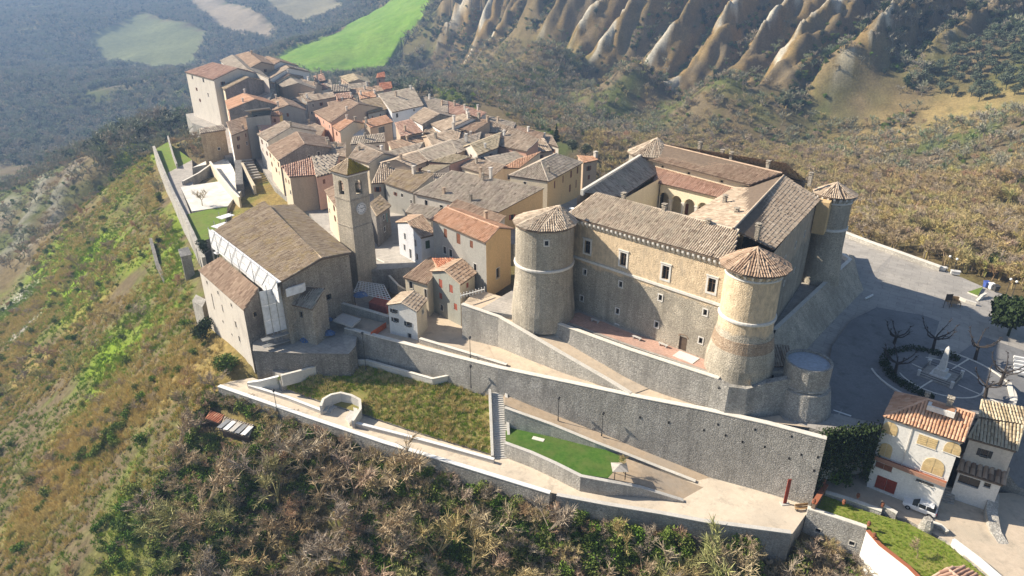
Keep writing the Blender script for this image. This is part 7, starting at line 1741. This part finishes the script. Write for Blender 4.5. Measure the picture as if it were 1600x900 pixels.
def tuft(seed, h, n, mat, w=.05, sp=.5):
    t = TB(seed); r = t.r
    for k in range(n):
        a = r.uniform(0, 6.28); q = r.uniform(0, sp); d = Vector((math.cos(a) * r.uniform(.1, .6), math.sin(a) * r.uniform(.1, .6), 1)).normalized() * h * r.uniform(.6, 1.15)
        t.blade((math.cos(a) * q, math.sin(a) * q, -.1), d, w, r.uniform(.2, 1))
    return t.mesh(mat + '_mesh', mat)
def conifer(seed, h, r0, n, mat):
    t = TB(seed); r = t.r; t.limb((0, 0, -.5), (0, 0, h), .02 * h, .006 * h, 5, .1)
    for k in range(n):
        z = h * (0.12 + .88 * r.random() ** 1.2); a = r.uniform(0, 6.28); L = r0 * (1 - z / h) + .12; d = Vector((math.cos(a), math.sin(a), -.15 + r.uniform(-.2, .2)))
        t.blade(Vector((0, 0, z)), d * L * r.uniform(.6, 1.1), .16 * (1.2 - z / h) + .04, r.uniform(.1, .9))
    return t.mesh('conifer_mesh', mat)
PB = [bare_tree(11 + i, 5, 2.4, 520, 'twig', .03) for i in range(4)] + [bare_tree(31 + i, 4, 2.8, 560, 'twig', .03, 3) for i in range(3)]
PW = [bare_tree(51 + i, 4.5, 2.4, 320, 'willow', .04, 2) for i in range(3)]
PF = [bare_tree(71 + i, 7, 3.4, 150, 'twig_far', .1) for i in range(3)]
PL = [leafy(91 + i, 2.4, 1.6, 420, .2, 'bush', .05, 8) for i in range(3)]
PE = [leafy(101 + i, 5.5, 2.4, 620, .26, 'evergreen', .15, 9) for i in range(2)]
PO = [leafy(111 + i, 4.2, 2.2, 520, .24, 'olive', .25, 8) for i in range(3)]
PG = [tuft(121 + i, .6, 26, 'grass_tuft', .05, .55) for i in range(3)]
PR = [tuft(131 + i, 1.1, 34, 'reed', .045, .6) for i in range(3)]

# ---- where plants may stand
UNUSED = []
def proj(x, y, z):
    dz = z - CAMZ; f = y * CP - dz * SP; a = (y * SP + dz * CP) / f
    return 800 + FPX * x / f, 450 - FPX * a
FEET = [fp for _, fp in HOUSES] + [[n.xy if hasattr(n, 'xy') else n for n in r] for r in ([cE1, cF1, cF2, cE2], [aE1, aE2, aR2, aR1])]
CAST = [(-2, 108), (35, 84), (48, 84), (76, 128), (62, 134), (36, 156), (24, 150)]
def free(x, y, marg=1.0):
    x = np.asarray(x); y = np.asarray(y); ok = ~inside(CAST, x, y)
    for ring, _ in PADS: ok &= ~(inside(ring, x, y) | (edge_dist(ring, x, y) < marg))
    for fp in FEET: ok &= ~(inside(fp, x, y) | (edge_dist(fp, x, y) < marg))
    return ok
def sample(ring, n, marg=1.0, mind=0.0, frame=60):
    """about n free spots inside a plan ring that lie in the picture's field of view"""
    xs = np.array([p[0] for p in ring]); ys = np.array([p[1] for p in ring]); out = []
    k = n * 6 + 50
    x = rng.uniform(xs.min(), xs.max(), k); y = rng.uniform(ys.min(), ys.max(), k)
    m = inside(ring, x, y); x, y = x[m], y[m]
    m = free(x, y, marg); x, y = x[m], y[m]
    z = ground_z(x, y); u, v = proj(x, y, z)
    m = (u > -frame) & (u < 1600 + frame) & (v > -40) & (v < 900 + frame * 1.6); x, y, z = x[m], y[m], z[m]
    if mind > 0:
        keep = []; gx_, gy_ = [], []
        for i in range(len(x)):
            if len(keep) >= n: break
            if keep:
                d = (np.array(gx_) - x[i]) ** 2 + (np.array(gy_) - y[i]) ** 2
                if d.min() < mind * mind: continue
            keep.append(i); gx_.append(x[i]); gy_.append(y[i])
        x, y, z = x[keep], y[keep], z[keep]
    return np.stack([x, y, z], 1)[:n]
def patches(rings, n, marg=.6, w=7.0):
    '''spots in ragged soft-edged patches'''
    out = []
    for r in rings:
        xs = [p[0] for p in r]; ys = [p[1] for p in r]; big = [(min(xs) - 10, min(ys) - 10), (max(xs) + 10, min(ys) - 10), (max(xs) + 10, max(ys) + 10), (min(xs) - 10, max(ys) + 10)]
        q = sample(big, n * 2, marg); X_, Y_ = q[:, 0], q[:, 1]
        d = np.where(inside(r, X_, Y_), 1, -1) * edge_dist(r, X_, Y_) + (fbm(X_ * .05, Y_ * .05, 4) - .5) * 26
        out.append(q[rng.random(len(q)) < np.clip((d + w) / (2 * w), 0, 1) * np.clip((fbm(X_ * .11 + 9, Y_ * .11, 3) - .3) * 4, 0, 1)][:n])
    return np.concatenate(out)
def clumped(ring, n, marg=.6, f=.09, cut=.45, off=0.0):
    q = sample(ring, n * 2, marg); k = fbm(q[:, 0] * f + off, q[:, 1] * f + off, 3); return q[k + rng.normal(0, .04, len(q)) > cut][:n]
def plant(meshes, pts_, name, label, cat, group, s0, s1, part='crown'):
    for p in pts_:
        o = bpy.data.objects.new(name, random.choice(meshes)); COL.objects.link(o); o.location = tuple(p); s = random.uniform(s0, s1)
        o.scale = (s * random.uniform(.9, 1.15), s * random.uniform(.9, 1.15), s * random.uniform(.85, 1.1)); o.rotation_euler = (random.uniform(-.08, .08), random.uniform(-.08, .08), random.uniform(0, 6.28))
        tag(o, label, cat, group)
def mass(name, label, cat, meshes, pts_, s0, s1):
    """uncountable growth: one object that scatters plant meshes over its points"""
    n = len(pts_)
    if n == 0: return
    colp = bpy.data.collections.new(name + '_kinds')
    for i, me in enumerate(meshes):
        o = bpy.data.objects.new('%s_kind_%02d' % (name, i), me); colp.objects.link(o)
    me = bpy.data.meshes.new(name); me.from_pydata([tuple(p) for p in pts_], [], [])
    for nm, ty, val in (('scl', 'FLOAT', rng.uniform(s0, s1, n)), ('rotz', 'FLOAT', rng.uniform(0, 6.28, n)), ('pick', 'INT', rng.integers(0, len(meshes), n))):
        a_ = me.attributes.new(nm, ty, 'POINT'); a_.data.foreach_set('value', val.astype(np.float32) if ty == 'FLOAT' else val.astype(np.int32))
    o = bpy.data.objects.new(name, me); COL.objects.link(o); tag(o, label, cat, None, 'stuff')
    ng = bpy.data.node_groups.new(name + '_nodes', 'GeometryNodeTree')
    ng.interface.new_socket('Geometry', in_out='INPUT', socket_type='NodeSocketGeometry'); ng.interface.new_socket('Geometry', in_out='OUTPUT', socket_type='NodeSocketGeometry')
    gi = ng.nodes.new('NodeGroupInput'); go = ng.nodes.new('NodeGroupOutput'); ci = ng.nodes.new('GeometryNodeCollectionInfo'); ip = ng.nodes.new('GeometryNodeInstanceOnPoints')
    ci.inputs['Collection'].default_value = colp; ci.inputs['Separate Children'].default_value = True; ci.inputs['Reset Children'].default_value = True
    ip.inputs['Pick Instance'].default_value = True
    def na(nm, ty): 
        q = ng.nodes.new('GeometryNodeInputNamedAttribute'); q.data_type = ty; q.inputs['Name'].default_value = nm; return q.outputs['Attribute']
    cx_ = ng.nodes.new('ShaderNodeCombineXYZ'); ng.links.new(na('rotz', 'FLOAT'), cx_.inputs['Z'])
    ng.links.new(gi.outputs[0], ip.inputs['Points']); ng.links.new(ci.outputs[0], ip.inputs['Instance']); ng.links.new(na('pick', 'INT'), ip.inputs['Instance Index'])
    ng.links.new(cx_.outputs[0], ip.inputs['Rotation']); ng.links.new(na('scl', 'FLOAT'), ip.inputs['Scale']); ng.links.new(ip.outputs[0], go.inputs[0])
    md = o.modifiers.new('scatter', 'NODES'); md.node_group = ng
    return o

# ---- foreground slope under the lower road
FORE = ring_px((325, 640, -16), (420, 672, -15.5), (600, 734, -16.8), (860, 812, -17), (1100, 858, -16), (1250, 866, -15), (1330, 930, -15), (1300, 1000, -20), (800, 1040, -34), (250, 1000, -36), (230, 800, -26))
plant(PB, sample(FORE, 130, 4.6, 2.9), 'bare_tree', 'leafless grey brown tree in the thicket below the lower road parapet', 'tree', 'bare trees below the lower road', 1.0, 2.0)
mass('undergrowth', 'tangled brown and green undergrowth below the lower road', 'undergrowth', PL + PB[4:] + PB[4:] + PG + PR, np.concatenate([sample(FORE, 1200, 1.2), patches([LIME[8]], 700)]), .35, .9)
EDGE = ring_px((335, 622, -14), (600, 712, -16), (860, 792, -16.5), (1240, 848, -14.6), (1250, 866, -15), (860, 815, -17), (600, 738, -17), (330, 645, -16))
mass('thicket', 'dry scrub growing along the foot of the parapet', 'scrub', PB[4:] + PL[:1], sample(EDGE, 420, .4), .4, .8)
mass('creepers', 'fresh green brambles between the bare trees', 'brambles', PL, np.concatenate([patches(LIME[7:9], 520, .8), clumped(FORE, 800, 1.2, .06, .47, 11.)]), .45, 1.05)
CORN = ring_px((1250, 860, -15.8), (1290, 862, -16.5), (1335, 884, -16.8), (1370, 935, -17), (1240, 940, -19))
plant(PB, sample(CORN, 7, 1.6, 2.2), 'bare_tree', 'leafless dark tree below the stone outbuilding with two windows', 'tree', 'bare trees below the outbuilding', .6, .95)
mass('corner_scrub', 'grey scrub below the stone outbuilding', 'scrub', PB[4:] + PL[:1] + PR[:1], sample(CORN, 120, .8), .35, .8)
# ---- left slope
LEFT = ring_px((345, 580, -12), (300, 470, -11), (285, 390, -9), (245, 300, -9), (232, 230, -10), (205, 215, -20), (130, 290, -34), (60, 400, -48), (0, 480, -56), (-60, 700, -60), (-60, 960, -60), (250, 960, -32), (330, 650, -15))
plant(PB, sample(LEFT, 80, 1.2, 3.2), 'bare_tree', 'leafless small tree on the grassy slope left of the church', 'tree', 'bare trees on the left slope', .7, 1.3)
plant(PL, sample(LEFT, 60, 1.0, 3.2), 'shrub', 'green shrub on the grassy slope left of the church', 'shrub', 'shrubs on the left slope', .5, 1.1)
plant(PE, sample(ring_px((230, 290, -14), (262, 330, -11), (290, 480, -13), (240, 420, -18)), 5, 1.0, 3), 'evergreen_shrub', 'dark evergreen shrub against the old town wall', 'shrub', 'evergreens at the town wall', .35, .6)
mass('reeds', 'dry ochre grass and reeds covering the left slope', 'dry grass', PR, np.concatenate([patches(OCHRE[:2], 4200), clumped(LEFT, 7000, .6, .07, .47, 3.)]), .5, 1.2)
mass('grass', 'fresh green grass on the left slope', 'grass', PG, np.concatenate([patches(LIME, 3600, .5, 6.), clumped(LEFT, 9000, .6, .06, .44, 40.)]), .5, 1.3)
mass('slope_scrub', 'low brown scrub scattered over the left slope', 'scrub', PB[4:] + PL, clumped(LEFT, 520, .9, .05, .48), .35, .8)
# ---- garden grass
def on_tris(name, n):
    '''spots spread over the sheet of a built level'''
    tr = TRIS[name]; ar_ = np.array([(b - a).cross(c - a).length for a, b, c in tr]); pk = rng.choice(len(tr), n, p=ar_ / ar_.sum()); out = []
    for i in pk:
        a, b, c = tr[i]; p, q = rng.random(2); 
        if p + q > 1: p, q = 1 - p, 1 - q
        out.append(tuple(a + (b - a) * p + (c - a) * q))
    return np.array(out)
gpts = on_tris('garden_slope', 3600); nch = inside([XY(*q) for q in ((500, 645, -11), (500, 612, -10), (570, 612, -10), (568, 665, -11))], gpts[:, 0], gpts[:, 1]); gpts = gpts[~nch]
mass('garden_grass', 'rough yellow green grass on the garden slope', 'grass', PG + PR[:1], gpts, .3, .75)
mass('lawn_grass', 'short grass on the lower lawn beside the white house', 'grass', PG, on_tris('lower_lawn', 1500), .2, .4)
# ---- woods behind the castle and the piazza
WOOD = ring_px((1316, 352, -6), (1420, 392, -7), (1500, 422, -7), (1600, 456, -7), (1680, 470, -8), (1680, 300, -10), (1560, 280, -14), (1400, 270, -25), (1250, 235, -36), (1050, 215, -37), (930, 225, -30), (900, 240, -18), (960, 262, -14))
near_w = sample(WOOD, 70, 1.5, 4.0)
plant(PB[:4], near_w[:60], 'bare_tree', 'leafless tree in the wood behind the castle and the piazza parapet', 'tree', 'bare trees behind the castle', .9, 1.5)
plant(PW, sample(WOOD, 120, 1.5, 3.6), 'willow_shrub', 'yellow olive bare thicket tree behind the piazza parapet', 'tree', 'yellow thicket behind the piazza', .9, 1.5)
plant(PE, sample(WOOD, 26, 1.5, 7), 'evergreen_tree', 'dark evergreen tree scattered in the wood behind the piazza', 'tree', 'evergreens behind the piazza', .5, .95)
mass('woodland', 'dense bare wood behind the castle', 'wood', PB + PW + PW + PW, sample(WOOD, 3300, .8), .8, 1.5)
VALLEY = ring_px((600, 104, -30), (700, 100, -37), (850, 138, -37), (950, 152, -34), (1100, 178, -32), (1280, 190, -26), (1400, 200, -24), (1600, 160, 0), (1680, 200, 0), (1680, 300, -10), (1400, 275, -25), (1250, 238, -36), (1050, 218, -37), (930, 228, -30), (880, 225, -18), (780, 172, -20), (690, 150, -18), (640, 120, -26))
mass('valley_wood', 'grey brown bare wood along the valley below the cliffs', 'wood', PF + PB[:2] + PW[:2] + PL[:1], sample(VALLEY, 3400, 2.0), .6, 1.25)
# olive groves
GR1 = ring_px((618, 128, -22), (660, 118, -27), (740, 150, -24), (752, 188, -18), (700, 160, -18), (640, 135, -20))
plant(PO, sample(GR1, 60, 1.5, 3.8), 'olive_tree', 'grey green olive tree in the grove behind the town', 'tree', 'olive grove behind the town', 1.0, 1.5)
mass('grove_grass', 'bright green grass under the olive grove behind the town', 'grass', PG, sample(GR1, 1200, 1.0), 1.2, 2.4)
GR2 = ring_px((1425, 160, -14), (1450, 120, 0), (1500, 80, 14), (1610, 50, 24), (1650, 110, 12), (1560, 150, -2), (1480, 168, -12))
plant(PO, sample(GR2, 90, 1.5, 5.0), 'olive_tree', 'dark olive tree in the grove on the slope right of the cliffs', 'tree', 'olive grove right of the cliffs', 1.4, 2.1)
# ---- far forest and scrub on the cliffs
x = rng.uniform(-1700, 500, 260000); y = rng.uniform(330, 2300, 260000)
z = ground_z(x, y); u, v = proj(x, y, z); k = (u > -40) & (u < 720) & (v > -12) & (v < 260)
x, y, z, u, v = x[k], y[k], z[k], u[k], v[k]
k = ~(inside(FIELD, x, y) | inside(F2, x, y) | inside(F3, x, y) | inside(F4, x, y) | inside(CLIFF, x, y) | inside(BADL, x, y) | inside(VALLEY, x, y) | inside(GR1, x, y)) & free(x, y, 4) & (fbm(x * .008, y * .008) > .22)
far = np.stack([x[k], y[k], z[k]], 1)[:26000]
mass('far_forest', 'hazy blue grey forest covering the far hills and valley', 'forest', PF + [PL[0], PE[0]], far, .9, 1.7)
xs_ = np.array(CLIFF); x = rng.uniform(xs_[:, 0].min(), xs_[:, 0].max(), 60000); y = rng.uniform(xs_[:, 1].min(), xs_[:, 1].max(), 60000)
k = inside(CLIFF, x, y); x, y = x[k], y[k]; r_ = rib(x, y); k = (r_ < .42 + .6 * (fbm(x * .03, y * .03) - .5)) | ((rng.random(len(x)) < .06) & (r_ < .85)); x, y = x[k], y[k]; z = ground_z(x, y); u, v = proj(x, y, z); k = (u > 0) & (u < 1650) & (v > -30)
mass('cliff_scrub', 'dark scrub filling the gullies of the clay cliffs', 'scrub', PL + PE[:1] + PF[:1], np.stack([x, y, z], 1)[k][:10000], .45, 1.2)
HS = ring_px((1330, 100, 6), (1425, 105, 3), (1440, 170, -15), (1405, 208, -25), (1270, 204, -28), (1290, 165, -20))
mass('tongue_scrub', 'scattered scrub on the tan slope at the foot of the cliffs', 'scrub', PL + PF + PB[4:], clumped(HS, 420, 1, .03, .42), .5, 1.2)
HILL = ring_px((1380, 190, -25), (1420, 120, 0), (1340, 60, 20), (1350, -5, 38), (1650, -5, 38), (1650, 60, 22), (1500, 75, 14), (1440, 130, -4), (1430, 175, -18))
mass('hill_wood', 'dark wood on the hillside right of the cliffs', 'wood', PF + PE, sample(HILL, 1300, 1), .8, 1.5)
x = rng.uniform(-330, -120, 9000); y = rng.uniform(150, 480, 9000); z = ground_z(x, y); u, v = proj(x, y, z); k = (u > -30) & (u < 330) & (v < 420) & free(x, y, 3) & ~inside(LEFT, x, y) & (~inside(BADL, x, y) | (rng.random(len(x)) < .35))
mass('spur_scrub', 'grey scrub on the spur below the far end of the town', 'scrub', PF[:2] + PB[4:] + PL[:1], np.stack([x, y, z], 1)[k][:2400], .45, 1.0)

# ---- single trees
def pollard(label, u, v, z, h, seed):
    p = P(u, v, z); t = thing('pollard_tree', label, 'tree', p, 'pollarded trees on the piazza'); r = random.Random(seed); m2 = MB(); top = p + Vector((r.uniform(-.2, .2), r.uniform(-.2, .2), h * .42))
    m2.tube(p - Vector((0, 0, .3)), top, .3, .22, 8); m2.lathe((top.x, top.y, top.z - .1), [(.2, -.15), (.34, .05), (.2, .25)], 8); m2.build('trunk', 'bark_dark', t)
    for k in range(6):
        a = k * 1.05 + r.uniform(-.3, .3); m2 = MB(); q = top
        for s in range(4):
            d = Vector((math.cos(a) * (1.1 - .2 * s), math.sin(a) * (1.1 - .2 * s), .3 + .32 * s)).normalized() * h * .17; e = q + d; m2.tube(q, e, .14 - .025 * s, .12 - .025 * s, 6); q = e; a += r.uniform(-.45, .45)
            for j in range(2):
                b = a + r.uniform(-1.2, 1.2); m2.tube(e, e + Vector((math.cos(b) * .5, math.sin(b) * .5, r.uniform(.1, .6))), .05, .02, 4)
        m2.lathe((q.x, q.y, q.z), [(.05, -.15), (.16, 0), (.05, .15)], 6); m2.build('limb', 'bark_dark', t)
for i, (u, v, h, lab) in enumerate(((1457, 548, 6.2, 'large spreading pollarded tree at the back of the monument plot'), (1524, 560, 5.6, 'pollarded tree right of the monument plot with raised limbs'), (1562, 602, 5.6, 'pollarded tree nearest the crosswalk'), (1539, 622, 5.0, 'leaning pollarded tree beside the white house roof'), (1396, 540, 4.6, 'small pollarded tree at the left rim of the monument plot'), (1398, 585, 5.2, 'pollarded tree in front of the hedge on the left rim'))):
    q = P(u, v, -1.2); pollard(lab, u, v, zpi(q.x, q.y), h, 200 + i)
# hedge on the rim of the plot
hd = thing('hedge', 'dark clipped hedge curving along the rim of the monument plot', 'hedge', (cx, cy, zpi(cx, cy))); tb_ = TB(5)
for k in range(2600):
    a = RD(tb_.r.uniform(40, 235)); q = tb_.r.uniform(7.6, 9.2); x_, y_ = cx + q * math.cos(a), cy + q * math.sin(a); z_ = zpi(x_, y_) + tb_.r.uniform(0, .9 + .3 * math.sin(a * 9))
    tb_.leaf((x_ - cx, y_ - cy, z_ - zpi(cx, cy)), .2, tb_.r.uniform(.1, .9))
o = bpy.data.objects.new('hedge_leaves', tb_.mesh('hedge_mesh', 'evergreen')); link(o, hd)
def leafy_thing(name, label, u, v, z, h, rx, n, size, mat, trunk=.3, lumps=9, group=None, conif=False, bark='bark_dark'):
    p = P(u, v, z); t = thing(name, label, 'tree' if 'tree' in name else 'shrub', p, group); sd = int(u * 7 + v)
    me = conifer(sd, h, rx, n, mat) if conif else leafy(sd, h, rx, n, size, mat, trunk, lumps)
    o = bpy.data.objects.new('crown', me); link(o, t)
    m2 = MB(); m2.tube(p - Vector((0, 0, .4)), p + Vector((0, 0, h * max(trunk, .1) + .5)), .05 * h * .6, .05 * h * .4, 7); m2.build('trunk', bark, t)
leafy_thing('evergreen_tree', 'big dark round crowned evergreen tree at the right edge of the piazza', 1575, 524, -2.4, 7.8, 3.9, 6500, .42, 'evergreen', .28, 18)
leafy_thing('fir_tree', 'dark pointed fir tree right behind the yellow house', 869, 224, 2, 7.5, 2.0, 420, .2, 'evergreen', .1, 5, None, True)
leafy_thing('shrub', 'grey green shrub behind the yellow house beside the fir', 895, 236, 1, 4.0, 2.8, 1200, .22, 'olive', .1)
leafy_thing('shrub', 'dark shrub between the yellow house and the castle roof', 915, 242, 0, 4.0, 2.6, 1100, .22, 'olive', .1)
leafy_thing('shrub', 'bright green round shrub at the left corner of the white house', 1357, 724, -11.5, 6.2, 2.2, 2200, .22, 'bush', .12, 12)
leafy_thing('shrub', 'grey green shrub at the foot of the high wall near the garden gate', 1306, 762, -12, 4.2, 1.9, 1300, .2, 'bush', .1)
leafy_thing('shrub', 'dark green shrub at the church corner above the left parapet', 358, 582, -11.5, 4.0, 2.6, 1800, .22, 'bush', .05, 10)
leafy_thing('shrub', 'dark bush below the church aisle wall', 322, 530, -12, 5.0, 2.6, 1500, .24, 'evergreen', .05, 10)
leafy_thing('shrub', 'dark bush on the corner of the aisle roof', 318, 398, -4, 4.0, 1.8, 700, .22, 'evergreen', .1)
# ivy over the end of the high wall
iv = thing('ivy', 'dark green ivy curtain covering the right end of the high wall', 'ivy', P(1325, 740, -12)); tb_ = TB(9); o0_ = ORG[iv]
for k in range(5200):
    s = tb_.r.random(); a, b = P(1283, 676, -.6), P(1372, 672, -1.2); q = a.lerp(b, s); z_ = -.1 - (5.5 + 5 * abs(math.sin(s * 7.3 + .6)) * (.6 + .4 * math.sin(s * 23))) * tb_.r.random() ** 1.25
    tb_.leaf(Vector((q.x + tb_.r.gauss(0, .3), q.y - .3 - .09 * (-z_) + tb_.r.gauss(0, .5), z_)) - o0_, .24, tb_.r.uniform(.05, .8))
o = bpy.data.objects.new('ivy_leaves', tb_.mesh('ivy_mesh', 'evergreen')); link(o, iv)
ct = P(316, 322, -4.1); o = bpy.data.objects.new('bare_tree', PB[0]); COL.objects.link(o); o.location = ct; o.scale = (1.1,) * 3; tag(o, 'slender leafless tree at the edge of the pale court', 'tree')
o = bpy.data.objects.new('bare_tree', PB[2]); COL.objects.link(o); o.location = P(975, 738, -9.6); o.scale = (.55,) * 3; tag(o, 'small leafless tree at the end of the green lawn', 'tree')
o = bpy.data.objects.new('bare_tree', PB[1]); COL.objects.link(o); o.location = P(1432, 872, -11.2); o.scale = (.5,) * 3; tag(o, 'small leafless tree on the lower lawn', 'tree')

# ------------------------------------------------------------------ haze
m = bpy.data.materials.new('haze_air'); m.use_nodes = True; nt = m.node_tree; nt.nodes.clear()
out_ = nt.nodes.new('ShaderNodeOutputMaterial'); pv = nt.nodes.new('ShaderNodeVolumePrincipled')
pv.inputs['Color'].default_value = (0.42, 0.63, 1.0, 1); pv.inputs['Density'].default_value = 0.0003; pv.inputs['Anisotropy'].default_value = 0.2
nt.links.new(pv.outputs[0], out_.inputs['Volume']); MATS['haze_air'] = m
zlo = float(GH.min()) - 2; zhi = max(float(GH.max()), CAMZ) + 12
hz = MB(); hz.box((-450, 1620, (zlo + zhi) / 2), (4380, 3440, zhi - zlo)); o = hz.build('haze', 'haze_air', None, (-450, 1620, (zlo + zhi) / 2)); o['kind'] = 'stuff'
